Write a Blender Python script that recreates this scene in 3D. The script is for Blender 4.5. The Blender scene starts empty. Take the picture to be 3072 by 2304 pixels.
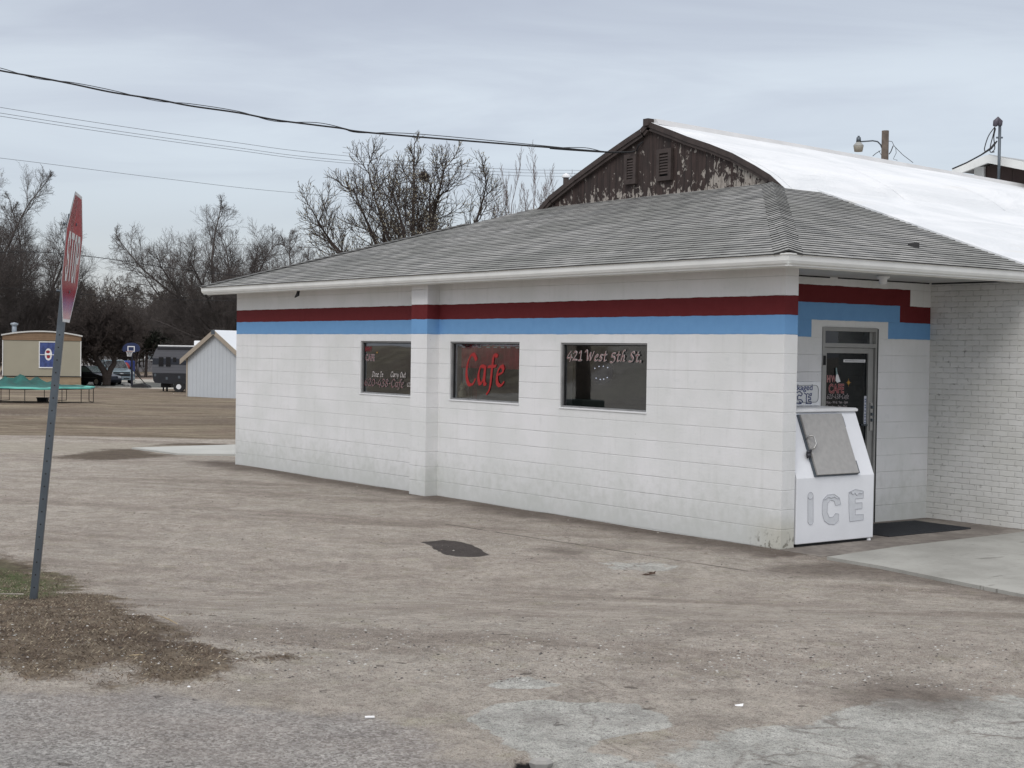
import bpy, bmesh, math, random
import numpy as np
from mathutils import Vector, Matrix
C = bpy.context.scene
COL = C.collection
# ------------------------------------------------------------------ camera
CAMP = np.array([10.539231, -11.426988, 2.028735]); YAW, PIT, ROL, FPX = 0.6437644, -0.0228533, 0.0148355, 4428.464
_F = np.array([-math.cos(YAW)*math.cos(PIT), math.sin(YAW)*math.cos(PIT), math.sin(PIT)])
_R = np.cross(_F, [0, 0, 1]); _R /= np.linalg.norm(_R); _U = np.cross(_R, _F)
R2 = math.cos(ROL)*_R + math.sin(ROL)*_U; U2 = -math.sin(ROL)*_R + math.cos(ROL)*_U
cd = bpy.data.cameras.new('camera'); cam = bpy.data.objects.new('camera', cd); COL.objects.link(cam)
cd.sensor_width = 36; cd.lens = FPX/3072*36; cd.clip_end = 5000; cd.clip_start = .05
m = Matrix.Identity(4)
for i in range(3):
    m[i][0] = R2[i]; m[i][1] = U2[i]; m[i][2] = -_F[i]; m[i][3] = CAMP[i]
cam.matrix_world = m; C.camera = cam
FH = np.array([_F[0], _F[1]]); FH /= np.linalg.norm(FH); RH = np.array([-FH[1]*-1, -FH[0]])
RH = np.array([_R[0], _R[1]])
# survey helpers: photograph pixel -> point on a plane / at a distance; (r, s) = metres right / ahead of the viewpoint
def on(x, y, ax, v):
    d = _F + (x-1536)/FPX*R2 - (y-1152)/FPX*U2; return CAMP + (v-CAMP[ax])/d[ax]*d
def dep(x, y, s):
    d = _F + (x-1536)/FPX*R2 - (y-1152)/FPX*U2; return CAMP + s/float(d[:2]@FH)*d
def P(r, s, z=0):
    q = CAMP[:2] + r*RH + s*FH; return (float(q[0]), float(q[1]), z)
def RS(x, y):
    d0, d1 = x-CAMP[0], y-CAMP[1]; return d0*RH[0]+d1*RH[1], d0*FH[0]+d1*FH[1]
def sst(t):
    t = np.clip(t, 0, 1); return t*t*(3-2*t)
def terr(s):
    s = np.asarray(s, float)
    return .4*sst((12.8-s)/4.8) - .012*np.clip(s-25, 0, 95)
def gz(x, y):
    return float(terr(RS(x, y)[1]))
def gnd(x, y):
    """point of the terrain seen at a photo pixel"""
    lo = None
    for s in np.concatenate([np.arange(4, 40, .05), np.arange(40, 400, .5)]):
        p = dep(x, y, s)
        if p[2] <= terr(s): return p
    return dep(x, y, 400)
Z = {1: (0, 800, 760/2101), 2: (0, 400, 760/2101), 3: (600, 350, 1200/2212), 4: (1500, 300, 1000/2212), 5: (2300, 300, 772/2135), 6: (1000, 950, 1000/2212), 7: (2250, 750, 822/2212), 8: (2250, 1150, 822/2212), 'f': (220, 950, 500/2212), 'e': (0, 950, 420/2212), 'D': (0, 0, 3072/2212), 'k': (240, 1010, 220/2147)}
def q(i, x, y): return Z[i][0]+Z[i][2]*x, Z[i][1]+Z[i][2]*y
# ------------------------------------------------------------------ nodes
def N(t, typ, ins=None, **pr):
    n = t.nodes.new(typ)
    for k, v in pr.items(): setattr(n, k, v)
    for k, v in (ins or {}).items():
        if isinstance(v, bpy.types.NodeSocket): t.links.new(v, n.inputs[k])
        else:
            if isinstance(v, tuple) and len(v) == 3 and n.inputs[k].type == 'RGBA': v = v+(1,)
            n.inputs[k].default_value = v
    return n
def MA(t, op, a, b=0.0, c=None):
    d = {0: a, 1: b}
    if c is not None: d[2] = c
    return N(t, 'ShaderNodeMath', d, operation=op).outputs[0]
def NZ(t, vec, scale, detail=4, rough=.55, dist=0):
    return N(t, 'ShaderNodeTexNoise', {'Vector': vec, 'Scale': scale, 'Detail': detail, 'Roughness': rough, 'Distortion': dist}).outputs[0]
def SS(t, x, a, b, inv=False):
    n = N(t, 'ShaderNodeMapRange', {0: x, 1: a, 2: b, 3: 1.0 if inv else 0.0, 4: 0.0 if inv else 1.0}, interpolation_type='SMOOTHSTEP'); return n.outputs[0]
def MX(t, f, a, b, bt='MIX'):
    n = t.nodes.new('ShaderNodeMix'); n.data_type = 'RGBA'; n.blend_type = bt; n.clamp_factor = True
    for k, v in ((0, f), (6, a), (7, b)):
        if isinstance(v, bpy.types.NodeSocket): t.links.new(v, n.inputs[k])
        else:
            if isinstance(v, tuple) and len(v) == 3: v = v+(1,)
            n.inputs[k].default_value = v
    return n.outputs[2]
def VS(t, vec, s):
    return N(t, 'ShaderNodeVectorMath', {0: vec, 1: s}, operation='MULTIPLY').outputs[0]
def OC(t, kind='Object'): return t.nodes.new('ShaderNodeTexCoord').outputs[kind]
def srgb(r, g, b):
    f = lambda c: (c/255/12.92 if c <= 10 else ((c/255+.055)/1.055)**2.4)
    return (f(r), f(g), f(b))
def mat(name, fn=None, rough=.8, metal=0, spec=.4, col=None, emit=None):
    m = bpy.data.materials.new(name); m.use_nodes = True; t = m.node_tree; b = t.nodes['Principled BSDF']
    b.inputs['Roughness'].default_value = rough; b.inputs['Metallic'].default_value = metal; b.inputs['Specular IOR Level'].default_value = spec
    if col: b.inputs['Base Color'].default_value = col+(1,)
    if emit: b.inputs['Emission Color'].default_value = emit[0]+(1,); b.inputs['Emission Strength'].default_value = emit[1]
    if fn:
        r = fn(t)
        if r.get('col') is not None: t.links.new(r['col'], b.inputs['Base Color'])
        if r.get('rough') is not None: t.links.new(r['rough'], b.inputs['Roughness'])
        if r.get('h') is not None:
            bp = N(t, 'ShaderNodeBump', {'Height': r['h'], 'Strength': r.get('bs', .5), 'Distance': r.get('bd', .01)}); t.links.new(bp.outputs[0], b.inputs['Normal'])
    return m
def worn(name, c, var=.18, scale=3, rough=.6, metal=0, bs=.15, dark=.6, spec=.4):
    """a paint or metal of one colour with mottling and fine grain"""
    def fn(t):
        v = OC(t); a = NZ(t, v, scale, 5); g = NZ(t, v, scale*14, 3)
        k = MA(t, 'ADD', MA(t, 'MULTIPLY', SS(t, a, .3, .7), .7), MA(t, 'MULTIPLY', g, .3))
        lo = tuple(x*(1-var) for x in c); hi = tuple(min(1, x*(1+var*.6)) for x in c)
        return dict(col=MX(t, k, lo, hi), h=g, bs=bs, bd=.004, rough=MA(t, 'ADD', MA(t, 'MULTIPLY', a, .25), rough-.12))
    return mat(name, fn, rough, metal, spec)
# ------------------------------------------------------------------ world + sun
C.render.engine = 'CYCLES'
w = bpy.data.worlds.new('World'); C.world = w; w.use_nodes = True; t = w.node_tree
bg = t.nodes['Background']; out = t.nodes['World Output']
sky = N(t, 'ShaderNodeTexSky', sky_type='NISHITA', sun_disc=False, sun_elevation=math.radians(48), sun_rotation=math.radians(135))
bg.inputs[1].default_value = .05; t.links.new(sky.outputs[0], bg.inputs[0])
v = OC(t, 'Generated')
sep = N(t, 'ShaderNodeSeparateXYZ', {0: v}); el = MA(t, 'MAXIMUM', sep.outputs[2], 0.0)
inv = MA(t, 'DIVIDE', 1.0, MA(t, 'ADD', el, .16))
pv = N(t, 'ShaderNodeCombineXYZ', {0: MA(t, 'MULTIPLY', sep.outputs[0], inv), 1: MA(t, 'MULTIPLY', sep.outputs[1], inv), 2: 0.0}).outputs[0]
rotn = N(t, 'ShaderNodeMapping', {0: pv, 2: (0, 0, .69)}).outputs[0]
c1 = NZ(t, VS(t, rotn, (1.7, .75, 1)), 1.25, 7, .55, .8); c2 = NZ(t, VS(t, rotn, (.5, .35, 1)), 1.3, 3, .5)
cc = MA(t, 'ADD', MA(t, 'MULTIPLY', c1, .5), MA(t, 'MULTIPLY', c2, .5))
cl = MX(t, SS(t, cc, .36, .62), (.435, .42, .44), (.582, .588, .592))
zen = MA(t, 'MULTIPLY', MA(t, 'ADD', 1.0, MA(t, 'MULTIPLY', SS(t, el, .30, .9), 1.25)), MA(t, 'SUBTRACT', 1.0, MA(t, 'MULTIPLY', SS(t, el, .15, .24), .13)))
hor = SS(t, el, .03, .19); cl2 = MX(t, hor, MX(t, .9, cl, (.335, .335, .40)), cl)
cl3 = N(t, 'ShaderNodeVectorMath', {0: cl2, 1: (1, 1, 1)}, operation='MULTIPLY')
sc = N(t, 'ShaderNodeVectorMath', {0: MX(t, SS(t, el, .3, .8), cl2, (.62, .61, .60)), 'Scale': zen}, operation='SCALE')
bg2 = N(t, 'ShaderNodeBackground', {0: sc.outputs[0], 1: .93})
add = N(t, 'ShaderNodeAddShader'); t.links.new(bg.outputs[0], add.inputs[0]); t.links.new(bg2.outputs[0], add.inputs[1]); t.links.new(add.outputs[0], out.inputs[0])
sd = bpy.data.lights.new('sun', 'SUN'); sd.energy = 1.15; sd.angle = math.radians(28); sd.color = (1, .965, .92)
sun = bpy.data.objects.new('sun', sd); COL.objects.link(sun)
sun.rotation_euler = Vector((.36, -.60, .72)).to_track_quat('Z', 'Y').to_euler(); sun.location = (0, 0, 40)
C.view_settings.view_transform = 'Standard'; C.view_settings.look = 'None'; C.view_settings.exposure = 0.0; C.view_settings.gamma = 1; C.view_settings.use_curve_mapping = False
C.cycles.max_bounces = 6; C.cycles.diffuse_bounces = 3; C.cycles.transparent_max_bounces = 12
# ------------------------------------------------------------------ object helpers
def tag(o, label=None, cat=None, group=None, kind=None):
    if label: o['label'] = label
    if cat: o['category'] = cat
    if group: o['group'] = group
    if kind: o['kind'] = kind
    return o
def thing(name, label, cat, loc=(0, 0, 0), rz=0, group=None):
    o = bpy.data.objects.new(name, None); COL.objects.link(o); o.location = loc; o.rotation_euler = (0, 0, rz); o.empty_display_size = .2
    return tag(o, label, cat, group)
class MB:
    def __init__(s): s.v = []; s.f = []; s.mi = []; s.uv = []
    def face(s, pts, mi=0, uv=None):
        b = len(s.v); s.v += [tuple(map(float, p)) for p in pts]; s.f.append(tuple(range(b, b+len(pts)))); s.mi.append(mi); s.uv.append(uv)
    def box(s, x0, x1, y0, y1, z0, z1, mi=0):
        b = len(s.v)
        s.v += [(x0, y0, z0), (x1, y0, z0), (x1, y1, z0), (x0, y1, z0), (x0, y0, z1), (x1, y0, z1), (x1, y1, z1), (x0, y1, z1)]
        for f in ((0, 3, 2, 1), (4, 5, 6, 7), (0, 1, 5, 4), (1, 2, 6, 5), (2, 3, 7, 6), (3, 0, 4, 7)):
            s.f.append(tuple(b+i for i in f)); s.mi.append(mi); s.uv.append(None)
        return s
    def prism(s, poly, a, b_, ax='y', mi=0, caps=True):
        """poly of (u,w); extruded along ax from a to b_"""
        def mk(u, w, h): return {'y': (u, h, w), 'x': (h, u, w), 'z': (u, w, h)}[ax]
        n = len(poly); b = len(s.v)
        s.v += [mk(u, w, a) for u, w in poly]+[mk(u, w, b_) for u, w in poly]
        for i in range(n):
            j = (i+1) % n; s.f.append((b+i, b+j, b+n+j, b+n+i)); s.mi.append(mi); s.uv.append(None)
        if caps:
            s.f += [tuple(b+i for i in range(n))[::-1], tuple(b+n+i for i in range(n))]; s.mi += [mi, mi]; s.uv += [None, None]
        return s
    def tube(s, pts, r, n=8, mi=0, caps=True):
        pts = [Vector(p) for p in pts]; rs = r if isinstance(r, (list, tuple)) else [r]*len(pts); b = len(s.v); L = len(pts); up = None
        for i, p in enumerate(pts):
            d = (pts[min(i+1, L-1)]-pts[max(i-1, 0)]).normalized()
            if up is None: up = d.orthogonal().normalized()
            a = (up-d*up.dot(d)).normalized(); c = d.cross(a); up = a
            for k in range(n):
                th = 2*math.pi*k/n; s.v.append(tuple(p+(a*math.cos(th)+c*math.sin(th))*rs[i]))
        for i in range(L-1):
            for k in range(n):
                j = (k+1) % n; s.f.append((b+i*n+k, b+i*n+j, b+(i+1)*n+j, b+(i+1)*n+k)); s.mi.append(mi); s.uv.append(None)
        if caps:
            s.f += [tuple(b+k for k in range(n))[::-1], tuple(b+(L-1)*n+k for k in range(n))]; s.mi += [mi]*2; s.uv += [None]*2
        return s
    def lathe(s, prof, c=(0, 0, 0), n=20, mi=0):
        b = len(s.v)
        for r, z in prof:
            for k in range(n):
                th = 2*math.pi*k/n; s.v.append((c[0]+r*math.cos(th), c[1]+r*math.sin(th), c[2]+z))
        for i in range(len(prof)-1):
            for k in range(n):
                j = (k+1) % n; s.f.append((b+i*n+k, b+i*n+j, b+(i+1)*n+j, b+(i+1)*n+k)); s.mi.append(mi); s.uv.append(None)
        return s
    def build(s, name, mats, parent=None, smooth=False, bevel=0):
        me = bpy.data.meshes.new(name); me.from_pydata(s.v, [], s.f)
        if not isinstance(mats, (list, tuple)): mats = [mats]
        for mm in mats: me.materials.append(mm)
        me.polygons.foreach_set('material_index', s.mi)
        if any(u is not None for u in s.uv):
            ul = me.uv_layers.new(name='UVMap'); k = 0
            for f, u in zip(s.f, s.uv):
                for i in range(len(f)):
                    if u: ul.data[k].uv = u[i]
                    k += 1
        if smooth: me.polygons.foreach_set('use_smooth', [True]*len(s.f))
        me.update()
        o = bpy.data.objects.new(name, me); COL.objects.link(o)
        if parent: o.parent = parent
        if bevel:
            bm = bmesh.new(); bm.from_mesh(me); bmesh.ops.remove_doubles(bm, verts=bm.verts, dist=1e-5)
            bmesh.ops.recalc_face_normals(bm, faces=bm.faces)
            bmesh.ops.bevel(bm, geom=[e for e in bm.edges if e.is_manifold and e.calc_face_angle(0) > .5], offset=bevel, segments=2, affect='EDGES', profile=.6); bm.to_mesh(me); bm.free()
        return o
def copy_tree(o, parent=None):
    c = o.copy(); COL.objects.link(c)
    if parent: c.parent = parent
    for ch in o.children: copy_tree(ch, c)
    return c
def text(name, body, size, mtl, parent, origin, ux, uy, sx=1, bold=0, align='LEFT', ext=.001):
    cu = bpy.data.curves.new(name, 'FONT'); cu.body = body; cu.size = size; cu.align_x = align; cu.offset = bold; cu.extrude = ext; cu.materials.append(mtl)
    o = bpy.data.objects.new(name, cu); COL.objects.link(o); ux = Vector(ux).normalized(); uy = Vector(uy).normalized(); uz = ux.cross(uy)
    m = Matrix.Identity(4)
    for i in range(3): m[i][0] = ux[i]*sx; m[i][1] = uy[i]; m[i][2] = uz[i]; m[i][3] = origin[i]
    o.matrix_local = m
    if parent: o.parent = parent
    return o
# ------------------------------------------------------------------ pen-drawn lettering (broad-nib strokes)
G = {
 '4': ([[(.5, .95), (.1, .3), (.75, .3)], [(.58, .6), (.5, -.1)]], .75), '2': ([[(.12, .72), (.3, .95), (.55, .78), (.4, .45), (.1, .05), (.35, .1), (.68, .05)]], .72),
 '1': ([[(.15, .78), (.38, .95), (.38, .05)], [(.15, .03), (.58, .03)]], .6), '0': ([[(.4, .92), (.12, .6), (.15, .2), (.38, .03), (.62, .3), (.62, .7), (.4, .92)]], .75),
 '3': ([[(.15, .8), (.38, .95), (.58, .75), (.32, .52), (.6, .3), (.4, 0), (.1, .08)]], .7), '5': ([[(.62, .8), (.25, .8), (.2, .5), (.5, .45), (.6, .15), (.35, -.12), (.08, -.05)]], .72),
 '6': ([[(.6, .95), (.25, .7), (.12, .3), (.35, .02), (.6, .22), (.45, .5), (.15, .32)]], .72), '8': ([[(.4, .52), (.18, .72), (.4, .95), (.6, .74), (.4, .52), (.15, .25), (.38, .02), (.62, .25), (.4, .52)]], .74),
 '-': ([[(.1, .42), (.38, .45)]], .48), '.': ([[(.12, .12), (.2, .03), (.12, -.08)]], .35), '(': ([[(.3, 1), (.1, .5), (.3, -.05)]], .38), ')': ([[(.08, 1), (.28, .5), (.08, -.05)]], .38),
 'W': ([[(-.1, .9), (.05, 1.08), (.2, .9), (.32, .05), (.62, .85), (.68, .05), (1.05, .95)]], 1.12), 'e': ([[(.12, .35), (.48, .48), (.38, .66), (.15, .45), (.14, .12), (.35, .02), (.55, .15)]], .6),
 's': ([[(.48, .6), (.25, .64), (.2, .45), (.42, .28), (.35, .04), (.08, .08)]], .54), 't': ([[(.3, .98), (.22, .2), (.32, .02), (.5, .12)], [(.06, .64), (.5, .66)]], .52),
 'h': ([[(.55, 1.1), (.35, 1.08), (.25, .7), (.14, .02)], [(.17, .35), (.42, .62), (.5, .45), (.45, .1), (.62, .08)]], .68), 'S': ([[(.62, .85), (.45, 1), (.22, .82), (.3, .6), (.52, .35), (.4, .03), (.02, .05)]], .74),
 'C': ([[(.75, .82), (.5, 1.02), (.22, .75), (.14, .35), (.3, .03), (.55, .03), (.72, .2)]], .78), 'a': ([[(.5, .6), (.25, .62), (.12, .3), (.25, .04), (.45, .25), (.54, .62), (.5, .1), (.62, .04)]], .64),
 'f': ([[(.62, .95), (.42, 1), (.34, .7), (.22, -.05), (.02, -.28)], [(.08, .62), (.55, .64)]], .52), 'D': ([[(.28, .95), (.14, .03)], [(.02, .88), (.4, .98), (.7, .7), (.6, .2), (.3, .0), (.02, .06)]], .8),
 'i': ([[(.16, .62), (.1, .1), (.25, .04)], [(.2, .85), (.22, .88)]], .3), 'n': ([[(.14, .62), (.08, .02)], [(.1, .38), (.32, .64), (.44, .5), (.38, .1), (.54, .06)]], .6),
 'I': ([[(.3, .95), (.16, .02)], [(.12, .95), (.48, .98)], [(0, 0), (.34, .02)]], .5), 'r': ([[(.14, .62), (.08, .02)], [(.1, .4), (.28, .62), (.44, .58)]], .46),
 'y': ([[(.1, .62), (.12, .2), (.4, .2)], [(.52, .62), (.38, 0), (.05, -.28)]], .6), 'O': ([[(.42, .98), (.14, .65), (.16, .2), (.42, .02), (.72, .35), (.66, .82), (.42, .98)]], .84),
 'u': ([[(.12, .62), (.08, .2), (.22, .02), (.42, .2), (.5, .62), (.46, .1), (.6, .06)]], .66), ' ': ([], .42),
}
def crom(p, k=5):
    if len(p) < 3: return [Vector(a) for a in p]
    p = [Vector(a) for a in p]; o = []
    for i in range(len(p)-1):
        a, b, c, d = p[max(i-1, 0)], p[i], p[i+1], p[min(i+2, len(p)-1)]
        for j in range(k):
            t = j/k; o.append(.5*((2*b)+(c-a)*t+(2*a-5*b+4*c-d)*t*t+(3*b-a-3*c+d)*t**3))
    return o+[p[-1]]
def pen(mb, s, size, nib, origin, ux, uy, un, sx=1, slant=.0, off=0, step=2.5e-5, width=None):
    x = 0; k = 0; o = Vector(origin); ux, uy, un = Vector(ux), Vector(uy), Vector(un); nv = Vector((math.cos(.7), math.sin(.7)))*nib/2
    tot = sum(G[c][1] for c in s); sx = sx if width is None else width/(tot*size)
    for c in s:
        st, adv = G[c]
        for l in st:
            pts = [Vector(((x+a.x+slant*a.y)*size*sx, a.y*size)) for a in crom(l)]
            for a, b in zip(pts[:-1], pts[1:]):
                d = (b-a)
                if d.length < 1e-6: continue
                pp = Vector((-d.y, d.x)).normalized()*nib*.2; e = d.normalized()*nib*.1
                for qd in ([a-nv, b-nv, b+nv, a+nv], [a-pp-e, b-pp+e, b+pp+e, a+pp-e]):
                    k += 1; mb.face([o+ux*v2.x+uy*v2.y+un*(off+k*step) for v2 in qd])
        x += adv
# ------------------------------------------------------------------ materials
H8 = .2032
def block_col(stripes):
    """painted blockwork; stripes: function(t, h, z) -> (redmask, bluemask) with h = running coordinate, z = height"""
    def fn(t):
        g = N(t, 'ShaderNodeNewGeometry'); pos = g.outputs['Position']; sp = N(t, 'ShaderNodeSeparateXYZ', {0: pos}); X, Y, Zc = sp.outputs
        run = MA(t, 'ADD', X, Y)
        uv = N(t, 'ShaderNodeCombineXYZ', {0: run, 1: Zc, 2: 0.0}).outputs[0]
        wob = MA(t, 'MULTIPLY', MA(t, 'SUBTRACT', NZ(t, pos, 5, 3), .5), .012)
        uvw = N(t, 'ShaderNodeCombineXYZ', {0: run, 1: MA(t, 'ADD', Zc, MA(t, 'MULTIPLY', wob, .5)), 2: 0.0}).outputs[0]
        def brick(ms, sm):
            return N(t, 'ShaderNodeTexBrick', {'Vector': uvw, 'Color1': (0, 0, 0), 'Color2': (1, 1, 1), 'Mortar': (.5, .5, .5), 'Scale': 1.0, 'Mortar Size': ms, 'Mortar Smooth': sm, 'Bias': 0.0, 'Brick Width': .4064, 'Row Height': H8}, offset=.5, offset_frequency=2)
        br = brick(.0045, .6)
        row = MA(t, 'FRACT', MA(t, 'DIVIDE', MA(t, 'ADD', Zc, MA(t, 'ADD', MA(t, 'MULTIPLY', wob, .5), 20*H8)), H8))
        hj = MA(t, 'ABSOLUTE', MA(t, 'SUBTRACT', MA(t, 'FRACT', MA(t, 'ADD', row, .5)), .5))
        hjl = SS(t, hj, .0, .03, True)     # bed joint
        n1 = NZ(t, pos, 1.3, 5); n2 = NZ(t, pos, 9, 5); n3 = NZ(t, pos, 160, 2); n4 = NZ(t, pos, 38, 4)
        brk = N(t, 'ShaderNodeSeparateColor', {0: br.outputs[0]}).outputs[0]
        base = MX(t, SS(t, n1, .35, .68), (.70, .71, .70), (.78, .78, .785))
        base = MX(t, MA(t, 'MULTIPLY', brk, .12), base, (.78, .77, .79))
        base = MX(t, MA(t, 'MULTIPLY', SS(t, n2, .55, .75), .22), base, (.55, .58, .57))
        # splash dirt rising from the ground
        lowm = MA(t, 'MULTIPLY', SS(t, MA(t, 'ADD', Zc, MA(t, 'MULTIPLY', MA(t, 'SUBTRACT', n2, .5), 1.1)), -.05, .75, True), .5)
        base = MX(t, lowm, base, (.45, .47, .43))
        red, blue = stripes(t, X, Y, MA(t, 'ADD', Zc, MA(t, 'MULTIPLY', wob, 1.7)))
        # vertical rain streaks
        st = NZ(t, VS(t, pos, (6, 6, .5)), 1.6, 4); base = MX(t, MA(t, 'MULTIPLY', SS(t, st, .52, .8), .22), base, (.5, .51, .48))
        spk = SS(t, NZ(t, VS(t, pos, (1, 1, .6)), 16, 2), .765, .785); base = MX(t, MA(t, 'MULTIPLY', spk, .6), base, (.28, .28, .26))
        col = MX(t, blue, base, MX(t, n2, (.145, .315, .57), (.18, .37, .64))); col = MX(t, red, col, MX(t, n2, (.12, .017, .019), (.155, .025, .028)))
        # thin shadow line of the bed joints, painted into the colour in patches
        col = MX(t, MA(t, 'MULTIPLY', hjl, MA(t, 'MULTIPLY', SS(t, NZ(t, pos, 3, 4), .4, .62), .12)), col, (.2, .2, .2))
        cr = MA(t, 'MULTIPLY', SS(t, MA(t, 'ADD', X, MA(t, 'MULTIPLY', n2, .5)), -.3, .1), SS(t, MA(t, 'ADD', Zc, MA(t, 'MULTIPLY', n4, .25)), .14, .36, True))
        cr = MA(t, 'MULTIPLY', cr, SS(t, NZ(t, pos, 17, 5, .65), .52, .6)); cr = MA(t, 'MULTIPLY', cr, SS(t, Y, .3, .5, True)); ye = MA(t, 'MULTIPLY', SS(t, X, -.6, .0), SS(t, Zc, .15, .4, True)); col = MX(t, MA(t, 'MULTIPLY', MA(t, 'MULTIPLY', ye, SS(t, Y, .3, .5, True)), .45), col, (.5, .47, .36)); col = MX(t, MA(t, 'MULTIPLY', cr, .85), col, (.16, .15, .12))
        h = MA(t, 'ADD', MA(t, 'MULTIPLY', MA(t, 'SUBTRACT', 1.0, br.outputs[1]), .22), MA(t, 'ADD', MA(t, 'MULTIPLY', n4, .28), MA(t, 'MULTIPLY', n3, .22)))
        h = MA(t, 'SUBTRACT', h, MA(t, 'MULTIPLY', MA(t, 'MULTIPLY', hjl, MA(t, 'ADD', .35, SS(t, n1, .4, .65))), .7))
        return dict(col=col, h=h, bs=.7, bd=.008)
    return fn
def rng(t, v, a, b): return MA(t, 'MULTIPLY', MA(t, 'GREATER_THAN', v, a), MA(t, 'LESS_THAN', v, b))
def st_long(t, X, Y, z):
    return rng(t, z, 12*H8, 13*H8), rng(t, z, 11*H8, 12*H8)
def st_door(t, X, Y, z):
    r1 = MA(t, 'MULTIPLY', rng(t, z, 13*H8, 14*H8), MA(t, 'LESS_THAN', Y, 3.455)); r2 = MA(t, 'MULTIPLY', rng(t, z, 12*H8, 13*H8+.001), MA(t, 'GREATER_THAN', Y, 3.26))
    b1 = MA(t, 'MULTIPLY', rng(t, z, 12*H8, 13*H8), MA(t, 'LESS_THAN', Y, 3.26)); lo = MA(t, 'MAXIMUM', MA(t, 'LESS_THAN', Y, 1.666), MA(t, 'GREATER_THAN', Y, 3.043))
    b2 = MA(t, 'MULTIPLY', rng(t, z, 11*H8, 12*H8+.001), lo)
    return MA(t, 'MAXIMUM', r1, r2), MA(t, 'MAXIMUM', b1, b2)
M = {}
M['block'] = mat('painted_block', block_col(st_long), .75, spec=.15); M['block_door'] = mat('painted_block_porch', block_col(st_door), .75, spec=.15)
def brick_fn(t):
    pos = N(t, 'ShaderNodeNewGeometry').outputs['Position']; sp = N(t, 'ShaderNodeSeparateXYZ', {0: pos}); X, Y, Zc = sp.outputs
    wob = MA(t, 'MULTIPLY', MA(t, 'SUBTRACT', NZ(t, pos, 9, 3), .5), .012)
    uv = N(t, 'ShaderNodeCombineXYZ', {0: MA(t, 'ADD', X, Y), 1: MA(t, 'ADD', Zc, wob), 2: 0.0}).outputs[0]
    br = N(t, 'ShaderNodeTexBrick', {'Vector': uv, 'Color1': (0, 0, 0), 'Color2': (1, 1, 1), 'Scale': 1.0, 'Mortar Size': .007, 'Mortar Smooth': .7, 'Brick Width': .21, 'Row Height': .0677}, offset=.5, offset_frequency=2)
    n = NZ(t, pos, 14, 5); n1 = NZ(t, pos, 2.2, 4); n5 = NZ(t, pos, 60, 3)
    bv = N(t, 'ShaderNodeSeparateColor', {0: br.outputs[0]}).outputs[0]
    c = MX(t, SS(t, n1, .35, .65), (.66, .66, .63), (.74, .74, .72)); c = MX(t, MA(t, 'MULTIPLY', bv, .25), c, (.5, .5, .49))
    c = MX(t, MA(t, 'MULTIPLY', br.outputs[1], SS(t, n, .42, .66)), c, (.48, .48, .46)); c = MX(t, MA(t, 'MULTIPLY', SS(t, n, .64, .72), .6), c, (.24, .23, .21))
    h = MA(t, 'ADD', MA(t, 'MULTIPLY', MA(t, 'SUBTRACT', 1.0, br.outputs[1]), .9), MA(t, 'ADD', MA(t, 'MULTIPLY', n, .35), MA(t, 'ADD', MA(t, 'MULTIPLY', bv, .3), MA(t, 'MULTIPLY', n5, .2))))
    return dict(col=c, h=h, bs=.75, bd=.006)
M['brick'] = mat('painted_brick', brick_fn, .65)
def shingle_fn(t):
    uv = OC(t, 'UV'); pos = N(t, 'ShaderNodeNewGeometry').outputs['Position']
    br = N(t, 'ShaderNodeTexBrick', {'Vector': uv, 'Color1': (0, 0, 0), 'Color2': (1, 1, 1), 'Mortar': (.5, .5, .5), 'Scale': 1.0, 'Mortar Size': .004, 'Mortar Smooth': .3, 'Brick Width': .305, 'Row Height': .127}, offset=.5, offset_frequency=2)
    bv = N(t, 'ShaderNodeSeparateColor', {0: br.outputs[0]}).outputs[0]
    st = NZ(t, VS(t, uv, (2.6, .30, 1)), 1.3, 5, .62); st2 = NZ(t, uv, .5, 3); g = NZ(t, pos, 260, 2, .7); md = NZ(t, uv, 9, 4)
    c = MX(t, bv, (.315, .315, .30), (.425, .42, .405)); c = MX(t, MA(t, 'MULTIPLY', SS(t, md, .35, .75), .4), c, (.30, .305, .295))
    c = MX(t, MA(t, 'MULTIPLY', SS(t, st, .45, .62), .5), c, (.17, .175, .18)); c = MX(t, MA(t, 'MULTIPLY', SS(t, st2, .42, .62), .5), c, (.2, .205, .19))
    c = MX(t, MA(t, 'MULTIPLY', SS(t, g, .5, .72), .35), c, (.1, .1, .1)); c = MX(t, MA(t, 'MULTIPLY', br.outputs[1], .6), c, (.05, .05, .05))
    # lower lip of every course is darker
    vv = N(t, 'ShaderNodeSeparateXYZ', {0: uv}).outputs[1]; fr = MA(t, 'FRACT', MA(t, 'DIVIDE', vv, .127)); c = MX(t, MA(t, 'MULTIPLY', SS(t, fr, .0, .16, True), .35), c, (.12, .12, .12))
    return dict(col=c, h=MA(t, 'ADD', g, MA(t, 'MULTIPLY', md, .8)), bs=.5, bd=.004)
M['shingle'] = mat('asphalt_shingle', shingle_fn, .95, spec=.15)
M['butt'] = mat('shingle_edge', None, .95, col=(.05, .05, .05))
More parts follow.
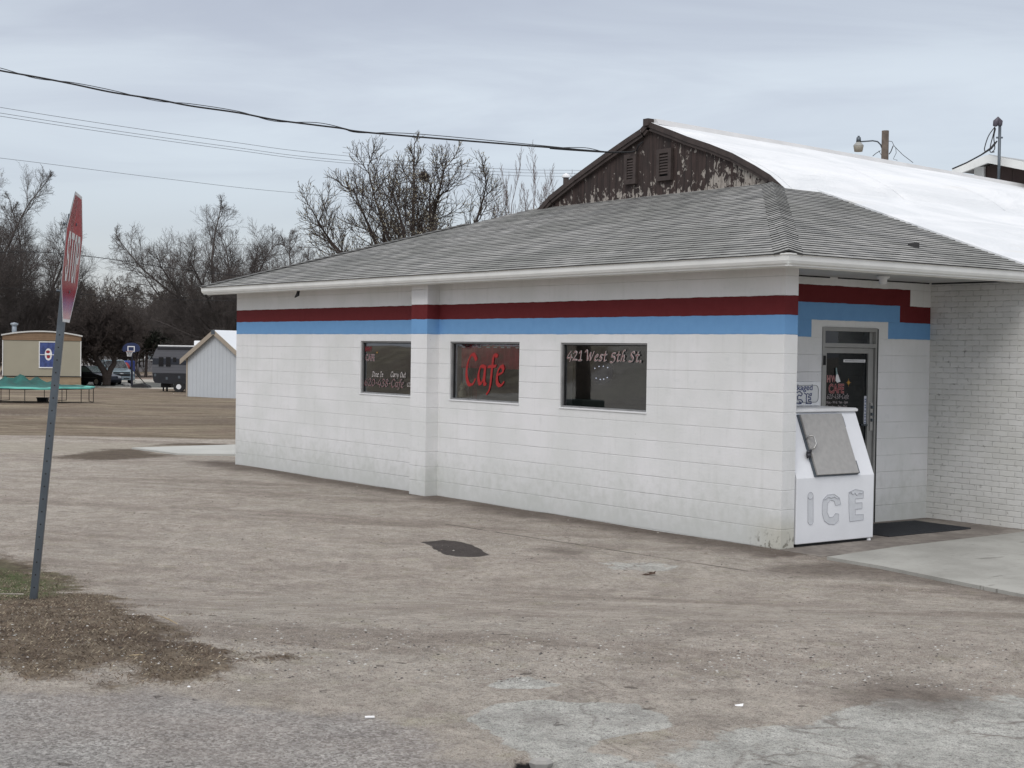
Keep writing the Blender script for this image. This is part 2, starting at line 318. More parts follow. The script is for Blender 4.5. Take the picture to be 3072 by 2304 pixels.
def wroof_fn(t):
    pos = N(t, 'ShaderNodeNewGeometry').outputs['Position']; a = NZ(t, VS(t, pos, (1, .4, 1)), 1.1, 5, .55, 1.2); b = NZ(t, pos, 7, 5); d = NZ(t, pos, 34, 2)
    c = MX(t, SS(t, a, .35, .7), (.68, .70, .715), (.80, .81, .82)); c = MX(t, MA(t, 'MULTIPLY', SS(t, b, .55, .8), .25), c, (.62, .64, .66)); c = MX(t, MA(t, 'MULTIPLY', SS(t, d, .74, .78), .4), c, (.35, .35, .35))
    c = MX(t, MA(t, 'MULTIPLY', SS(t, NZ(t, VS(t, pos, (1.6, .25, 1)), 1.4, 3), .6, .75), .35), c, (.70, .66, .58))
    sp = N(t, 'ShaderNodeSeparateXYZ', {0: pos}).outputs[1]; fr = MA(t, 'ABSOLUTE', MA(t, 'SUBTRACT', MA(t, 'FRACT', MA(t, 'DIVIDE', sp, 2.44)), .5))
    return dict(col=c, h=MA(t, 'ADD', MA(t, 'MULTIPLY', a, 4.0), MA(t, 'SUBTRACT', MA(t, 'MULTIPLY', b, .5), MA(t, 'MULTIPLY', SS(t, fr, 0, .012, True), .8))), bs=.6, bd=.035)
M['white_roof'] = mat('white_membrane', wroof_fn, .55)
def gable_fn(t):
    pos = N(t, 'ShaderNodeNewGeometry').outputs['Position']; X, Y, Zc = N(t, 'ShaderNodeSeparateXYZ', {0: pos}).outputs
    pl = MA(t, 'DIVIDE', X, .152); fr = MA(t, 'ABSOLUTE', MA(t, 'SUBTRACT', MA(t, 'FRACT', pl), .5)); gr = SS(t, fr, .46, .5)
    idn = N(t, 'ShaderNodeTexWhiteNoise', {'W': MA(t, 'FLOOR', pl)}, noise_dimensions='1D').outputs[0]
    n = NZ(t, VS(t, pos, (15, 15, 8)), 1.0, 6, .64, .5); big = NZ(t, VS(t, pos, (1, 1, .8)), 1.4, 2)
    low = SS(t, Zc, 4.30, 4.75, True); rt = MA(t, 'MULTIPLY', SS(t, X, -6.2, -3.9), .075)
    th = MA(t, 'ADD', MA(t, 'ADD', MA(t, 'MULTIPLY', low, .11), rt), MA(t, 'ADD', MA(t, 'MULTIPLY', MA(t, 'SUBTRACT', big, .5), .22), MA(t, 'MULTIPLY', MA(t, 'SUBTRACT', idn, .5), .05)))
    pe = SS(t, MA(t, 'ADD', n, th), .622, .636)
    br = MX(t, SS(t, NZ(t, VS(t, pos, (10, 10, 1.2)), 2, 4), .3, .7), (.026, .017, .015), (.06, .039, .034)); br = MX(t, MA(t, 'MULTIPLY', idn, .35), br, (.032, .030, .030))
    ex = MX(t, NZ(t, pos, 25, 3), (.22, .19, .165), (.44, .41, .37)); c = MX(t, pe, br, ex); c = MX(t, gr, c, (.012, .010, .010))
    return dict(col=c, h=MA(t, 'SUBTRACT', MA(t, 'MULTIPLY', n, .3), MA(t, 'ADD', gr, MA(t, 'MULTIPLY', pe, .3))), bs=.7, bd=.008)
M['gable'] = mat('peeling_brown_boards', gable_fn, .8)
M['brown_trim'] = worn('brown_trim_paint', (.058, .044, .040), .35, 6, .7)
M['gutter'] = worn('white_gutter_paint', (.78, .79, .77), .08, 3, .42)
M['soffit'] = worn('soffit_paint', (.5, .5, .48), .12, 2, .7)
M['white'] = worn('white_paint', (.78, .79, .80), .08, 3, .5)
M['alum'] = worn('brushed_aluminium', (.42, .42, .41), .15, 8, .42, .75)
M['wframe'] = worn('weathered_window_frame', (.30, .30, .30), .2, 8, .5, .4); M['alum_d'] = worn('door_frame_metal', (.33, .33, .32), .12, 5, .45, .35)
M['dark'] = mat('dark_interior', None, .9, col=(.018, .018, .02)); M['black'] = worn('black_rubber', (.014, .014, .015), .3, 9, .6)
M['galv'] = worn('galvanised_steel', (.115, .135, .155), .22, 6, .45, .55)
M['wire'] = mat('black_wire', None, .7, col=(.02, .02, .022)); M['wire_g'] = mat('grey_wire', None, .7, col=(.11, .115, .13))
def glass(name, tint=(.8, .82, .82), refl=3.2, fac0=.04):
    m = bpy.data.materials.new(name); m.use_nodes = True; t = m.node_tree; t.nodes.clear()
    fr = N(t, 'ShaderNodeFresnel', {'IOR': 1.5}); v = OC(t); nz = NZ(t, v, .9, 2)
    bp = N(t, 'ShaderNodeBump', {'Height': nz, 'Strength': .05, 'Distance': .02})
    g = N(t, 'ShaderNodeBsdfGlossy', {'Color': (.88, .95, 1), 'Roughness': .015, 'Normal': bp.outputs[0]}); tr = N(t, 'ShaderNodeBsdfTransparent', {'Color': tint})
    mx = N(t, 'ShaderNodeMixShader', {0: MA(t, 'MINIMUM', MA(t, 'MULTIPLY', fr.outputs[0], refl), 1.0), 1: tr.outputs[0], 2: g.outputs[0]}); o = N(t, 'ShaderNodeOutputMaterial', {0: mx.outputs[0]})
    return m
M['glass'] = glass('window_glass'); M['glass_d'] = glass('door_glass', (.16, .18, .22), .75)
M['red_l'] = mat('red_vinyl', None, .5, col=(.33, .014, .014)); M['dred_l'] = mat('dull_red_vinyl', None, .5, col=(.18, .022, .026)); M['white_l'] = mat('white_vinyl', None, .5, col=(.52, .48, .47)); M['pink_l'] = mat('pale_red_vinyl', None, .5, col=(.36, .17, .17))
M['grey_l'] = mat('grey_vinyl', None, .5, col=(.3, .27, .28)); M['gold_l'] = mat('gold_vinyl', None, .5, col=(.45, .24, .04))
# ------------------------------------------------------------------ the ground: one continuous terrain grid shared out to road, verge and lot
def vn(x, y, sc, seed):
    rs = np.random.RandomState(seed); T = rs.rand(256, 256); x = np.asarray(x)*sc; y = np.asarray(y)*sc; xi = np.floor(x).astype(int); yi = np.floor(y).astype(int); fx = x-xi; fy = y-yi; fx = fx*fx*(3-2*fx); fy = fy*fy*(3-2*fy)
    g = lambda a, b: T[a % 256, b % 256]
    return (g(xi, yi)*(1-fx)+g(xi+1, yi)*fx)*(1-fy)+(g(xi, yi+1)*(1-fx)+g(xi+1, yi+1)*fx)*fy
def fbm(x, y, sc, seed, o=4):
    s = 0; a = .5
    for i in range(o): s = s+a*vn(x, y, sc*2**i, seed+i); a *= .5
    return s/(1-.5**o)
def sdist(px, py, poly):
    d = np.full(px.shape, 1e9); ins = np.zeros(px.shape, bool); n = len(poly)
    for i in range(n):
        x0, y0 = poly[i]; x1, y1 = poly[(i+1) % n]; ex, ey = x1-x0, y1-y0; L = ex*ex+ey*ey+1e-9
        t = np.clip(((px-x0)*ex+(py-y0)*ey)/L, 0, 1); d = np.minimum(d, (px-x0-t*ex)**2+(py-y0-t*ey)**2)
        c = ((y0 > py) != (y1 > py)); xx = (x1-x0)*(py-y0)/((y1-y0) if abs(y1-y0) > 1e-12 else 1e-12)+x0; ins ^= c & (px < xx)
    d = np.sqrt(d); return np.where(ins, -d, d)
def poly_rs(pts, extra=()):
    o = []
    for a in pts:
        g = gnd(*q('D', *a)); o.append(RS(g[0], g[1]))
    return o+list(extra)
def spaced(*segs):
    o = []
    for a, b, st in segs: o += list(np.arange(a, b, st))
    return np.array(o+[segs[-1][1]])
Sg = spaced((-300, -40, 13), (-40, 5.5, 1.5), (5.5, 13.5, .045), (13.5, 24, .12), (24, 45, .3), (45, 120, 1.2), (120, 240, 6), (240, 1500, 90))
Rg = spaced((-900, -120, 60), (-120, -30, 5), (-30, -12, .9), (-12, -5, .2), (-5, 5.2, .05), (5.2, 12, .25), (12, 40, 2), (40, 900, 60))
RR, SG = np.meshgrid(Rg, Sg); rr = RR.ravel(); ss = SG.ravel()
verge = poly_rs([(-30, 1188), (60, 1222), (140, 1265), (215, 1300), (330, 1343), (430, 1372), (520, 1398), (535, 1410), (548, 1432), (535, 1452), (500, 1462), (440, 1476), (350, 1484), (280, 1474), (230, 1460), (150, 1466), (80, 1456), (-30, 1450)], [(-7, 8.4), (-8, 11), (-7, 14)])
green = poly_rs([(-40, 1225), (60, 1240), (120, 1268), (100, 1292), (0, 1300), (-60, 1300)])
road = poly_rs([(-40, 1490), (300, 1496), (500, 1512), (640, 1548), (800, 1566), (930, 1600), (1010, 1640), (1060, 1690)], [(3, -6), (60, -6), (60, -60), (-200, -60), (-200, 7)])
pale1 = poly_rs([(1000, 1560), (1040, 1535), (1130, 1520), (1230, 1514), (1330, 1517), (1440, 1540), (1455, 1570), (1400, 1592), (1300, 1600), (1330, 1640), (1420, 1700), (1280, 1700), (1170, 1640), (1100, 1606), (1060, 1580)])
pale2 = poly_rs([(1045, 1487), (1090, 1470), (1135, 1465), (1175, 1472), (1200, 1483), (1150, 1492), (1080, 1493)])
pale3 = poly_rs([(1620, 1600), (1760, 1570), (1850, 1545), (1960, 1548), (2060, 1520), (2212, 1500), (2300, 1500), (2400, 1750), (1500, 1750), (1450, 1640)])
pale4 = poly_rs([(1300, 1216), (1420, 1212), (1500, 1222), (1440, 1236), (1330, 1232)])
pale5 = poly_rs([(425, 1077), (560, 1088), (760, 1128), (740, 1134), (600, 1108), (420, 1084)])
puddle = poly_rs([(915, 1172), (960, 1168), (1000, 1172), (1030, 1184), (1064, 1202), (1010, 1204), (965, 1200), (940, 1190)])
hole = poly_rs([(1085, 1628), (1140, 1634), (1180, 1648), (1200, 1690), (1120, 1690)])
damp = [poly_rs([(1790, 1212), (1900, 1222), (2060, 1250), (2240, 1290), (2240, 1306), (2080, 1280), (1900, 1250), (1700, 1245), (1600, 1232)]), poly_rs([(1180, 1182), (1270, 1190), (1250, 1203), (1180, 1196)]),
        poly_rs([(1850, 1500), (1950, 1478), (2120, 1492), (2090, 1530), (1950, 1536)])]
def mk(poly, soft, warp=.12, sc=3., seed=3, pale=0):
    wx = (fbm(rr, ss, sc, seed)-.5)*2*warp; d = sdist(rr, ss, poly)+wx; return 1-sst((d+soft)/(2*soft))
near = (ss > 4) & (ss < 60)
A_grass = mk(verge, .42, .5, 2.6, 5); A_green = mk(green, .4, .3)
A_road = mk(road, .45, .45, 1.8, 9)*(1-A_grass)
A_pale = np.maximum.reduce([mk(pale1, .05, .16), mk(pale2, .05, .08), mk(pale3, .3, .5, 1.1)*.85, mk(pale4, .15, .2)*.6, mk(pale5, .25, .2)*.38])
A_dark = np.maximum.reduce([mk(puddle, .09, .06, 5)*1.0]); A_hole = mk(hole, .05, .08, 5)
A_damp = np.maximum.reduce([mk(d_, .25, .2)*.75 for d_ in damp])
# dirt strip washed against the long wall
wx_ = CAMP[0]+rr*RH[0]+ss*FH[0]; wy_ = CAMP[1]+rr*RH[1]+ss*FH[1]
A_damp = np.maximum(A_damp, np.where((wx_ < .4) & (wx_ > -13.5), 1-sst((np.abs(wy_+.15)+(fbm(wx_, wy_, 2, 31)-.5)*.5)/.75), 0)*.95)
# far field of dry grass with pale tracks, then the side street
fb = fbm(rr, ss, .16, 41); A_field = sst((ss+(fb-.5)*7-33)/3.0)
A_track = np.clip(sst(1-np.abs(ss+(fb-.5)*3-29.5)/4.5)*1.0+sst(1-np.abs(ss+(fbm(rr, ss, .1, 47)-.5)*6-47)/3.)*.45, 0, 1)
def band(a, b): return sst((ss-a)/1.5)*(1-sst((ss-b)/1.5))
A_str = band(103, 125); A_conc = np.maximum(band(99.5, 103), band(125, 137))*.9; A_fdirt = band(137, 160)
A_brown = np.clip(sst((fbm(rr*.35, ss, .35, 61)-.5)*6)*A_field, 0, 1)
# brown bare soil tongue beside the pale pad
tongue = poly_rs([(120, 985), (330, 955), (500, 958), (500, 962), (300, 968), (380, 982), (330, 990), (200, 993)]); A_soil = mk(tongue, .9, .8, .8, 77)*.8
hz = .010*(fbm(rr, ss, 1.2, 91)-.5)+.02*(fbm(rr, ss, .35, 92)-.5)
zz = terr(ss)+np.where(near, hz*np.clip((np.abs(ss-14.0))/8+.5, 0, 1), 0)+np.where(A_grass > 0, A_grass*.03*fbm(rr, ss, 4, 93), 0)-A_hole*.05+np.where(ss > 34, (fbm(rr, ss, .2, 94)-.5)*.16*A_field, 0)
bank = sst((-wy_-42)/14)*(ss < 200); zz = zz+bank*2.6*(wx_ < 30)
NR, NS = len(Rg), len(Sg)
vx = CAMP[0]+rr*RH[0]+ss*FH[0]; vy = CAMP[1]+rr*RH[1]+ss*FH[1]; V = np.stack([vx, vy, zz], 1)
ii, jj = np.meshgrid(np.arange(NS-1), np.arange(NR-1), indexing='ij'); b0 = (ii*NR+jj).ravel(); quads = np.stack([b0, b0+1, b0+NR+1, b0+NR], 1)
fr_ = A_road[quads].mean(1); fg_ = A_grass[quads].mean(1)
sel = np.where(fg_ > .5, 2, np.where(fr_ > .5, 1, 0))
_ja, _jb = on(*q('D', 1090, 1152), 2, 0), on(*q('D', 1500, 1216), 2, 0); JK = float((_jb[1]-_ja[1])/(_jb[0]-_ja[0])); JB = float(_ja[1]-JK*_ja[0])
def ground_fn(t):
    at = lambda n: N(t, 'ShaderNodeAttribute', attribute_name=n).outputs['Fac']
    pos = N(t, 'ShaderNodeNewGeometry').outputs['Position']
    n0 = NZ(t, pos, .35, 4); n1 = NZ(t, pos, 1.7, 6, .6); n2 = NZ(t, pos, 9, 6, .65); n3 = NZ(t, pos, 45, 4, .7); n4 = NZ(t, pos, 140, 3, .7)
    vor = N(t, 'ShaderNodeTexVoronoi', {'Vector': N(t, 'ShaderNodeVectorMath', {0: pos, 1: VS(t, N(t, 'ShaderNodeTexNoise', {'Vector': pos, 'Scale': 30.0}).outputs[1], (.03, .03, .03))}, operation='ADD').outputs[0], 'Scale': 85.0, 'Randomness': 1.0}); peb = SS(t, vor.outputs[0], .12, .5, True); pc = N(t, 'ShaderNodeSeparateColor', {0: vor.outputs[1]}).outputs[0]
    vor2 = N(t, 'ShaderNodeTexVoronoi', {'Vector': pos, 'Scale': 19.0, 'Randomness': 1.0}); pc2 = N(t, 'ShaderNodeSeparateColor', {0: vor2.outputs[1]}).outputs[1]; chip = MA(t, 'MULTIPLY', SS(t, vor2.outputs[0], .10, .22, True), MA(t, 'GREATER_THAN', pc2, .82))
    # lot: pinkish fines over old gravel
    lot = MX(t, SS(t, n1, .3, .7), (.32, .277, .235), (.455, .405, .35)); lot = MX(t, MA(t, 'MULTIPLY', SS(t, n0, .4, .62), .55), lot, (.44, .40, .345)); ws = NZ(t, VS(t, N(t, 'ShaderNodeMapping', {0: pos, 2: (0, 0, -.62)}).outputs[0], (.22, 1.1, 1)), .8, 5, .6); lot = MX(t, MA(t, 'MULTIPLY', SS(t, ws, .50, .64), .6), lot, (.20, .162, .132)); lot = MX(t, MA(t, 'MULTIPLY', SS(t, n2, .48, .72), .5), lot, (.25, .203, .175))
    lot = MX(t, MA(t, 'MULTIPLY', SS(t, n2, .5, .28), .35), lot, (.56, .50, .43)); lot = MX(t, MA(t, 'MULTIPLY', SS(t, NZ(t, pos, 4, 5, .6), .54, .7), .3), lot, (.33, .31, .20)); lot = MX(t, MA(t, 'MULTIPLY', SS(t, n3, .52, .64), .6), lot, (.13, .108, .095)); lot = MX(t, MA(t, 'MULTIPLY', SS(t, n4, .54, .64), .65), lot, (.56, .53, .49)); lot = MX(t, MA(t, 'MULTIPLY', SS(t, n4, .45, .35), .65), lot, (.09, .08, .072))
    rd = MX(t, pc, (.19, .18, .165), (.60, .58, .55)); rd = MX(t, MA(t, 'MULTIPLY', SS(t, n1, .3, .7), .5), rd, (.34, .32, .30)); rd = MX(t, MA(t, 'MULTIPLY', SS(t, n3, .5, .62), .6), rd, (.13, .12, .11)); rd = MX(t, MA(t, 'MULTIPLY', SS(t, n4, .52, .7), .6), rd, (.5, .48, .46)); rd = MX(t, MA(t, 'MULTIPLY', SS(t, n0, .45, .6), .4), rd, (.33, .275, .24))
    pl = MX(t, SS(t, n2, .3, .7), (.46, .455, .42), (.60, .595, .55)); gx0, gy0, gz0 = N(t, 'ShaderNodeSeparateXYZ', {0: pos}).outputs; vq = N(t, 'ShaderNodeTexVoronoi', {'Vector': N(t, 'ShaderNodeVectorMath', {0: pos, 1: VS(t, N(t, 'ShaderNodeTexNoise', {'Vector': pos, 'Scale': 5.0}).outputs[1], (.22, .22, .22))}, operation='ADD').outputs[0], 'Scale': 3.6}, feature='DISTANCE_TO_EDGE').outputs[0]
    pl = MX(t, MA(t, 'MULTIPLY', SS(t, vq, .0, .09, True), MA(t, 'MULTIPLY', SS(t, n1, .40, .52), MA(t, 'MULTIPLY', .7, SS(t, MA(t, 'ADD', MA(t, 'MULTIPLY', MA(t, 'SUBTRACT', gx0, 10.54), .6), MA(t, 'MULTIPLY', MA(t, 'ADD', gy0, 11.43), .8)), .6, 1.2)))), pl, (.21, .18, .155)); pl = MX(t, MA(t, 'MULTIPLY', SS(t, n3, .54, .62), .6), pl, (.20, .18, .165)); pl = MX(t, MA(t, 'MULTIPLY', SS(t, n4, .5, .6), .6), pl, (.15, .14, .13)); pl = MX(t, MA(t, 'MULTIPLY', SS(t, n1, .52, .66), .35), pl, (.3, .27, .25))
    gr = MX(t, SS(t, n2, .3, .7), (.11, .088, .067), (.28, .235, .175)); gr = MX(t, MA(t, 'MULTIPLY', n3, .5), gr, (.09, .06, .045)); gr = MX(t, MA(t, 'MULTIPLY', SS(t, n1, .48, .62), .45), gr, (.065, .042, .034)); gr = MX(t, MA(t, 'MULTIPLY', at('a_green'), SS(t, n2, .3, .6)), gr, (.085, .11, .045))
    fs = NZ(t, N(t, 'ShaderNodeMapping', {0: pos, 2: (0, 0, -.93), 3: (.25, 1.3, 1)}, vector_type='TEXTURE').outputs[0] if False else VS(t, N(t, 'ShaderNodeMapping', {0: pos, 2: (0, 0, -.93)}).outputs[0], (.35, 1.0, 1)), .5, 7, .68, 1.6); fld = MX(t, SS(t, fs, .34, .66), (.125, .098, .070), (.29, .243, .18)); fld = MX(t, MA(t, 'MULTIPLY', SS(t, n0, .45, .65), .6), fld, (.17, .125, .10)); fld = MX(t, MA(t, 'MULTIPLY', at('a_brown'), .7), fld, (.13, .10, .082)); fld = MX(t, MA(t, 'MULTIPLY', SS(t, n2, .45, .7), .5), fld, (.28, .24, .17))
    def mask(a, k=.55): return SS(t, MA(t, 'ADD', at(a), MA(t, 'MULTIPLY', MA(t, 'SUBTRACT', MA(t, 'ADD', MA(t, 'MULTIPLY', n2, .5), MA(t, 'MULTIPLY', n3, .5)), .5), k*2)), .35, .65)
    c = lot
    c = MX(t, mask('a_field'), c, fld); c = MX(t, MA(t, 'MULTIPLY', mask('a_track', .7), .75), c, (.36, .325, .27)); c = MX(t, mask('a_soil', .5), c, (.13, .105, .082))
    c = MX(t, mask('a_str', .2), c, (.17, .175, .165)); c = MX(t, mask('a_conc', .2), c, (.46, .44, .39)); c = MX(t, mask('a_fdirt', .2), c, (.26, .21, .18))
    c = MX(t, mask('a_road', .5), c, rd); c = MX(t, SS(t, MA(t, 'ADD', at('a_pale'), MA(t, 'MULTIPLY', MA(t, 'SUBTRACT', n2, .5), 1.0)), .38, .58), c, pl)
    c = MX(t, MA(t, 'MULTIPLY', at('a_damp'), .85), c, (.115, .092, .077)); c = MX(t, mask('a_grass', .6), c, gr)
    c = MX(t, SS(t, MA(t, 'ADD', at('a_dark'), MA(t, 'MULTIPLY', MA(t, 'SUBTRACT', n2, .5), .35)), .42, .54), c, MX(t, n3, (.06, .052, .05), (.10, .088, .08))); c = MX(t, mask('a_hole', .3), c, (.02, .02, .02))
    c = MX(t, MA(t, 'MULTIPLY', chip, MA(t, 'MULTIPLY', SS(t, n1, .45, .6), MA(t, 'SUBTRACT', .7, MA(t, 'MULTIPLY', at('a_grass'), .7)))), c, MX(t, MA(t, 'GREATER_THAN', pc2, .95), (.05, .045, .04), (.5, .48, .45)))
    gm = NZ(t, pos, 17, 8, .8); gm2 = NZ(t, pos, 3.2, 7, .72, .4); kk_ = MA(t, 'ADD', MA(t, 'MULTIPLY', SS(t, gm, .36, .64), .30), MA(t, 'MULTIPLY', SS(t, gm2, .36, .64), .24)); kk_ = MA(t, 'ADD', kk_, .80)
    c = N(t, 'ShaderNodeVectorMath', {0: c, 'Scale': kk_}, operation='SCALE').outputs[0]
    vd = N(t, 'ShaderNodeTexVoronoi', {'Vector': N(t, 'ShaderNodeVectorMath', {0: pos, 1: VS(t, N(t, 'ShaderNodeTexNoise', {'Vector': pos, 'Scale': 14.0}).outputs[1], (.10, .10, .10))}, operation='ADD').outputs[0], 'Scale': 5.5}); vdr = N(t, 'ShaderNodeSeparateColor', {0: vd.outputs[1]}).outputs[0]
    pit = MA(t, 'MULTIPLY', SS(t, vd.outputs[0], .10, .17, True), MA(t, 'MULTIPLY', MA(t, 'GREATER_THAN', vdr, .62), SS(t, n1, .42, .56))); c = MX(t, MA(t, 'MULTIPLY', pit, .6), c, (.10, .085, .072))
    # old paving joint running along the building
    gx, gy, gz_ = N(t, 'ShaderNodeSeparateXYZ', {0: pos}).outputs
    jl = MA(t, 'ABSOLUTE', MA(t, 'SUBTRACT', MA(t, 'ADD', gy, MA(t, 'MULTIPLY', MA(t, 'SUBTRACT', n2, .5), .05)), MA(t, 'ADD', MA(t, 'MULTIPLY', gx, JK), JB)))
    jm = MA(t, 'MULTIPLY', SS(t, jl, .008, .03, True), MA(t, 'MULTIPLY', MA(t, 'GREATER_THAN', gx, -3.6), MA(t, 'LESS_THAN', gx, .9))); c = MX(t, MA(t, 'MULTIPLY', jm, MA(t, 'MULTIPLY', SS(t, n1, .35, .5), .75)), c, (.09, .075, .065))
    # long cracks in the compacted lot
    ck = N(t, 'ShaderNodeTexVoronoi', {'Vector': VS(t, N(t, 'ShaderNodeVectorMath', {0: pos, 1: VS(t, N(t, 'ShaderNodeTexNoise', {'Vector': pos, 'Scale': 2.0}).outputs[1], (.5, .5, .5))}, operation='ADD').outputs[0], (.33, .33, .33)), 'Scale': 1.0}, feature='DISTANCE_TO_EDGE').outputs[0]
    crk = MA(t, 'MULTIPLY', SS(t, ck, .0, .004, True), SS(t, n1, .42, .56)); c = MX(t, MA(t, 'MULTIPLY', MA(t, 'MULTIPLY', crk, .35), MA(t, 'SUBTRACT', 1.0, at('a_road'))), c, (.13, .105, .09))
    h = MA(t, 'ADD', MA(t, 'ADD', MA(t, 'MULTIPLY', n2, 1.2), MA(t, 'SUBTRACT', MA(t, 'MULTIPLY', n3, 1.3), MA(t, 'MULTIPLY', pit, 1.2))), MA(t, 'ADD', MA(t, 'MULTIPLY', n4, .5), MA(t, 'MULTIPLY', MA(t, 'MULTIPLY', peb, at('a_road')), .25)))
    return dict(col=c, h=h, bs=1.0, bd=.022)
M['ground'] = mat('ground', ground_fn, .95, spec=.12)
ATT = dict(a_grass=A_grass, a_green=A_green, a_road=A_road, a_pale=A_pale, a_dark=A_dark, a_hole=A_hole, a_damp=A_damp, a_field=A_field, a_track=A_track, a_str=A_str, a_conc=A_conc, a_fdirt=A_fdirt, a_brown=A_brown, a_soil=A_soil)
for k, nm in enumerate(('ground', 'road', 'grass_verge')):
    fq = quads[sel == k]; us, inv_ = np.unique(fq, return_inverse=True); me = bpy.data.meshes.new(nm)
    me.vertices.add(len(us)); me.vertices.foreach_set('co', V[us].ravel()); nf = len(fq); me.loops.add(nf*4); me.loops.foreach_set('vertex_index', inv_.ravel().astype(np.int32))
    me.polygons.add(nf); me.polygons.foreach_set('loop_start', np.arange(nf)*4); me.polygons.foreach_set('loop_total', np.full(nf, 4)); me.polygons.foreach_set('use_smooth', np.ones(nf, bool)); me.update(calc_edges=True); me.validate()
    for an, av in ATT.items():
        a = me.attributes.new(an, 'FLOAT', 'POINT'); a.data.foreach_set('value', av[us].astype(np.float32))
    me.materials.append(M['ground']); o = bpy.data.objects.new(nm, me); COL.objects.link(o)
    tag(o, {'ground': 'pinkish gravel lot running into dry grass field', 'road': 'grey chip-sealed road edge along the bottom of the view', 'grass_verge': 'brown winter grass corner under the stop sign'}[nm], kind='structure')
# ================================================================== THE CAFE
cafe = thing('cafe_building', 'white painted block cafe with a red and blue band and a shingled hip roof', 'building')
def wall_y(mb, x0, x1, y, z0, z1, holes, th, nrm=-1, mi=0, ax='y', reveal=.07):
    """wall in the plane ax=y with rectangular holes [(a0,a1,b0,b1)], outer face towards nrm"""
    xs = sorted({x0, x1, *[h[0] for h in holes], *[h[1] for h in holes]}); zs = sorted({z0, z1, *[h[2] for h in holes], *[h[3] for h in holes]})
    f = (lambda a, d, z: (a, d, z)) if ax == 'y' else (lambda a, d, z: (d, a, z))
    flip = (nrm < 0) == (ax == 'y')
    def quad(p):
        mb.face(p if flip else p[::-1], mi)
    for a, b in zip(xs[:-1], xs[1:]):
        for c, d in zip(zs[:-1], zs[1:]):
            cx, cz = (a+b)/2, (c+d)/2
            if any(h[0] < cx < h[1] and h[2] < cz < h[3] for h in holes): continue
            quad([f(a, y, c), f(b, y, c), f(b, y, d), f(a, y, d)]); yb = y-nrm*th
            quad([f(a, yb, c), f(a, yb, d), f(b, yb, d), f(b, yb, c)])
    yr = y-nrm*th
    for h0, h1, v0, v1 in holes:
        quad([f(h0, y, v0), f(h0, yr, v0), f(h0, yr, v1), f(h0, y, v1)][::-1]); quad([f(h1, y, v0), f(h1, yr, v0), f(h1, yr, v1), f(h1, y, v1)])
        quad([f(h0, y, v0), f(h1, y, v0), f(h1, yr, v0), f(h0, yr, v0)][::-1]); quad([f(h0, y, v1), f(h1, y, v1), f(h1, yr, v1), f(h0, yr, v1)])
ZS = 2.945; XL = -12.588
WIN = [(-8.47, -6.90, 1.355, 2.135), (-6.11, -4.54, 1.345, 2.135), (-3.70, -2.11, 1.335, 2.132)]
mb = MB(); wall_y(mb, XL, 0, 0, -.3, ZS, WIN, .198)
mb.face([(0, 0, -.3), (0, .198, -.3), (0, .198, ZS), (0, 0, ZS)]); mb.face([(XL, 0, -.3), (XL, 0, ZS), (XL, .198, ZS), (XL, .198, -.3)])
longw = mb.build('street_wall', M['block'], cafe)
mb = MB(); p0, p1 = -6.78, -6.38
mb.face([(p0, -.2, -.3), (p1, -.2, -.3), (p1, -.2, ZS), (p0, -.2, ZS)]); mb.face([(p1, -.2, -.3), (p1, 0, -.3), (p1, 0, ZS), (p1, -.2, ZS)]); mb.face([(p0, 0, -.3), (p0, -.2, -.3), (p0, -.2, ZS), (p0, 0, ZS)])
mb.build('pilaster', M['block'], cafe)
mb = MB(); wall_y(mb, .198, 3.856, -1.12, -.3, ZS, [(1.854, 2.845, -.3, 2.357)], .198, 1, ax='x'); mb.build('porch_wall', M['block_door'], cafe)
mb = MB(); mb.face([(XL, .198, -.3), (XL, .198, ZS), (XL, 3.856, ZS), (XL, 3.856, -.3)][::-1]); mb.face([(XL, 3.856, -.3), (XL, 3.856, ZS), (XL, 16, ZS), (XL, 16, -.3)][::-1]); mb.build('end_wall', M['block'], cafe)
mb = MB(); mb.face([(-1.12, 3.856, -.3), (.275, 3.856, -.3), (.275, 3.856, ZS), (-1.12, 3.856, ZS)]); mb.face([(.275, 3.856, -.3), (.275, 16, -.3), (.275, 16, ZS), (.275, 3.856, ZS)]); mb.face([(.275, 16, -.3), (XL, 16, -.3), (XL, 16, ZS), (.275, 16, ZS)])
mb.build('brick_wall', M['brick'], cafe)
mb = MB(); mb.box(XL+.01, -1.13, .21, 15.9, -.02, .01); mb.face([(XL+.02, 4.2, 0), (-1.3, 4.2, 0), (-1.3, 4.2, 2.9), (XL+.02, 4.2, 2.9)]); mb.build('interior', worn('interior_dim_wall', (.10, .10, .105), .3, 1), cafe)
# caulk of dirt where wall meets lot is in the ground; soffit
mb = MB()
for x0, x1, y0, y1 in ((XL-.36, .34, -.36, 0), (-1.12, .34, 0, 3.856), (XL-.36, XL, 0, 3.9), (.275, .34, 3.856, 15)):
    mb.face([(x0, y0, ZS), (x0, y1, ZS), (x1, y1, ZS), (x1, y0, ZS)])
mb.build('soffit', M['soffit'], cafe)
mb = MB()
for y0, y1, z0 in ((.25, 1.95, .0), (2.1, 3.8, .0)): mb.tube([(-1.108, y0, ZS-.006), (-1.108, y1, ZS-.006)], .009, 5)
mb.tube([(-1.1, 3.848, ZS-.006), (.25, 3.848, ZS-.006)], .012, 5); mb.build('soffit_gap', M['dark'], cafe)
# porch lamp holder under the soffit
mb = MB(); c = on(*q(7, 1075, 205), 2, ZS); mb.lathe([(0, ZS-.002), (.075, ZS-.002), (.075, ZS-.03), (.045, ZS-.045), (.045, ZS-.10), (0, ZS-.105)], (c[0], c[1], 0), 16); mb.build('lamp_holder', M['white'], cafe, True)
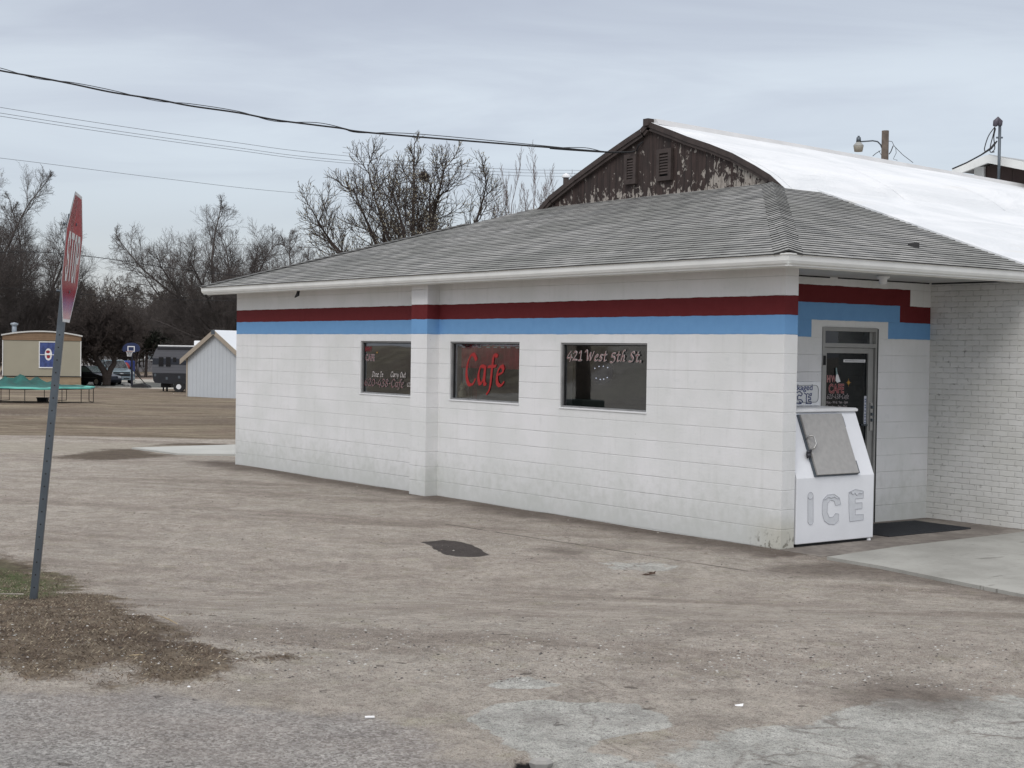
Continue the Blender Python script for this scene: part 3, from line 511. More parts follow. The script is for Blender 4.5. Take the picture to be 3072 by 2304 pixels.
# gutter: K profile swept round the corner
prof = [(.125, 2.985), (.012, 2.985+.047), (0, 2.985+.050), (0, 2.985+.038), (.012, 3.018), (.016, 2.965), (.03, 2.937), (.055, 2.925), (.055, 2.912), (.125, 2.912)]
prof[0] = (.125, 3.035)
E0 = .46; GXL = XL-.47
def sweep(mb, prof, path):
    for (o1, z1), (o2, z2) in zip(prof[:-1], prof[1:]):
        pts = []
        for o_, z_ in ((o1, z1), (o2, z2)): pts.append([(GXL+0*o_, -E0+o_, z_), (E0-o_, -E0+o_, z_), (E0-o_, 15.5, z_)])
        for i in range(2): mb.face([pts[0][i], pts[1][i], pts[1][i+1], pts[0][i+1]])
mb = MB(); sweep(mb, prof, None); mb.face([(GXL, -E0+o_, z_) for o_, z_ in prof]); mb.box(E0-.125, E0-.122, -E0+.125, 15.4, 2.90, 3.05); mb.box(GXL+.02, E0-.125, -E0+.122, -E0+.125, 2.9, 3.05)
gut = mb.build('gutter', M['gutter'], cafe)
mb = MB(); mb.box(E0-.05, E0+.002, -E0-.002, -E0+.05, 2.907, 2.916); mb.box(E0-.05, E0+.002, -E0-.002, -E0+.05, 3.022, 3.0375)
mb.build('gutter_corner', M['gutter'], gut)
mb = MB(); mb.tube([(-9.85, -.30, 2.925), (-9.83, -.33, 2.84), (-9.90, -.34, 2.80)], [.02, .03, .008], 6); mb.build('loose_flashing', M['black'], cafe)
# ------------------------------------------------------------------ shingle roof (real overlapping courses)
ZE = 3.035; SL = 1/3.; DX = .102; D0 = .0
rnd = random.Random(4)
def zroof(d): return ZE+d*SL
mb = MB(); mb2 = MB()
def jit(a, k): return (math.sin(a*1.7+k*2.1)+math.sin(a*4.3+k*5.7)*.6+math.sin(a*11.+k)*.45)*.0016+rnd.uniform(-.0014, .0014)
NC = 41
def dd(c): return c*DX-.035
for c in range(NC):   # south slope: eave y=-.46, hip corners both ends
    d0, d1 = max(dd(c), -.035), dd(c+1)+.03
    if dd(c) > 4.02: break
    y0, y1 = -E0+.03+d0, -E0+.03+min(d1, 4.05); yb = min(y1, 3.56); xa = -E0-12.13+0; 
    xl0 = XL-.45+max(d0, 0)+.02; xr0 = .44-max(d0, 0)-.10
    xl1 = XL-.45+max(d1, 0)+.02; xr1 = .44-max(d1, 0)-.10
    n = 46
    for i in range(n):
        t0, t1 = i/n, (i+1)/n; A, B = xl0+(xr0-xl0)*t0, xl0+(xr0-xl0)*t1; A1, B1 = max(A, xl1), min(B, xr1) if i == n-1 else B
        if i > 0 and A1 > A and A1 > B: A1 = A
        ja, jb = jit(A, c), jit(B, c); z0 = zroof(d0)+.011; z1 = zroof(d1)-.000
        uv = [(A, c*.127), (B, c*.127), (B1, c*.127+.155), (A1, c*.127+.155)]
        mb.face([(A, y0, z0+ja), (B, y0, z0+jb), (B1, y1, z1), (A1, y1, z1)], 0, uv)
        mb.face([(A, y0+.002, z0-.0125+ja*.5), (B, y0+.002, z0-.0125+jb*.5), (B, y0, z0+jb), (A, y0, z0+ja)], 1)
for c in range(NC):   # east slope
    d0, d1 = dd(c), dd(c+1)+.03; x0 = E0-.03-d0; x1 = E0-.03-d1; y0a = -.44+max(d0, 0)+.10; y0b = -.44+max(d1, 0)+.10
    ye = 3.86+(.45-x0)*.085; n = max(3, int((ye-y0a)/.28))
    if ye-y0a < .1: break
    for i in range(n):
        A, B = y0a+(ye-y0a)*i/n, y0a+(ye-y0a)*(i+1)/n; A1 = max(A, y0b); B1 = B
        ja, jb = jit(A, c+50), jit(B, c+50); z0 = zroof(d0)+.011; z1 = zroof(d1)
        uv = [(A+20, c*.127), (B+20, c*.127), (B1+20, c*.127+.155), (A1+20, c*.127+.155)]
        mb.face([(x0, A, z0+ja), (x0, B, z0+jb), (x1, B1, z1), (x1, A1, z1)], 0, uv); mb.face([(x0-.002, A, z0-.0125), (x0-.002, B, z0-.0125), (x0, B, z0+jb), (x0, A, z0+ja)], 1)
for c in range(39):   # hip courses woven round the near corner
    d0, d1 = dd(c), dd(c+1)+.03
    def ring(d, lift, wd):
        hx, hy = .43-d, -.43+d; z = zroof(d)+lift
        return [(hx-wd, hy, z-.010), (hx-wd*.6, hy+.0, z+.0), (hx-.07, hy+.012, z+.014), (hx-.022, hy+.022, z+.024), (hx-.012, hy+.07, z+.014), (hx, hy+wd*.6, z+.0), (hx, hy+wd, z-.010)]
    wd = .205+rnd.uniform(-.008, .008); r0 = ring(d0, .026+rnd.uniform(-.002, .003), wd); r1 = ring(d1, .012, wd); rb = ring(d0+.003, .006, wd)
    for i in range(6):
        u0, u1 = i*.05+40+c*.31, (i+1)*.05+40+c*.31
        mb.face([r0[i], r0[i+1], r1[i+1], r1[i]], 0, [(u0, c*.127), (u1, c*.127), (u1, c*.127+.155), (u0, c*.127+.155)]); mb.face([rb[i], rb[i+1], r0[i+1], r0[i]], 1)
    mb.face([r0[0], r1[0], (r1[0][0], r1[0][1], r1[0][2]-.02), (r0[0][0], r0[0][1], r0[0][2]-.03)], 1); mb.face([r0[6], r1[6], (r1[6][0], r1[6][1], r1[6][2]-.02), (r0[6][0], r0[6][1], r0[6][2]-.03)], 1)
# underlay planes (south, east, west) keep the roof solid
mb.face([(XL-.44, -.42, ZE-.02), (.43, -.42, ZE-.02), (-3.55, 3.55, zroof(3.98)-.03), (XL-.44+3.98, 3.55, zroof(3.98)-.03)], 1)
mb.face([(.42, -.42, ZE-.02), (.42, 3.86, ZE-.02), (-3.55, 4.2, zroof(3.97)-.03), (-3.55, 3.55, zroof(3.97)-.03)], 1)
mb.face([(XL-.44, -.42, ZE), (XL-.44+3.98, 3.55, zroof(3.98)), (XL-.44+3.98, 15, zroof(3.98)), (XL-.44, 15, ZE)][::-1], 0, [(0, 0), (5, 4), (15, 4), (15, 0)])
shr = mb.build('shingle_roof', [M['shingle'], M['butt']], cafe)
mb = MB()
for c in range(32):   # hip caps at the far left corner
    d0 = dd(c); hx, hy = XL-.44+d0, -.44+d0; z = zroof(d0)+.02
    mb.face([(hx-.02, hy+.14, z-.0), (hx, hy, z+.012), (hx+.14, hy-.01, z+.0), (hx+.28, hy+.13, z+.03), (hx+.14, hy+.14, z+.05), (hx+.12, hy+.28, z+.03)])
mb.build('hip_cap', M['shingle'], shr)
mb = MB(); vx_ = on(*q(5, 1430, 1195), 0, -.3); mb.box(-.36, -.26, 2.42, 2.5, 3.27, 3.33); mb.build('roof_patch', M['butt'], shr)
# ------------------------------------------------------------------ big arched roof behind with its peeling gable
YG = 3.52
outl = [on(*q(4, *a), 1, YG) for a in ((240, 748), (330, 645), (500, 508), (700, 362), (850, 258), (940, 198), (985, 146), (1030, 163), (1150, 208), (1250, 248), (1400, 298), (1550, 358), (1700, 440), (1800, 502), (1878, 548))]
AP = [(float(a[0]), float(a[2])) for a in outl]
base = lambda x: zroof(3.98)-.05
AP[-1] = (AP[-1][0], ZE+(.43-AP[-1][0])*SL+.016)
mb = MB(); poly = [(x, z-.04) for x, z in AP]; low = [(AP[-1][0], 4.25), (AP[0][0], 4.22)]
pts = poly+low; mb.face([(x, YG+.05, z) for x, z in pts][::-1]); gab = mb.build('gable_wall', M['gable'], cafe)
mb = MB()
for (xa, za), (xb, zb) in zip(AP[:-1], AP[1:]):
    L = math.hypot(xb-xa, zb-za); nx, nz = -(zb-za)/L, (xb-xa)/L
    for (i0, i1, yy, y2) in ((-.012, .068, YG-.03, YG+.05), (.068, .115, YG-.01, YG+.05)):
        a0 = (xa-nx*i0, za-nz*i0); a1 = (xa-nx*i1, za-nz*i1); b0_ = (xb-nx*i0, zb-nz*i0); b1_ = (xb-nx*i1, zb-nz*i1)
        mb.face([(a1[0], yy, a1[1]), (b1_[0], yy, b1_[1]), (b0_[0], yy, b0_[1]), (a0[0], yy, a0[1])]); mb.face([(a1[0], yy, a1[1]), (a1[0], y2, a1[1]), (b1_[0], y2, b1_[1]), (b1_[0], yy, b1_[1])])
pk = AP[6]; mb.box(pk[0]-.055, pk[0]+.055, YG-.06, YG+.06, pk[1]-.06, pk[1]+.045); mb.build('rake_trim', M['brown_trim'], gab)
# gable louvres
def louvre(a, b, sl=1):
    x0, z1 = a; x1, z0 = b; fr = MB(); y = YG+.045; w_ = .065
    for bx in ((x0, x0+w_, z0, z1), (x1-w_, x1, z0, z1), (x0+w_, x1-w_, z1-w_, z1), (x0+w_, x1-w_, z0, z0+w_)): fr.box(bx[0], bx[1], y-.05, y, bx[2], bx[3])
    o = fr.build('louvre', M['brown_trim'], cafe); bk = MB(); bk.face([(x0+w_, y-.004, z0+w_), (x1-w_, y-.004, z0+w_), (x1-w_, y-.004, z1-w_), (x0+w_, y-.004, z1-w_)]); bk.build('opening', M['dark'], o)
    s = MB(); n = 8
    for i in range(n):
        if i == 0 and sl == 2: continue
        zc = z0+w_+(z1-z0-2*w_)*(i+.5)/n; s.prism([(y-.048, zc-.028), (y-.040, zc-.034), (y-.008, zc+.018), (y-.016, zc+.024)], x0+w_+.002, x1-w_-.002, 'x')
    s.build('slat', M['brown_trim'], o)
for (a, b, sl) in (((838, 368), (912, 555), 1), ((1052, 332), (1146, 530), 2)):
    A_, B_ = on(*q(4, *a), 1, YG+.04), on(*q(4, *b), 1, YG+.04); louvre((A_[0], A_[2]), (B_[0], B_[2]), sl)
# arch sheets + lower white slope
mb = MB(); YE = 12.98; xr, zr = AP[-1]; ys = [YG-.012]+[YG-.012+i*(YE-YG+.012)/30 for i in range(1, 31)]
prof_ = []
for (xa, za), (xb, zb) in zip(AP[:-1], AP[1:]):
    for k in range(2): prof_.append((xa+(xb-xa)*k/2, za+(zb-za)*k/2))
prof_.append(AP[-1]); prof_.append((AP[-1][0]+.10, AP[-1][1]-.075))
def sag(z, y): return -.027*max(0, y-YG)*max(0, (z-4.33)/1.24)
def sheetz(x, z, y): return z+sag(z, y)+.008+(.012*math.sin(x*2.3+y*.9)*math.sin(y*.7-x)+.012)*min(1, (y-YG+.012)/.8)
for (xa, za), (xb, zb) in zip(prof_[:-1], prof_[1:]):
    for y0, y1 in zip(ys[:-1], ys[1:]):
        mb.face([(xa, y0, sheetz(xa, za, y0)), (xb, y0, sheetz(xb, zb, y0)), (xb, y1, sheetz(xb, zb, y1)), (xa, y1, sheetz(xa, za, y1))])
for (xa, za), (xb, zb) in zip(AP[:-1], AP[1:]): mb.face([(xa, YG-.012, za-.03), (xb, YG-.012, zb-.03), (xb, YG-.012, zb+.008), (xa, YG-.012, za+.008)])
def lower(x): return ZE+(.43-x)*SL+.016
def ystart(x): return 3.86+(.45-x)*.085
xs = np.linspace(xr-.0, .52, 14)
for xa, xb in zip(xs[:-1], xs[1:]):
    n = 32
    for i in range(n):
        f = lambda x, k: ystart(x)+(15.6-ystart(x))*(k/n)**1.15
        P_ = [(xa, f(xa, i)), (xb, f(xb, i)), (xb, f(xb, i+1)), (xa, f(xa, i+1))]
        mb.face([(x, y, max(lower(x), 0)+.008*math.sin(y*1.4+x*2)*math.sin((x-xr)*2.9)+.012) for x, y in P_])
    mb.face([(xa, ystart(xa), lower(xa)+.014), (xb, ystart(xb), lower(xb)+.014), (xb, ystart(xb), lower(xb)-.03), (xa, ystart(xa), lower(xa)-.03)])
pass
wr = mb.build('white_membrane_roof', M['white_roof'], cafe, True)
mb = MB(); pk = AP[6]; rc = [(pk[0]-.16, pk[1]-.05), (pk[0]-.10, pk[1]+.045), (pk[0]+.10, pk[1]+.045), (pk[0]+.17, pk[1]-.045)]; yy_ = np.linspace(YG+.06, YE, 12)
for ya, yb in zip(yy_[:-1], yy_[1:]):
    for (xa, za), (xb, zb) in zip(rc[:-1], rc[1:]): mb.face([(xa, ya, za+sag(pk[1], ya)), (xb, ya, zb+sag(pk[1], ya)), (xb, yb, zb+sag(pk[1], yb)), (xa, yb, za+sag(pk[1], yb))])
mb.face([(x, yy_[0], z+sag(pk[1], yy_[0])) for x, z in rc]); mb.build('ridge_cap', worn('ridge_paint', (.60, .60, .60), .12, 2, .6), wr)
mb = MB(); mb.prism([(AP[0][0], AP[0][1]), (AP[3][0], AP[3][1]-.2), (pk[0], pk[1]-.34), (AP[9][0], AP[9][1]-.2), (xr, zr), (xr, 2.95), (AP[0][0], 2.95)], 13.0, 13.05, 'y'); mb.build('rear_gable', M['gable'], cafe)
# ------------------------------------------------------------------ windows
def window(i, x0, x1, z0, z1):
    mb = MB(); fw = .022; y0, y1 = .018, .075
    for a, b_, c_, d_ in ((x0, x0+fw, z0, z1), (x1-fw, x1, z0, z1), (x0+fw, x1-fw, z0, z0+fw), (x0+fw, x1-fw, z1-fw, z1)): mb.box(a+.002*(a == x0), b_-.002*(b_ == x1), y0, y1, c_+.002*(c_ == z0), d_-.002*(d_ == z1))
    o = mb.build('window', M['wframe'], cafe); s = MB(); s.box(x0-.008, x1+.008, -.012, .016, z0-.014, z0+.003); s.build('window_sill', M['white'], o)
    g = MB(); g.face([(x0+fw, .055, z0+fw), (x1-fw, .055, z0+fw), (x1-fw, .055, z1-fw), (x0+fw, .055, z1-fw)]); g.build('pane', M['glass'], o)
    k = MB()
    for a, b_, c_, d_ in ((x0+fw, x0+fw+.02, z0+fw, z1-fw), (x1-fw-.012, x1-fw, z0+fw, z1-fw), (x0+fw, x1-fw, z1-fw-.012, z1-fw)): k.box(a, b_, .045, .06, c_, d_)
    k.build('gasket', M['black'], o)
    return o
wins = [window(i, *w_) for i, w_ in enumerate(WIN)]
YL = .052
def sign_text(parent, s, i, px, py, px2, hgt, nib, mats, slant=.12, up=0):
    a = on(*px, 1, YL); b = on(*px2, 1, YL); wd = b[0]-a[0]; o = (a[0], YL, a[2])
    for k, (mt, nb, of) in enumerate(mats):
        mb = MB(); pen(mb, s, hgt, nb, o, (1, 0, 0), (0, 0, 1), (0, -1, 0), slant=slant, off=of, width=wd); mb.build('lettering', mt, parent)
def zz_(x, y, ox, oy, sc): return ox+x*sc, oy+y*sc
s3 = 270/2133
sign_text(wins[2], '421 West 5th St.', 2, zz_(150, 402, 1680, 1030, s3), 0, zz_(1960, 430, 1680, 1030, s3), .118, .03, [(M['white_l'], .030, .0002), (M['dred_l'], .0095, .0055)])
s2 = 540/2212
for mt, nb, of in ((M['red_l'], .062, .0002),):
    mb = MB(); a = on(1060+1370*s2, 1000+640*s2, 1, YL); b = on(1060+1845*s2, 1000+655*s2, 1, YL); wd = b[0]-a[0]
    pen(mb, 'Cafe', .41, nb*1.05, (a[0]-.02, YL, a[2]+.01), (1, 0, 0), (0, 0, 1), (0, -1, 0), off=.0002, width=wd*1.06, slant=.03); mb.build('lettering', mt, wins[1])
s1 = 170/1659; T1 = lambda x, y: (1080+x*s1, 1020+y*s1)
W2 = [(M['grey_l'], .012, .0002)]
sign_text(wins[0], 'Dine In', 0, T1(350, 1068), 0, T1(690, 1075), .075, 0, [(M['white_l'], .014, .0002)])
sign_text(wins[0], 'Carry Out', 0, T1(890, 1078), 0, T1(1350, 1090), .075, 0, [(M['white_l'], .014, .0002)])
sign_text(wins[0], '620-438-Cafe', 0, T1(125, 1335), 0, T1(1300, 1365), .115, 0, [(M['grey_l'], .022, .0002), (M['dred_l'], .009, .005)])
sign_text(wins[0], '(2233)', 0, T1(1375, 1360), 0, T1(1640, 1372), .06, 0, [(M['white_l'], .010, .0002)])
def deco(parent, body, size, p, ux, uy, un, sx, mats):
    for k, (mt, bold, off) in enumerate(mats):
        oo = Vector(p)+Vector(un)*(off+.0005); text('lettering', body, size, mt, parent, oo, ux, uy, sx, bold, ext=.0003)
A_ = on(*T1(150, 330), 1, YL); deco(wins[0], 'HWY', .10, A_, (1, 0, 0), (0, 0, 1), (0, -1, 0), .8, [(M['dred_l'], .004, 0)])
A_ = on(*T1(165, 600), 1, YL); deco(wins[0], 'CAFE', .135, A_, (1, 0, 0), (0, 0, 1), (0, -1, 0), .8, [(M['grey_l'], .006, 0), (M['dred_l'], -.002, .002)])
mb = MB(); A_ = on(*T1(500, 365), 1, YL)
for k in range(8):
    th = k*math.pi/4; L = .03 if k % 2 == 0 else .018; mb.face([(A_[0]+math.cos(th+1.57)*.004, YL-.0005-k*.00005, A_[2]+math.sin(th+1.57)*.004), (A_[0]-math.cos(th+1.57)*.004, YL-.0005-k*.00005, A_[2]-math.sin(th+1.57)*.004), (A_[0]+math.cos(th)*L, YL-.0005-k*.00005, A_[2]+math.sin(th)*L)])
mb.build('lettering', M['gold_l'], wins[0])
# red valance behind the middle window
def curtain(x0, x1, z0, z1, y, name, label, mt, wv=.02, n=60):
    mb = MB(); pts = []
    for i in range(n+1):
        x = x0+(x1-x0)*i/n; yy = y+wv*math.sin(i*1.15)+wv*.4*math.sin(i*.37); pts.append((x, yy))
    for (xa, ya), (xb, yb) in zip(pts[:-1], pts[1:]):
        mb.face([(xa, ya, z0), (xb, yb, z0), (xb, yb, z1), (xa, ya, z1)])
    return tag(mb.build(name, mt, None, True), label, 'curtain')
M['curtain'] = worn('maroon_curtain', (.50, .05, .07), .3, 6, .9)
curtain(-6.03, -4.60, 1.78, 2.10, .135, 'curtain', 'maroon pleated valance hanging at the top of the Cafe window', M['curtain'])
tag(M['curtain'].copy(), None); cv = MB(); cv.tube([(-6.08, .135, 2.085), (-4.56, .135, 2.085)], .008, 8); rod = cv.build('curtain_rod', M['alum'])
tag(rod, 'thin metal curtain rod above the maroon valance', 'rod')
rg = MB()
for i, x in enumerate((-5.93, -5.56, -5.36, -5.2, -5.04, -4.9, -4.72)): rg.box(x-.035, x+.035, .098, .104, 2.055, 2.072)
rg.build('ring', M['white'], rod)
curtain(-6.0, -5.86, 1.1, 1.78, .3, 'side_curtain', 'narrow dark red side curtain at the left of the Cafe window', worn('red_side', (.16, .02, .025), .3, 6, .9), .012, 10)
mb = MB(); mb.box(-6.09, -5.96, .20, .22, 1.0, 2.3); tag(mb.build('pale_board', worn('pale_board_paint', (.6, .6, .6), .1, 2, .8)), 'pale upright board inside the left of the Cafe window', 'board')
vs = MB(); c0 = (-5.99, .14, 1.375); vs.lathe([(0, 0), (.05, 0), (.065, .03), (.062, .07), (.04, .10), (.03, .12), (.045, .145), (.042, .17), (.02, .19), (0, .192)], c0, 16)
for k in (-1, 1): vs.tube([(c0[0]+k*.025, .14, 1.55), (c0[0]+k*.045, .14, 1.60)], [.014, .004], 6)
tag(vs.build('figurine', worn('cream_ceramic', (.62, .58, .44), .1, 6, .35), None, True), 'small cream ceramic figurine on the sill of the Cafe window', 'figurine')
# LED sign hanging inside the address window
led = thing('open_sign', 'dark oval led sign with white dots inside the address window', 'sign', (0, 0, 0)); ca = on(*zz_(990, 690, 1680, 1030, s3), 1, .12)
mb = MB(); mb.lathe([(0, -.01), (.20, -.01), (.21, 0), (.20, .01), (0, .01)], (0, 0, 0), 28); o = mb.build('panel', mat('led_panel', None, .4, col=(.03, .03, .055)), led)
for v_ in o.data.vertices: x, y, z_ = v_.co; v_.co = (ca[0]+x, ca[1]+z_, ca[2]+y*.72)
mb = MB()
for a, b_ in ((828, 592), (928, 548), (1028, 545), (1133, 575), (858, 825), (955, 855), (1038, 848), (1122, 812)):
    p_ = on(*zz_(a, b_, 1680, 1030, s3), 1, .108); mb.lathe([(0, 0), (.0065, 0), (.006, .004), (0, .005)], (0, 0, 0), 8); n = 4*8
    for k in range(n): x, y, z_ = mb.v[-n+k]; mb.v[-n+k] = (p_[0]+x, p_[1]-z_, p_[2]+y)
mb.build('led', mat('led_white', None, .4, col=(.6, .6, .7), emit=((.75, .8, 1), 1.1)), led)
# ------------------------------------------------------------------ door
XD = -1.12; fr = MB()
for a, b_, c_, d_ in ((1.854, 1.897, .0, 2.357), (2.802, 2.845, .0, 2.357), (1.897, 2.802, 2.312, 2.357), (1.897, 2.802, 2.12, 2.17)): fr.box(XD-.10, XD+.012, a, b_, c_, d_)
dfr = fr.build('door_frame', M['alum_d'], cafe, bevel=.003)
mb = MB(); mb.box(XD-.06, XD-.03, 2.745, 2.802, 2.17, 2.312); mb.build('transom_frame', M['alum'], dfr)
mb = MB(); mb.face([(XD-.045, 1.897, 2.17), (XD-.045, 2.745, 2.17), (XD-.045, 2.745, 2.312), (XD-.045, 1.897, 2.312)]); mb.build('transom_pane', glass('transom_glass', (.3, .33, .42), 1.6), dfr)
mb = MB(); mb.box(XD-.05, XD+.014, 2.833, 2.853, 0, 2.35); mb.build('door_gasket', M['black'], dfr)
lf = MB()
for a, b_, c_, d_ in ((1.900, 1.952, .02, 2.115), (2.70, 2.798, .02, 2.115), (1.952, 2.70, 2.052, 2.115), (1.952, 2.70, .02, .22)): lf.box(XD-.055, XD-.012, a, b_, c_, d_)
door = lf.build('door', M['alum_d'], cafe, bevel=.003)
mb = MB(); mb.face([(XD-.035, 1.952, .22), (XD-.035, 2.70, .22), (XD-.035, 2.70, 2.052), (XD-.035, 1.952, 2.052)]); mb.build('pane', M['glass_d'], door)
for zh in (1.91, .2): mb = MB(); mb.box(XD-.012, XD+.03, 1.868, 1.895, zh, zh+.11); mb.build('hinge', M['black'], door)
mb = MB(); mb.box(XD-.012, XD+.0, 2.742, 2.79, 1.12, 1.46); mb.build('lock_plate', M['alum'], door)
for zc in (1.405, 1.32, 1.25): mb = MB(); mb.box(XD, XD+.018, 2.752, 2.78, zc-.018, zc+.018); mb.build('lock_cylinder', M['galv'], door)
mb = MB(); mb.box(XD-.033, XD-.028, 2.66, 2.70, 1.20, 1.54); mb.build('sticker_strip', worn('sticker_white', (.55, .57, .62), .1, 20, .6), door)
mb = MB()
for k, zc in enumerate((1.50, 1.47, 1.43, 1.40, 1.36, 1.32, 1.29, 1.25, 1.22)): mb.box(XD-.028, XD-.0265, 2.668, 2.69, zc-.008, zc+.006)
mb.build('sticker_print', mat('sticker_ink', None, .6, col=(.05, .09, .22)), door)
mb = MB(); mb.box(XD-.033, XD-.028, 2.272, 2.665, 1.945, 1.978); mb.build('notice_strip', M['white'], door); mb = MB(); mb.box(XD-.028, XD-.0265, 2.29, 2.65, 1.957, 1.966); mb.build('notice_print', M['wire_g'], door)
mb = MB(); mb.tube([(XD-.03, 2.62, 1.19), (XD-.005, 2.63, 1.19), (XD-.005, 2.695, 1.19)], .01, 8); mb.build('handle', M['galv'], door)
uy, uz, ux_ = (0, 1, 0), (0, 0, 1), (1, 0, 0)
hx = XD-.0325
deco(door, 'H', .105, (hx, 1.985, 1.712), uy, uz, ux_, .85, [(M['pink_l'], .007, 0)]); deco(door, 'WY', .105, (hx, 2.065, 1.712), uy, uz, ux_, .75, [(M['pink_l'], .005, 0)])
deco(door, 'CAFE', .145, (hx, 2.02, 1.582), uy, uz, ux_, .80, [(M['pink_l'], .008, 0), (M['dred_l'], -.001, .002)])
mb = MB(); pen(mb, '620-438-Cafe', .055, .012, (hx+.001, 1.985, 1.512), uy, uz, ux_, width=.38, slant=.15); mb.build('lettering', M['grey_l'], door)
deco(door, 'Mon. - Wed.  8am - 2pm', .043, (hx, 1.985, 1.455), uy, uz, ux_, .88, [(M['grey_l'], .0012, 0)]); deco(door, 'Thursday      8am - 8pm', .043, (hx, 1.985, 1.405), uy, uz, ux_, .88, [(M['grey_l'], .0012, 0)]); deco(door, 'Friday          8am - 8pm', .043, (hx, 1.985, 1.352), uy, uz, ux_, .88, [(M['grey_l'], .0012, 0)])
mb = MB()
for k in range(12):
    th = k*math.pi/6; L = .055 if k % 3 == 0 else .034; y_, z_ = 2.372, 1.702; xx = hx+.001+k*.00006
    mb.face([(xx, y_+math.cos(th+1.57)*.006, z_+math.sin(th+1.57)*.006), (xx, y_-math.cos(th+1.57)*.006, z_-math.sin(th+1.57)*.006), (xx, y_+math.cos(th)*L, z_+math.sin(th)*L)])
mb.build('starburst', M['gold_l'], door)
tagr = thing('hanging_tag', 'white paper tag hanging from a suction hook on the cafe door glass', 'tag', (0, 0, 0))
mb = MB(); mb.prism([(2.135, 1.80), (2.165, 1.805), (2.215, 1.715), (2.16, 1.70), (2.125, 1.725)], XD-.022, XD-.020, 'x'); mb.build('card', M['white'], tagr); mb = MB(); mb.tube([(XD-.022, 2.145, 1.80), (XD-.025, 2.138, 1.88)], [.012, .008], 8); mb.build('hook', worn('pale_teal_plastic', (.3, .42, .42), .1, 9, .4), tagr)
# ================================================================== ICE CHEST
ice = thing('ice_chest', 'white slant-front ice chest standing beside the cafe door', 'ice chest', (0, 0, 0))
M['ice'] = worn('ice_chest_enamel', (.80, .815, .845), .06, 2.2, .38); M['hatch'] = worn('grey_hatch_skin', (.40, .39, .375), .12, 16, .5, .25)
y0, y1 = .232, 1.472; xf, zf, xt, zt = -.004, .726, -.285, 1.405
mb = MB(); mb.prism([(-1.02, .035), (xf, .035), (xf, zf), (xt, zt), (-1.02, zt)], y0, y1, 'y')
body = mb.build('cabinet', M['ice'], ice, bevel=.008)
mb = MB(); mb.prism([(-1.03, zt+.001), (xt+.012, zt+.001), (xt+.03, zt+.006), (xt+.03, zt+.03), (xt, zt+.042), (-1.03, zt+.042)], y0-.008, y1+.008, 'y'); mb.build('lid_rim', M['white'], ice, bevel=.004)
mb = MB(); mb.box(-.95, -.03, y0+.03, y1-.03, .0, .035); mb.build('gap_shade', M['black'], ice)  # black box standing in for the shade in the gap under the cabinet
mb = MB(); mb.lathe([(0, 0), (.035, 0), (.03, .03), (0, .032)], (-.04, 1.43, 0), 12); mb.build('foot', M['white'], ice)
# hatch on the slope: local frame (u along y, v up the slope)
sv = Vector((xt-xf, 0, zt-zf)).normalized(); sn = Vector((sv.z, 0, -sv.x)); so = Vector((xf, 0, zf))
def slope(px, py, off=0):
    d = Vector(_F+(px-1536)/FPX*R2-(py-1152)/FPX*U2); o_ = Vector(CAMP); o2 = so+sn*off; tt = (o2-o_).dot(sn)/d.dot(sn); p_ = o_+d*tt; return p_
cs = [slope(*q(8, a, b), .03) for a, b in ((402, 255), (735, 243), (872, 722), (545, 745))]
uv_ = [((p_.y), (p_-so).dot(sv)) for p_ in cs]
def sp(u, v_, off): p_ = so+sv*v_+sn*off; return (p_.x, u, p_.z)
def plate(name, pts, o0, o1, mt, par, bevel=0):
    mb = MB(); n = len(pts); b0 = [sp(u, v_, o0) for u, v_ in pts]; b1 = [sp(u, v_, o1) for u, v_ in pts]; mb.face(b1)
    mb.face(b0[::-1])
    for i in range(n): mb.face([b0[i], b0[(i+1) % n], b1[(i+1) % n], b1[i]])
    return mb.build(name, mt, par, bevel=bevel)
ua = (uv_[0][0]+uv_[3][0])/2; ub = (uv_[1][0]+uv_[2][0])/2; va = (uv_[2][1]+uv_[3][1])/2; vb = (uv_[0][1]+uv_[1][1])/2
hat = plate('hatch', [(ua, va), (ub, va), (ub, vb), (ua, vb)], .006, .045, M['hatch'], ice, .006)
plate('hatch_gasket', [(ua-.022, va-.01), (ub+.004, va-.01), (ub+.004, vb+.004), (ua-.022, vb+.004)], .0005, .02, M['galv'], hat)
plate('hinge', [(ub+.008, vb-.15), (ub+.022, vb-.15), (ub+.022, vb-.03), (ub+.008, vb-.03)], .002, .03, M['galv'], hat); plate('hinge', [(ub+.006, va), (ub+.022, va), (ub+.022, va+.14), (ub+.006, va+.14)], .002, .035, M['galv'], hat)
vm = va+(vb-va)*.52; mb = MB(); mb.tube([sp(ua-.012, vm+.065, .04), sp(ua+.0, vm+.07, .085), sp(ua+.035, vm+.055, .105), sp(ua+.04, vm-.03, .105), sp(ua+.01, vm-.07, .085), sp(ua-.01, vm-.075, .04)], .012, 8); mb.build('handle', M['alum'], hat, True)
mb = MB(); mb.tube([sp(ua-.06, vm-.10, .03), sp(ua-.01, vm-.085, .05)], .014, 8); mb.tube([sp(ua-.055, vm-.11, .04), sp(ua-.06, vm-.16, .04)], .026, 10); mb.build('padlock', worn('padlock_metal', (.06, .06, .07), .3, 20, .4, .6), hat, True)
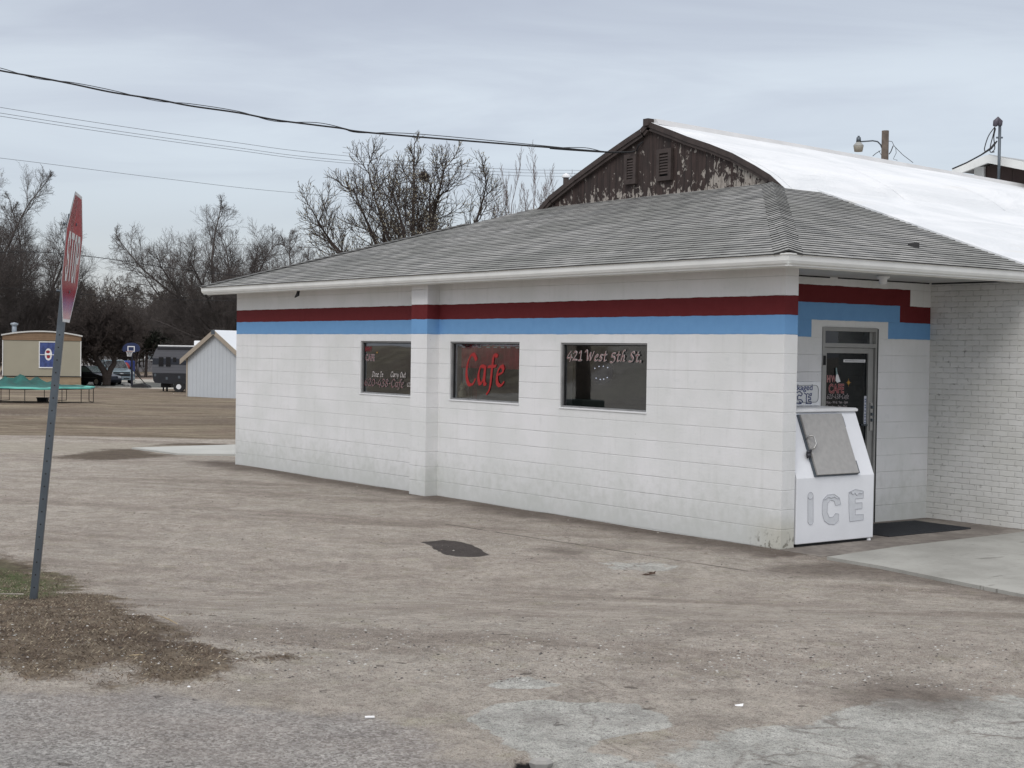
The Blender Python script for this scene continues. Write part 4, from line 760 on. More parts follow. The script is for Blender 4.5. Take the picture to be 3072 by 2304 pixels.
# raised ICE lettering on the front, drip-topped letters outlined in grey
M['ice_fill'] = worn('frost_print', (.64, .66, .69), .07, 18, .5); M['ice_line'] = mat('grey_outline', None, .6, col=(.44, .45, .48))
def fy(px, py): p_ = on(*q(8, px, py), 0, xf+.003); return (p_[1], p_[2])
def letter(name, pts, cap):
    poly = [fy(*a) for a in pts]; mb = MB(); n = len(poly)
    mb.face([(xf+.0022, y, z) for y, z in poly]); o = mb.build(name, M['ice_fill'], ice)
    mb = MB()
    for i in range(n): mb.tube([(xf+.003, *poly[i]), (xf+.003, *poly[(i+1) % n])], .0028, 4)
    c_ = [fy(*a) for a in cap]
    for a, b_ in zip(c_[:-1], c_[1:]): mb.tube([(xf+.004, *a), (xf+.004, *b_)], .0042, 4)
    mb.build('outline', M['ice_line'], o)
letter('lettering', [(467, 905), (475, 885), (490, 878), (503, 885), (510, 905), (510, 1120), (500, 1140), (480, 1140), (467, 1120)], [(466, 915), (474, 932), (488, 935), (500, 928), (508, 912)])
letter('lettering', [(592, 935), (625, 900), (680, 895), (722, 925), (733, 975), (690, 985), (680, 950), (650, 940), (628, 965), (622, 1040), (640, 1082), (670, 1078), (690, 1050), (718, 1055), (712, 1110), (680, 1138), (635, 1135), (600, 1110), (583, 1050), (583, 985)], [(592, 940), (610, 935), (630, 918), (655, 925), (680, 915), (700, 930), (722, 928)])
letter('lettering', [(798, 880), (850, 855), (915, 868), (915, 925), (850, 930), (850, 965), (905, 962), (905, 1010), (850, 1015), (850, 1060), (915, 1058), (915, 1100), (805, 1115), (798, 1000)], [(800, 885), (815, 878), (830, 900), (845, 882), (862, 905), (880, 885), (900, 890), (914, 880)])
# lit-box sign standing on the chest, half hidden by the wall
isg = thing('ice_sign', 'white boxed packaged ice sign standing on top of the ice chest', 'sign'); sx_ = -.80; ys0, ys1, zs0, zs1 = .50, 1.478, zt+.045, 1.722
mb = MB(); mb.box(sx_-.16, sx_, ys0, ys1, zs0, zs1); mb.build('sign_box', M['white'], isg, bevel=.008)
mb = MB(); r_ = .05; pr_ = []
for cx_, cz_, a0 in ((ys1-.09, zs1-.09, 0), (ys0+.09, zs1-.09, 90), (ys0+.09, zs0+.09, 180), (ys1-.09, zs0+.09, 270)):
    for k in range(5): th = math.radians(a0+k*22.5); pr_.append((cx_+r_*math.cos(th), cz_+r_*math.sin(th)))
mb.face([(sx_+.002, a, b_) for a, b_ in pr_]); mb.build('sign_face', worn('sign_face_white', (.66, .67, .67), .05, 4, .5), isg)
mb = MB()
for i in range(len(pr_)): mb.tube([(sx_+.003, *pr_[i]), (sx_+.003, *pr_[(i+1) % len(pr_)])], .005, 4)
mb.build('sign_trim', worn('grey_trim', (.3, .31, .32), .1, 9, .6), isg)
M['navy'] = mat('navy_print', None, .6, col=(.03, .05, .16))
deco(isg, 'Packaged', .092, (sx_+.003, .93, 1.628), uy, uz, ux_, 1.22, [(M['navy'], .0012, 0)])
mb = MB()
def gl(strokes, oy, oz, sc, r):
    for st in strokes:
        for a, b_ in zip(st[:-1], st[1:]): mb.tube([(sx_+.005, oy+a[0]*sc, oz+a[1]*sc), (sx_+.005, oy+b_[0]*sc, oz+b_[1]*sc)], r, 5)
gl([[(0, 0), (.3, 0), (.3, 1), (0, 1), (0, 0)]], .80, 1.475, .11, .0045)
gl([[(.9, .8), (.6, 1), (.2, .9), (0, .5), (.2, .05), (.6, 0), (.6, .2), (.75, .0), (.95, .2), (.7, .35), (.4, .3), (.3, .55), (.5, .72), (.75, .62), (.9, .8)]], .1045*10, 1.475, .14, .0048)
gl([[(-.2, 1.05), (.1, .9), (.3, 1.0), (.5, .9), (.85, 1.02), (.82, .78), (.4, .75), (.4, .62), (.75, .6), (.75, .4), (.4, .4), (.4, .25), (.8, .22), (.85, 0), (.1, .02), (.12, .85)]], 1.225, 1.475, .115, .0048)
mb.build('sign_lettering', M['navy'], isg)
# door mat
mp = [on(*q(8, *a), 2, .012) for a in ((1005, 1240), (1110, 1243), (1780, 1180), (1330, 1115), (1005, 1130))]
mb = MB(); mb.prism([(-1.02, 1.80), (-.08, 1.84), (-.07, 3.32), (-.95, 3.42)], .002, .014, 'z'); mt_ = mb.build('door_mat', worn('black_mat', (.022, .024, .028), .35, 12, .85), None)
tag(mt_, 'flat black rubber mat on the porch floor before the door', 'mat')
mb = MB()
for i in range(23): y = 1.88+i*.066; mb.box(-.99+.003*i, -.1, y, y+.026, .014, .018)
mb.build('rib', worn('mat_rib', (.03, .033, .038), .3, 12, .8), mt_)
# concrete slabs
def conc_fn(t):
    pos = N(t, 'ShaderNodeNewGeometry').outputs['Position']; a = NZ(t, pos, 1.1, 5); b = NZ(t, pos, 9, 5); d = NZ(t, pos, 90, 3)
    c = MX(t, SS(t, a, .32, .66), (.285, .28, .255), (.375, .37, .34)); c = MX(t, MA(t, 'MULTIPLY', SS(t, b, .5, .75), .35), c, (.22, .21, .19)); c = MX(t, MA(t, 'MULTIPLY', SS(t, d, .5, .75), .3), c, (.18, .175, .16)); c = MX(t, MA(t, 'MULTIPLY', SS(t, NZ(t, VS(t, pos, (5, .8, 1)), 1.5, 4), .66, .7), .5), c, (.1, .09, .08))
    return dict(col=c, h=MA(t, 'ADD', b, MA(t, 'MULTIPLY', d, .4)), bs=.4, bd=.006)
M['conc'] = mat('concrete', conc_fn, .9, spec=.15)
mb = MB(); ap = [on(*q('D', *a), 2, .03)[:2] for a in ((1786, 1203), (1900, 1222), (2060, 1254), (2230, 1288))]
poly = [tuple(a) for a in ap]+[(6.0, -.1), (9, 9), (.36, 9), (.55, 3.5), (.62, 1.2)]
mb.prism(poly, -.1, .032, 'z'); tag(mb.build('concrete_apron', M['conc']), 'pale concrete apron slab beyond the porch at the right', kind='structure')
def porch_fn(t):
    pos = N(t, 'ShaderNodeNewGeometry').outputs['Position']; a = NZ(t, pos, 1.6, 5); b = NZ(t, pos, 11, 5)
    c = MX(t, SS(t, a, .35, .65), (.155, .135, .118), (.26, .235, .205)); c = MX(t, MA(t, 'MULTIPLY', SS(t, b, .45, .7), .6), c, (.10, .085, .075)); return dict(col=c, h=b, bs=.5, bd=.008)
mb = MB(); mb.prism([(-1.12, .2), (0, .2), (.02, -.02), (.60, -.06), (.595, 1.2), (.53, 3.5), (.34, 4.2), (.275, 3.856), (-1.12, 3.856)], -.1, .004, 'z'); tag(mb.build('porch_floor', mat('worn_porch_concrete', porch_fn, .9)), 'stained porch floor between the ice chest and brick wall', kind='structure')
pad = [gnd(*q('D', *a)) for a in ((285, 970), (512, 963), (560, 980), (512, 985), (385, 983))]
mb = MB(); mb.prism([(p_[0], p_[1]) for p_ in pad], -.3, .0, 'z')
for i, v_ in enumerate(mb.v): mb.v[i] = (v_[0], v_[1], gz(v_[0], v_[1])+(.03 if v_[2] == 0 else -.3))
tag(mb.build('concrete_pad', worn('pale_concrete', (.46, .46, .43), .12, 1.2, .9)), 'pale concrete pad beyond the left end of the cafe', kind='structure')
# ================================================================== STOP SIGN
SU = np.array([-.889, .457, -.002]); SUP = np.array([.038, .08, .996]); SC = np.array([.260, -7.635, 2.636]); SN = np.cross(SUP, SU); SN = -SN if SN@np.array([.456, .886, 0]) < 0 else SN
SU /= np.linalg.norm(SU); SUP /= np.linalg.norm(SUP); SN /= np.linalg.norm(SN)
gp = SC-SUP*2.46-SN*.03
stop = thing('stop_sign', 'red octagonal stop sign seen nearly edge on, on a leaning grey post', 'road sign', (float(gp[0]), float(gp[1]), float(gz(gp[0], gp[1]))))
def S3(u, v_, n): p_ = SC+SU*u+SUP*v_+SN*n-np.array(stop.location); return tuple(p_)
def octp(a):
    b = a*math.tan(math.pi/8); return [(-b, a), (b, a), (a, b), (a, -b), (b, -a), (-b, -a), (-a, -b), (-a, b)]
def retro(t):
    pos = OC(t); a = NZ(t, pos, 6, 3); return dict(col=MX(t, SS(t, a, .35, .65), (.30, .012, .016), (.40, .018, .022)), rough=MA(t, 'ADD', MA(t, 'MULTIPLY', SS(t, NZ(t, pos, 2.2, 1), .46, .54), .22), .16))
M['stop_red'] = mat('stop_red_sheeting', retro, .3, spec=.25); M['stop_white'] = mat('stop_white_sheeting', None, .3, col=(.72, .72, .72))
mb = MB(); A8, B8 = octp(.457), octp(.435)
bk = [S3(u, v_, 0) for u, v_ in A8]; ft = [S3(u, v_, .0025) for u, v_ in A8]; mb.face(bk[::-1])
for i in range(8): mb.face([bk[i], bk[(i+1) % 8], ft[(i+1) % 8], ft[i]])
face_blank = mb.build('sign_blank', M['galv'], stop)
mb = MB(); mb.face([S3(u, v_, .003) for u, v_ in B8][::-1]); face = mb.build('sign_face', M['stop_red'], stop)
mb = MB()
for i in range(8):
    j = (i+1) % 8; mb.face([S3(*A8[i], .003), S3(*B8[i], .0032), S3(*B8[j], .0032), S3(*A8[j], .003)])
mb.build('sign_border', M['stop_white'], stop)
def block_text(body, x0, hgt, wdt, gap, th):
    mb = MB(); x = x0; K = {'T': [[(0, 1), (1, 1)], [(.5, 1), (.5, 0)]], 'P': [[(.08, 0), (.08, 1), (.7, 1), (.92, .88), (.92, .6), (.7, .48), (.08, .48)]], 'O': [[(.3, 0), (.08, .18), (.08, .82), (.3, 1), (.7, 1), (.92, .82), (.92, .18), (.7, 0), (.3, 0)]],
      'S': [[(.92, .8), (.7, 1), (.3, 1), (.08, .82), (.1, .62), (.3, .52), (.7, .46), (.9, .36), (.92, .18), (.7, 0), (.3, 0), (.08, .2)]]}
    k = 0
    for c in body:
        for st in K[c]:
            for a, b in zip(st[:-1], st[1:]):
                p_, r_ = Vector((x+a[0]*wdt, (a[1]-.5)*hgt)), Vector((x+b[0]*wdt, (b[1]-.5)*hgt)); d = (r_-p_).normalized(); nn = Vector((-d.y, d.x))*th/2; e = d*th*.4; k += 1
                mb.face([S3(*w_, .0045+k*4e-5) for w_ in (p_-nn-e, r_-nn+e, r_+nn+e, p_+nn-e)][::-1])
        x += wdt+gap
    return mb
block_text('STOP', -.325, .30, .125, .05, .045).build('lettering', M['stop_white'], face)
pt = [SC+SUP*.30-SN*.03, gp-SUP*.35]; mb = MB(); uu, nn = SU*.026, SN*.0255
for (a, b_) in ((-1, -1),): pass
def post_box(mb, t0, t1, w_, d_, off=0):
    c0 = SC+SUP*t0-SN*(.029+off); c1 = SC+SUP*t1-SN*(.029+off); L0 = np.array(stop.location); vs_ = []
    for c_ in (c1, c0):
        for a, b_ in ((-1, -1), (1, -1), (1, 1), (-1, 1)): vs_.append(tuple(c_+SU*w_*a+SN*d_*b_-L0))
    b = len(mb.v); mb.v += vs_
    for f in ((0, 3, 2, 1), (4, 5, 6, 7), (0, 1, 5, 4), (1, 2, 6, 5), (2, 3, 7, 6), (3, 0, 4, 7)): mb.f.append(tuple(b+i for i in f)); mb.mi.append(0); mb.uv.append(None)
post_box(mb, .31, -2.9, .0255, .0255); po = mb.build('post', M['galv'], stop, bevel=.004)
mb = MB()
for k in range(22):
    c_ = -0.55-k*.09
    for sgn in (1,):
        pts = [S3(.0262, c_+.006*math.cos(a), -.029+.006*math.sin(a)) for a in np.linspace(0, 2*math.pi, 7)[:-1]]; mb.face(pts); pts = [S3(-.0262, c_+.006*math.cos(a), -.029+.006*math.sin(a)) for a in np.linspace(0, 2*math.pi, 7)[:-1]]; mb.face(pts)
mb.build('bolt_hole', M['black'], po)
for v_ in (.24, -.24):
    mb = MB(); mb.tube([S3(0, v_, .002), S3(0, v_, .010)], .011, 8); mb.tube([S3(0, v_, -.055), S3(0, v_, -.085)], .008, 6); mb.build('bolt', M['galv'], stop)
# ================================================================== WIRES, POLES
def wire(name, label, pts, r, mtl=None, n=5):
    sm = crom([tuple(p_) for p_ in pts], 6) if len(pts) > 2 else [Vector(a) for a in pts]
    mb = MB(); mb.tube(sm, r, n); return tag(mb.build(name, mtl or M['wire'], None, True), label, 'cable')
A0 = on(*q(4, 905, 338), 1, YG+.03); PB = np.array([-17.4, -11.6])
pd = PB-A0[:2]; pn = np.array([-pd[1], pd[0]])
def onv(x, y):
    d = _F+(x-1536)/FPX*R2-(y-1152)/FPX*U2; t_ = ((A0[:2]-CAMP[:2])@pn)/(d[:2]@pn); return CAMP+t_*d
c8 = lambda x, y: (x*.63291, 150+y*.63291)
cab = [c8(-160, 62), c8(0, 97), c8(170, 127), c8(340, 160), c8(530, 200), c8(740, 233), c8(900, 264), c8(1130, 297), c8(1300, 330), c8(1500, 356), c8(1620, 371), c8(1700, 386), c8(2000, 413), q(3, 2212, 192), q(4, 330, 318), q(4, 560, 336), q(4, 720, 345), q(4, 860, 345)]
cp = [onv(*a) for a in cab]
top = cp[0]; polz = top[2]+.4
wire('service_cable', 'thick twisted black service cable running across the sky to the brown gable', cp+[A0+np.array([0, -.03, .0])], .014)
c2_ = [p_+np.array([0, 0, .035*math.sin(i*2.2)+.01]) for i, p_ in enumerate(cp)]
wire('service_cable', 'thin companion cable looping loosely along the thick twisted service cable', c2_, .006)
mb = MB(); a_ = A0; mb.tube([tuple(on(*q(4, 905, 338), 1, YG+.03)), tuple(on(*q(4, 920, 300), 1, YG+.0)), tuple(on(*q(4, 950, 275), 1, YG+.03))], .012, 6); mb.build('cable_clamp', M['wire'], gab)
for k, (a, b_, lab) in enumerate((((-60, 262), (1500, 488), 'uppermost of the three thin parallel wires at left'), ((-60, 289), (1520, 513), 'middle of the three thin parallel wires at left'), ((-60, 304), (1530, 526), 'lowest of the three thin parallel wires at left'))):
    s_ = 84; p_ = [dep(*c8(a[0]+(b_[0]-a[0])*u, a[1]+(b_[1]-a[1])*u+(4*u*(1-u))*8), s_+u*20) for u in (0, .25, .5, .75, 1)]
    e_ = [dep(*q(3, 1600, 285+k*17), 112), dep(*q(3, 2100, 297+k*17), 118), dep(*q(3, 2600, 303+k*17), 124)]; wire('power_line', lab, p_+e_, .016, M['wire_g'], 4)
wire('power_line', 'single thin wire below the three parallel wires, left of the budding tree', [dep(*c8(-60, 505), 80), dep(*c8(190, 535), 84), dep(*c8(800, 612), 90), dep(*c8(1400, 677), 96), dep(*q(3, 1700, 500), 104)], .014, M['wire_g'], 4)
wire('service_cable', 'dark cable passing behind the stop sign through the bare branches', [dep(*q(2, -50, 985), 70), dep(*q(2, 350, 985), 71), dep(*q(2, 690, 1015), 72), dep(*q(2, 1000, 1055), 73), dep(*q(2, 1400, 1115), 75), dep(*q(2, 1960, 1180), 77), dep(*q(2, 2300, 1205), 78)], .018)
wire('phone_line', 'thin dark line crossing the brush above the mobile home', [dep(*q(2, -50, 1275), 86), dep(*q(2, 640, 1330), 88), dep(*q(2, 1200, 1370), 89), dep(*q(2, 2000, 1390), 90)], .014)
M['pole'] = worn('weathered_pole_wood', (.13, .105, .085), .4, 5, .9)
def upole(r, s, hgt, label, rad=.14):
    x, y, _ = P(r, s); z0 = gz(x, y); o = thing('utility_pole', label, 'utility pole', (x, y, z0)); mb = MB(); mb.tube([(0, 0, -.3), (0, 0, hgt)], [rad*1.25, rad], 14); mb.build('shaft', M['pole'], o, True); return o
pz = dep(*q(5, 985, 255), 59); pr_s = RS(pz[0], pz[1]); up = upole(pr_s[0], pr_s[1], pz[2]-gz(pz[0], pz[1]), 'wooden pole top with a yard lamp arm rising behind the white roof ridge')
hp = pz[2]-up.location.z
def lc(ob, p_): return tuple(np.array(p_)-np.array(ob.location))
s_ = pr_s[1]; P5 = lambda a, b_: lc(up, dep(*q(5, a, b_), s_))
mb = MB(); mb.tube([P5(960, 405), P5(945, 370), P5(920, 345), P5(880, 338), P5(800, 344), P5(768, 346)], .028, 8); arm = mb.build('lamp_arm', M['galv'], up, True)
lx, ly, lz = P5(762, 375); L1 = P5(762, 428)[2]; mb = MB(); mb.lathe([(.07, lz+.14), (.20, lz), (.205, lz-.04)], (lx, ly, 0), 16); mb.build('lamp_hood', worn('lamp_grey', (.35, .35, .33), .1, 8, .5), up, True)
mb = MB(); mb.lathe([(.2, lz-.04), (.16, L1), (0, L1-.01)], (lx, ly, 0), 16); mb.build('lamp_shade', worn('lamp_refractor', (.52, .50, .44), .08, 8, .35), up, True)
mb = MB(); mb.lathe([(0, lz+.37), (.045, lz+.37), (.045, lz+.32), (.085, lz+.31), (.10, lz+.13), (.07, lz+.12)], (lx, ly, 0), 12); mb.build('lamp_head', M['galv'], up, True)
wr_ = MB(); wr_.tube([P5(1010, 340), P5(1040, 345), P5(1060, 385), P5(1130, 455), P5(1215, 520)], .012, 5); wr_.tube([P5(1050, 380), P5(1030, 430), P5(1015, 450)], .02, 5); wr_.tube([P5(1070, 390), P5(1075, 440), P5(1050, 490), P5(1085, 500)], .010, 5); wr_.tube([P5(945, 420), P5(910, 440), P5(880, 465)], .014, 5); wr_.tube([P5(930, 420), P5(950, 455), P5(970, 480)], .01, 5); wr_.build('pole_wiring', M['wire'], up, True)
# pole feeding the service cable (outside the frame at the left) with its grey box: seen mirrored in the address window
o = thing('utility_pole', 'tall wooden utility pole with a green box, seen mirrored in the address window', 'utility pole', (PB[0], PB[1], gz(*PB))); mb = MB(); mb.tube([(0, 0, -.3), (0, 0, polz+1)], [.2, .15], 14); mb.build('shaft', M['pole'], o, True)
mb = MB(); mb.box(-.42, .38, -.4, .35, -.1, .85); mb.build('cabinet', worn('green_cabinet', (.03, .045, .035), .2, 3, .6), o, bevel=.03)
# service mast on the roof
ms = on(*q(5, 1925, 652), 1, 12.55); ts = on(*q(5, 1940, 225), 1, 12.55); mast = thing('service_mast', 'grey conduit mast with a weatherhead on the white roof at right', 'service mast', tuple(ms)); ht = ts[2]-ms[2]+.05
sm_ = RS(ms[0], ms[1])[1]; Pm = lambda a, b_: lc(mast, dep(*q(5, a, b_), sm_))
mb = MB(); mb.tube([(0, 0, -.7), (0, 0, ht)], .028, 10); mb.build('mast', M['galv'], mast, True); mb = MB(); mb.lathe([(.06, -.02), (.045, .07), (.032, .10)], (0, 0, -.26), 12); mb.build('roof_boot', M['white'], mast, True)
a_, b_ = Pm(1895, 222), Pm(1945, 245); tp = Pm(1925, 208); mb = MB(); mb.tube([(0, 0, ht-.02), (0, 0, ht+.05), (a_[0]*.45, a_[1]*.45, ht+.09), (a_[0]*.85, a_[1]*.85, ht+.05), (a_[0]*1.02, a_[1]*1.02, ht-.03)], [.042, .055, .06, .055, .04], 12); mb.build('weatherhead', worn('weatherhead_grey', (.10, .09, .11), .2, 9, .5, .3), mast, True)
mb = MB(); mb.tube([Pm(1905, 312), Pm(1958, 312)], .018, 6); mb.build('clamp', M['galv'], mast)
mb = MB(); mb.tube(crom([a_, Pm(1840, 300), Pm(1808, 400), Pm(1815, 430)]), .010, 5); mb.tube(crom([a_, Pm(1880, 290), Pm(1858, 375), Pm(1855, 430), Pm(1890, 430)]), .010, 5); mb.tube(crom([Pm(1900, 235), Pm(1885, 310), Pm(1893, 400), Pm(1870, 432)]), .010, 5); mb.tube([Pm(1912, 340), Pm(1890, 365), Pm(1862, 400), Pm(1780, 455), Pm(1660, 520), Pm(1540, 572)], [.012, .02, .022, .014, .014, .014], 6); mb.build('drip_loop', M['wire'], mast, True)
vp = on(*q(4, 438, 535), 1, 4.6); o = thing('roof_vent', 'small white vent pipe behind the left slope of the brown gable', 'vent', tuple(vp)); mb = MB(); mb.tube([(0, 0, -.3), (0, 0, .05)], .05, 8); mb.build('pipe', M['brown_trim'], o); mb = MB(); mb.lathe([(.07, .05), (.08, .08), (.03, .12), (0, .13)], (0, 0, 0), 10); mb.build('cap', M['white'], o, True)
# ================================================================== BACKGROUND BUILDINGS (frame: x right, y away)
RZ = math.atan2(RH[1], RH[0])
def frame(name, label, cat, r, s, rot=0, z=None, group=None):
    x, y, _ = P(r, s); return thing(name, label, cat, (x, y, gz(x, y) if z is None else z), RZ+rot, group)
def RZ_(x, y, s):
    p_ = dep(x, y, s); return RS(p_[0], p_[1])[0], p_[2]
def plank(c, per, ax=0, var=.25, gap=.3, rough=.8):
    def fn(t):
        v = OC(t); sp_ = N(t, 'ShaderNodeSeparateXYZ', {0: v}).outputs[ax]; f = MA(t, 'ABSOLUTE', MA(t, 'SUBTRACT', MA(t, 'FRACT', MA(t, 'DIVIDE', sp_, per)), .5)); g = SS(t, f, .42, .5); n = NZ(t, v, 2, 5)
        cc = MX(t, n, tuple(a*(1-var) for a in c), tuple(min(1, a*(1+var)) for a in c)); cc = MX(t, MA(t, 'MULTIPLY', g, gap), cc, tuple(a*.3 for a in c)); return dict(col=cc, h=MA(t, 'SUBTRACT', 1.0, g), bs=.6, bd=.02)
    return mat('board_finish', fn, rough)
# --- brown shop building adjoining the far end of the white roof
YS = 13.05; ap_ = on(*q(5, 1840, 455), 1, YS-.35); lf_ = on(*q(5, 1545, 570), 1, YS-.35); rt_ = on(*q(5, 2135, 512), 1, YS-.35)
shop = thing('shop_building', 'brown boarded shop gable with a white fascia behind the white roof at far right', 'building', (float(ap_[0]), YS, 0)); ax_, az_ = float(ap_[0]), float(ap_[2]); sl_l = (az_-lf_[2])/(ax_-lf_[0]); sl_r = (az_-rt_[2])/(rt_[0]-ax_); lw_, rw_ = float(ax_-lf_[0])+.0, 7.0; th = .155
mb = MB(); mb.prism([(-lw_+.35, 0), (rw_, 0), (rw_, az_-rw_*sl_r-.1), (0, az_-.1), (-lw_+.35, az_-(lw_-.35)*sl_l-.1)], .0, 12, 'y'); mb.build('wall', plank((.06, .04, .036), .3), shop)
mb = MB()
for x0, x1 in ((-lw_, 0), (0, rw_+.4)):
    z0, z1 = az_+(x0*sl_l if x0 < 0 else 0), az_-(x1*sl_r if x1 > 0 else 0); mb.prism([(x0, z0-th), (x1, z1-th), (x1, z1), (x0, z0)], -.38, -.33, 'y')
mb.build('fascia', M['gutter'], shop); mb = MB()
for x0, x1 in ((-lw_, 0), (0, rw_+.4)):
    z0, z1 = az_+(x0*sl_l if x0 < 0 else 0), az_-(x1*sl_r if x1 > 0 else 0); mb.prism([(x0, z0-.05), (x1, z1-.05), (x1, z1+.01), (x0, z0+.01)], -.33, 12.3, 'y')
mb.build('roof', worn('grey_metal_roof', (.35, .36, .36), .1, 1, .5), shop)
a_, b_ = on(*q(5, 1735, 562), 1, YS), on(*q(5, 1815, 625), 1, YS); mb = MB(); mb.box(a_[0]-ax_, b_[0]-ax_, -.05, 0, b_[2]-.1, a_[2]); mb.build('vent_panel', M['gutter'], shop)
# --- mobile home at left
s_ = 97; c0 = RZ_(125, 1154, s_)[0]; mh = frame('mobile_home', 'beige mobile home end with a brown band and a blue banner in its window', 'mobile home', c0, s_, math.radians(16.5)); mh.scale = (.95, 1, 1); zg_ = mh.location.z
X = lambda x, y=1100: RZ_(x, y, s_)[0]-c0
Zt = lambda y, x=125: RZ_(x, y, s_)[1]-zg_
xl_, xr_ = X(7), X(244.5); zb = Zt(1150); z1_ = Zt(1022); z2_ = Zt(1008); zp = Zt(996)
mb = MB(); mb.box(xl_, xr_, 0, 15, Zt(1130), z1_); mb.build('wall', worn('beige_siding', (.36, .335, .26), .06, .8, .7), mh)
def arc(xx): u = (xx-xl_)/(xr_-xl_); return z2_+(zp-z2_)*(1-(2*u-1)**2)
xs_ = np.linspace(xl_-.08, xr_+.08, 15); mb = MB(); mb.prism([(xl_, z1_+.02), (xr_, z1_+.02)]+[(x_, arc(x_)) for x_ in np.linspace(xr_, xl_, 12)], -.04, 15, 'y'); mb.build('brown_band', plank((.24, .16, .10), .16, 2), mh)
mb = MB(); mb.prism([(x_, arc(x_)) for x_ in xs_]+[(x_, arc(x_)+.09) for x_ in xs_[::-1]], -.12, 15.1, 'y'); mb.build('roof', worn('white_roof_coat', (.62, .62, .6), .1, 1, .6), mh)
mb = MB(); mb.box(xl_, xr_, -.02, 15, Zt(1165), Zt(1131)); mb.build('skirting', plank((.34, .26, .17), .28, 2), mh); mb = MB(); mb.box(xl_-.03, xr_+.03, -.06, -.02, Zt(1130), Zt(1128)); mb.build('trim_strip', M['black'], mh)
mb = MB()
for x_ in (xl_, xr_-.06): mb.box(x_, x_+.06, -.05, 0, Zt(1131), z1_)
mb.build('corner_trim', M['gutter'], mh)
wx0, wx1, wz0, wz1 = X(119), X(165), Zt(1101), Zt(1027)
mb = MB()
for a in ((wx0-.06, wx0, wz0, wz1), (wx1, wx1+.06, wz0, wz1), (wx0-.06, wx1+.06, wz0-.07, wz0), (wx0-.06, wx1+.06, wz1, wz1+.05), (wx0, wx1, (wz0+wz1)/2-.02, (wz0+wz1)/2+.02)): mb.box(a[0], a[1], -.06, .0, a[2], a[3])
wn = mb.build('window', M['white'], mh); mb = MB(); mb.box(wx0, wx1, -.03, -.02, wz0, wz1); mb.build('banner', worn('blue_banner', (.06, .09, .25), .5, 3, .7), wn)
mb = MB(); cx_, cz_ = X(145), Zt(1063); mb.face([(cx_+.24*math.cos(a), -.035, cz_+.40*math.sin(a)) for a in np.linspace(0, 2*math.pi, 20)[:-1]]); mb.build('banner_oval', M['white'], wn)
mb = MB(); mb.face([(cx_+.14*math.cos(a)-.03, -.04, cz_+.17+.10*math.sin(a)) for a in np.linspace(0, 2*math.pi, 12)[:-1]]); mb.face([(cx_+.12*math.cos(a), -.04, cz_-.14+.13*math.sin(a)) for a in np.linspace(0, 2*math.pi, 12)[:-1]]); mb.build('banner_mark', mat('banner_red', None, .7, col=(.3, .03, .04)), wn)
vx0 = X(40); mb = MB(); mb.tube([(vx0, 1.2, zp-.2), (vx0, 1.2, zp+.45)], .16, 12); mb.lathe([(.16, zp+.42), (.26, zp+.45), (.26, zp+.56), (0, zp+.62)], (vx0, 1.2, 0), 12); mb.build('chimney', worn('vent_grey', (.3, .34, .38), .15, 4, .5, .3), mh, True)
# --- white gabled shed left of the cafe
s_ = 75; c0 = RZ_(645, 1180, s_)[0]; sh = frame('metal_shed', 'white ribbed metal shed with tan roof trim at the corner of the cafe', 'shed', c0, s_, -math.radians(24)); zs_ = sh.location.z
zp = RZ_(645, 990, s_)[1]-zs_; ze = RZ_(552, 1066, s_)[1]-zs_; hw = 94/FPX*s_/math.cos(math.radians(24))*1.0
M['shed'] = plank((.50, .53, .56), .23, 0, .05, .08, .55); M['tan'] = worn('tan_trim', (.36, .31, .25), .1, 3, .6)
mb = MB(); mb.prism([(-hw, -.25), (hw, -.25), (hw, ze), (0, zp-.1), (-hw, ze)], 0, 6, 'y'); mb.build('wall', M['shed'], sh)
sl_ = (zp-ze)/hw; mb = MB()
for sg in (-1, 1): mb.prism([(0, zp), (sg*(hw+.28), zp-sl_*(hw+.28)), (sg*(hw+.28), zp-sl_*(hw+.28)-.06), (0, zp-.06)], -.17, 6.2, 'y')
mb.build('roof', worn('white_shed_roof', (.72, .75, .78), .05, 1, .4), sh)
mb = MB()
for sg in (-1, 1): mb.prism([(0, zp+.015), (sg*(hw+.3), zp+.015-sl_*(hw+.3)), (sg*(hw+.3), zp-sl_*(hw+.3)-.24), (0, zp-.24)], -.22, -.17, 'y')
mb.box(-hw-.03, -hw+.05, -.03, .0, -.1, ze+.0); mb.build('trim', M['tan'], sh); mb = MB(); mb.prism([(-.12, zp-.22), (.12, zp-.22), (.10, zp+.0), (-.10, zp+.0)], -.235, -.222, 'y'); mb.build('ridge_vent', M['galv'], sh)
# --- travel trailer
s_ = 87; c0 = RZ_(500, 1170, s_)[0]; tt = frame('travel_trailer', 'grey and black travel trailer with a dark window band parked by the white shed', 'travel trailer', c0, s_); zt_ = tt.location.z
X = lambda x, y=1100: RZ_(x, y, s_)[0]-c0
Zt = lambda y: RZ_(500, y, s_)[1]-zt_
def fpt(a, b_): p_ = q('f', a, b_); return (RZ_(*p_, s_)[0]-c0, RZ_(*p_, s_)[1]-zt_)
outl_ = [fpt(1130, 392), fpt(1085, 455), fpt(1055, 540), fpt(1043, 640), fpt(1048, 760), fpt(1062, 850), fpt(1085, 878), fpt(1360, 895)]; XR = outl_[0][0]+7.2
mb = MB(); mb.prism(outl_+[(XR, outl_[-1][1]), (XR, outl_[0][1])], 0, 2.4, 'y'); mb.build('body', plank((.105, .108, .122), .16, 2, .1, .4, .4), tt)
mb = MB(); a0, a1 = fpt(1045, 552), fpt(1460, 638); mb.box(a0[0]+.04, XR+.002, -.012, 0, a1[1], a0[1]); mb.build('window_band', worn('dark_band', (.02, .024, .035), .2, 3, .35), tt)
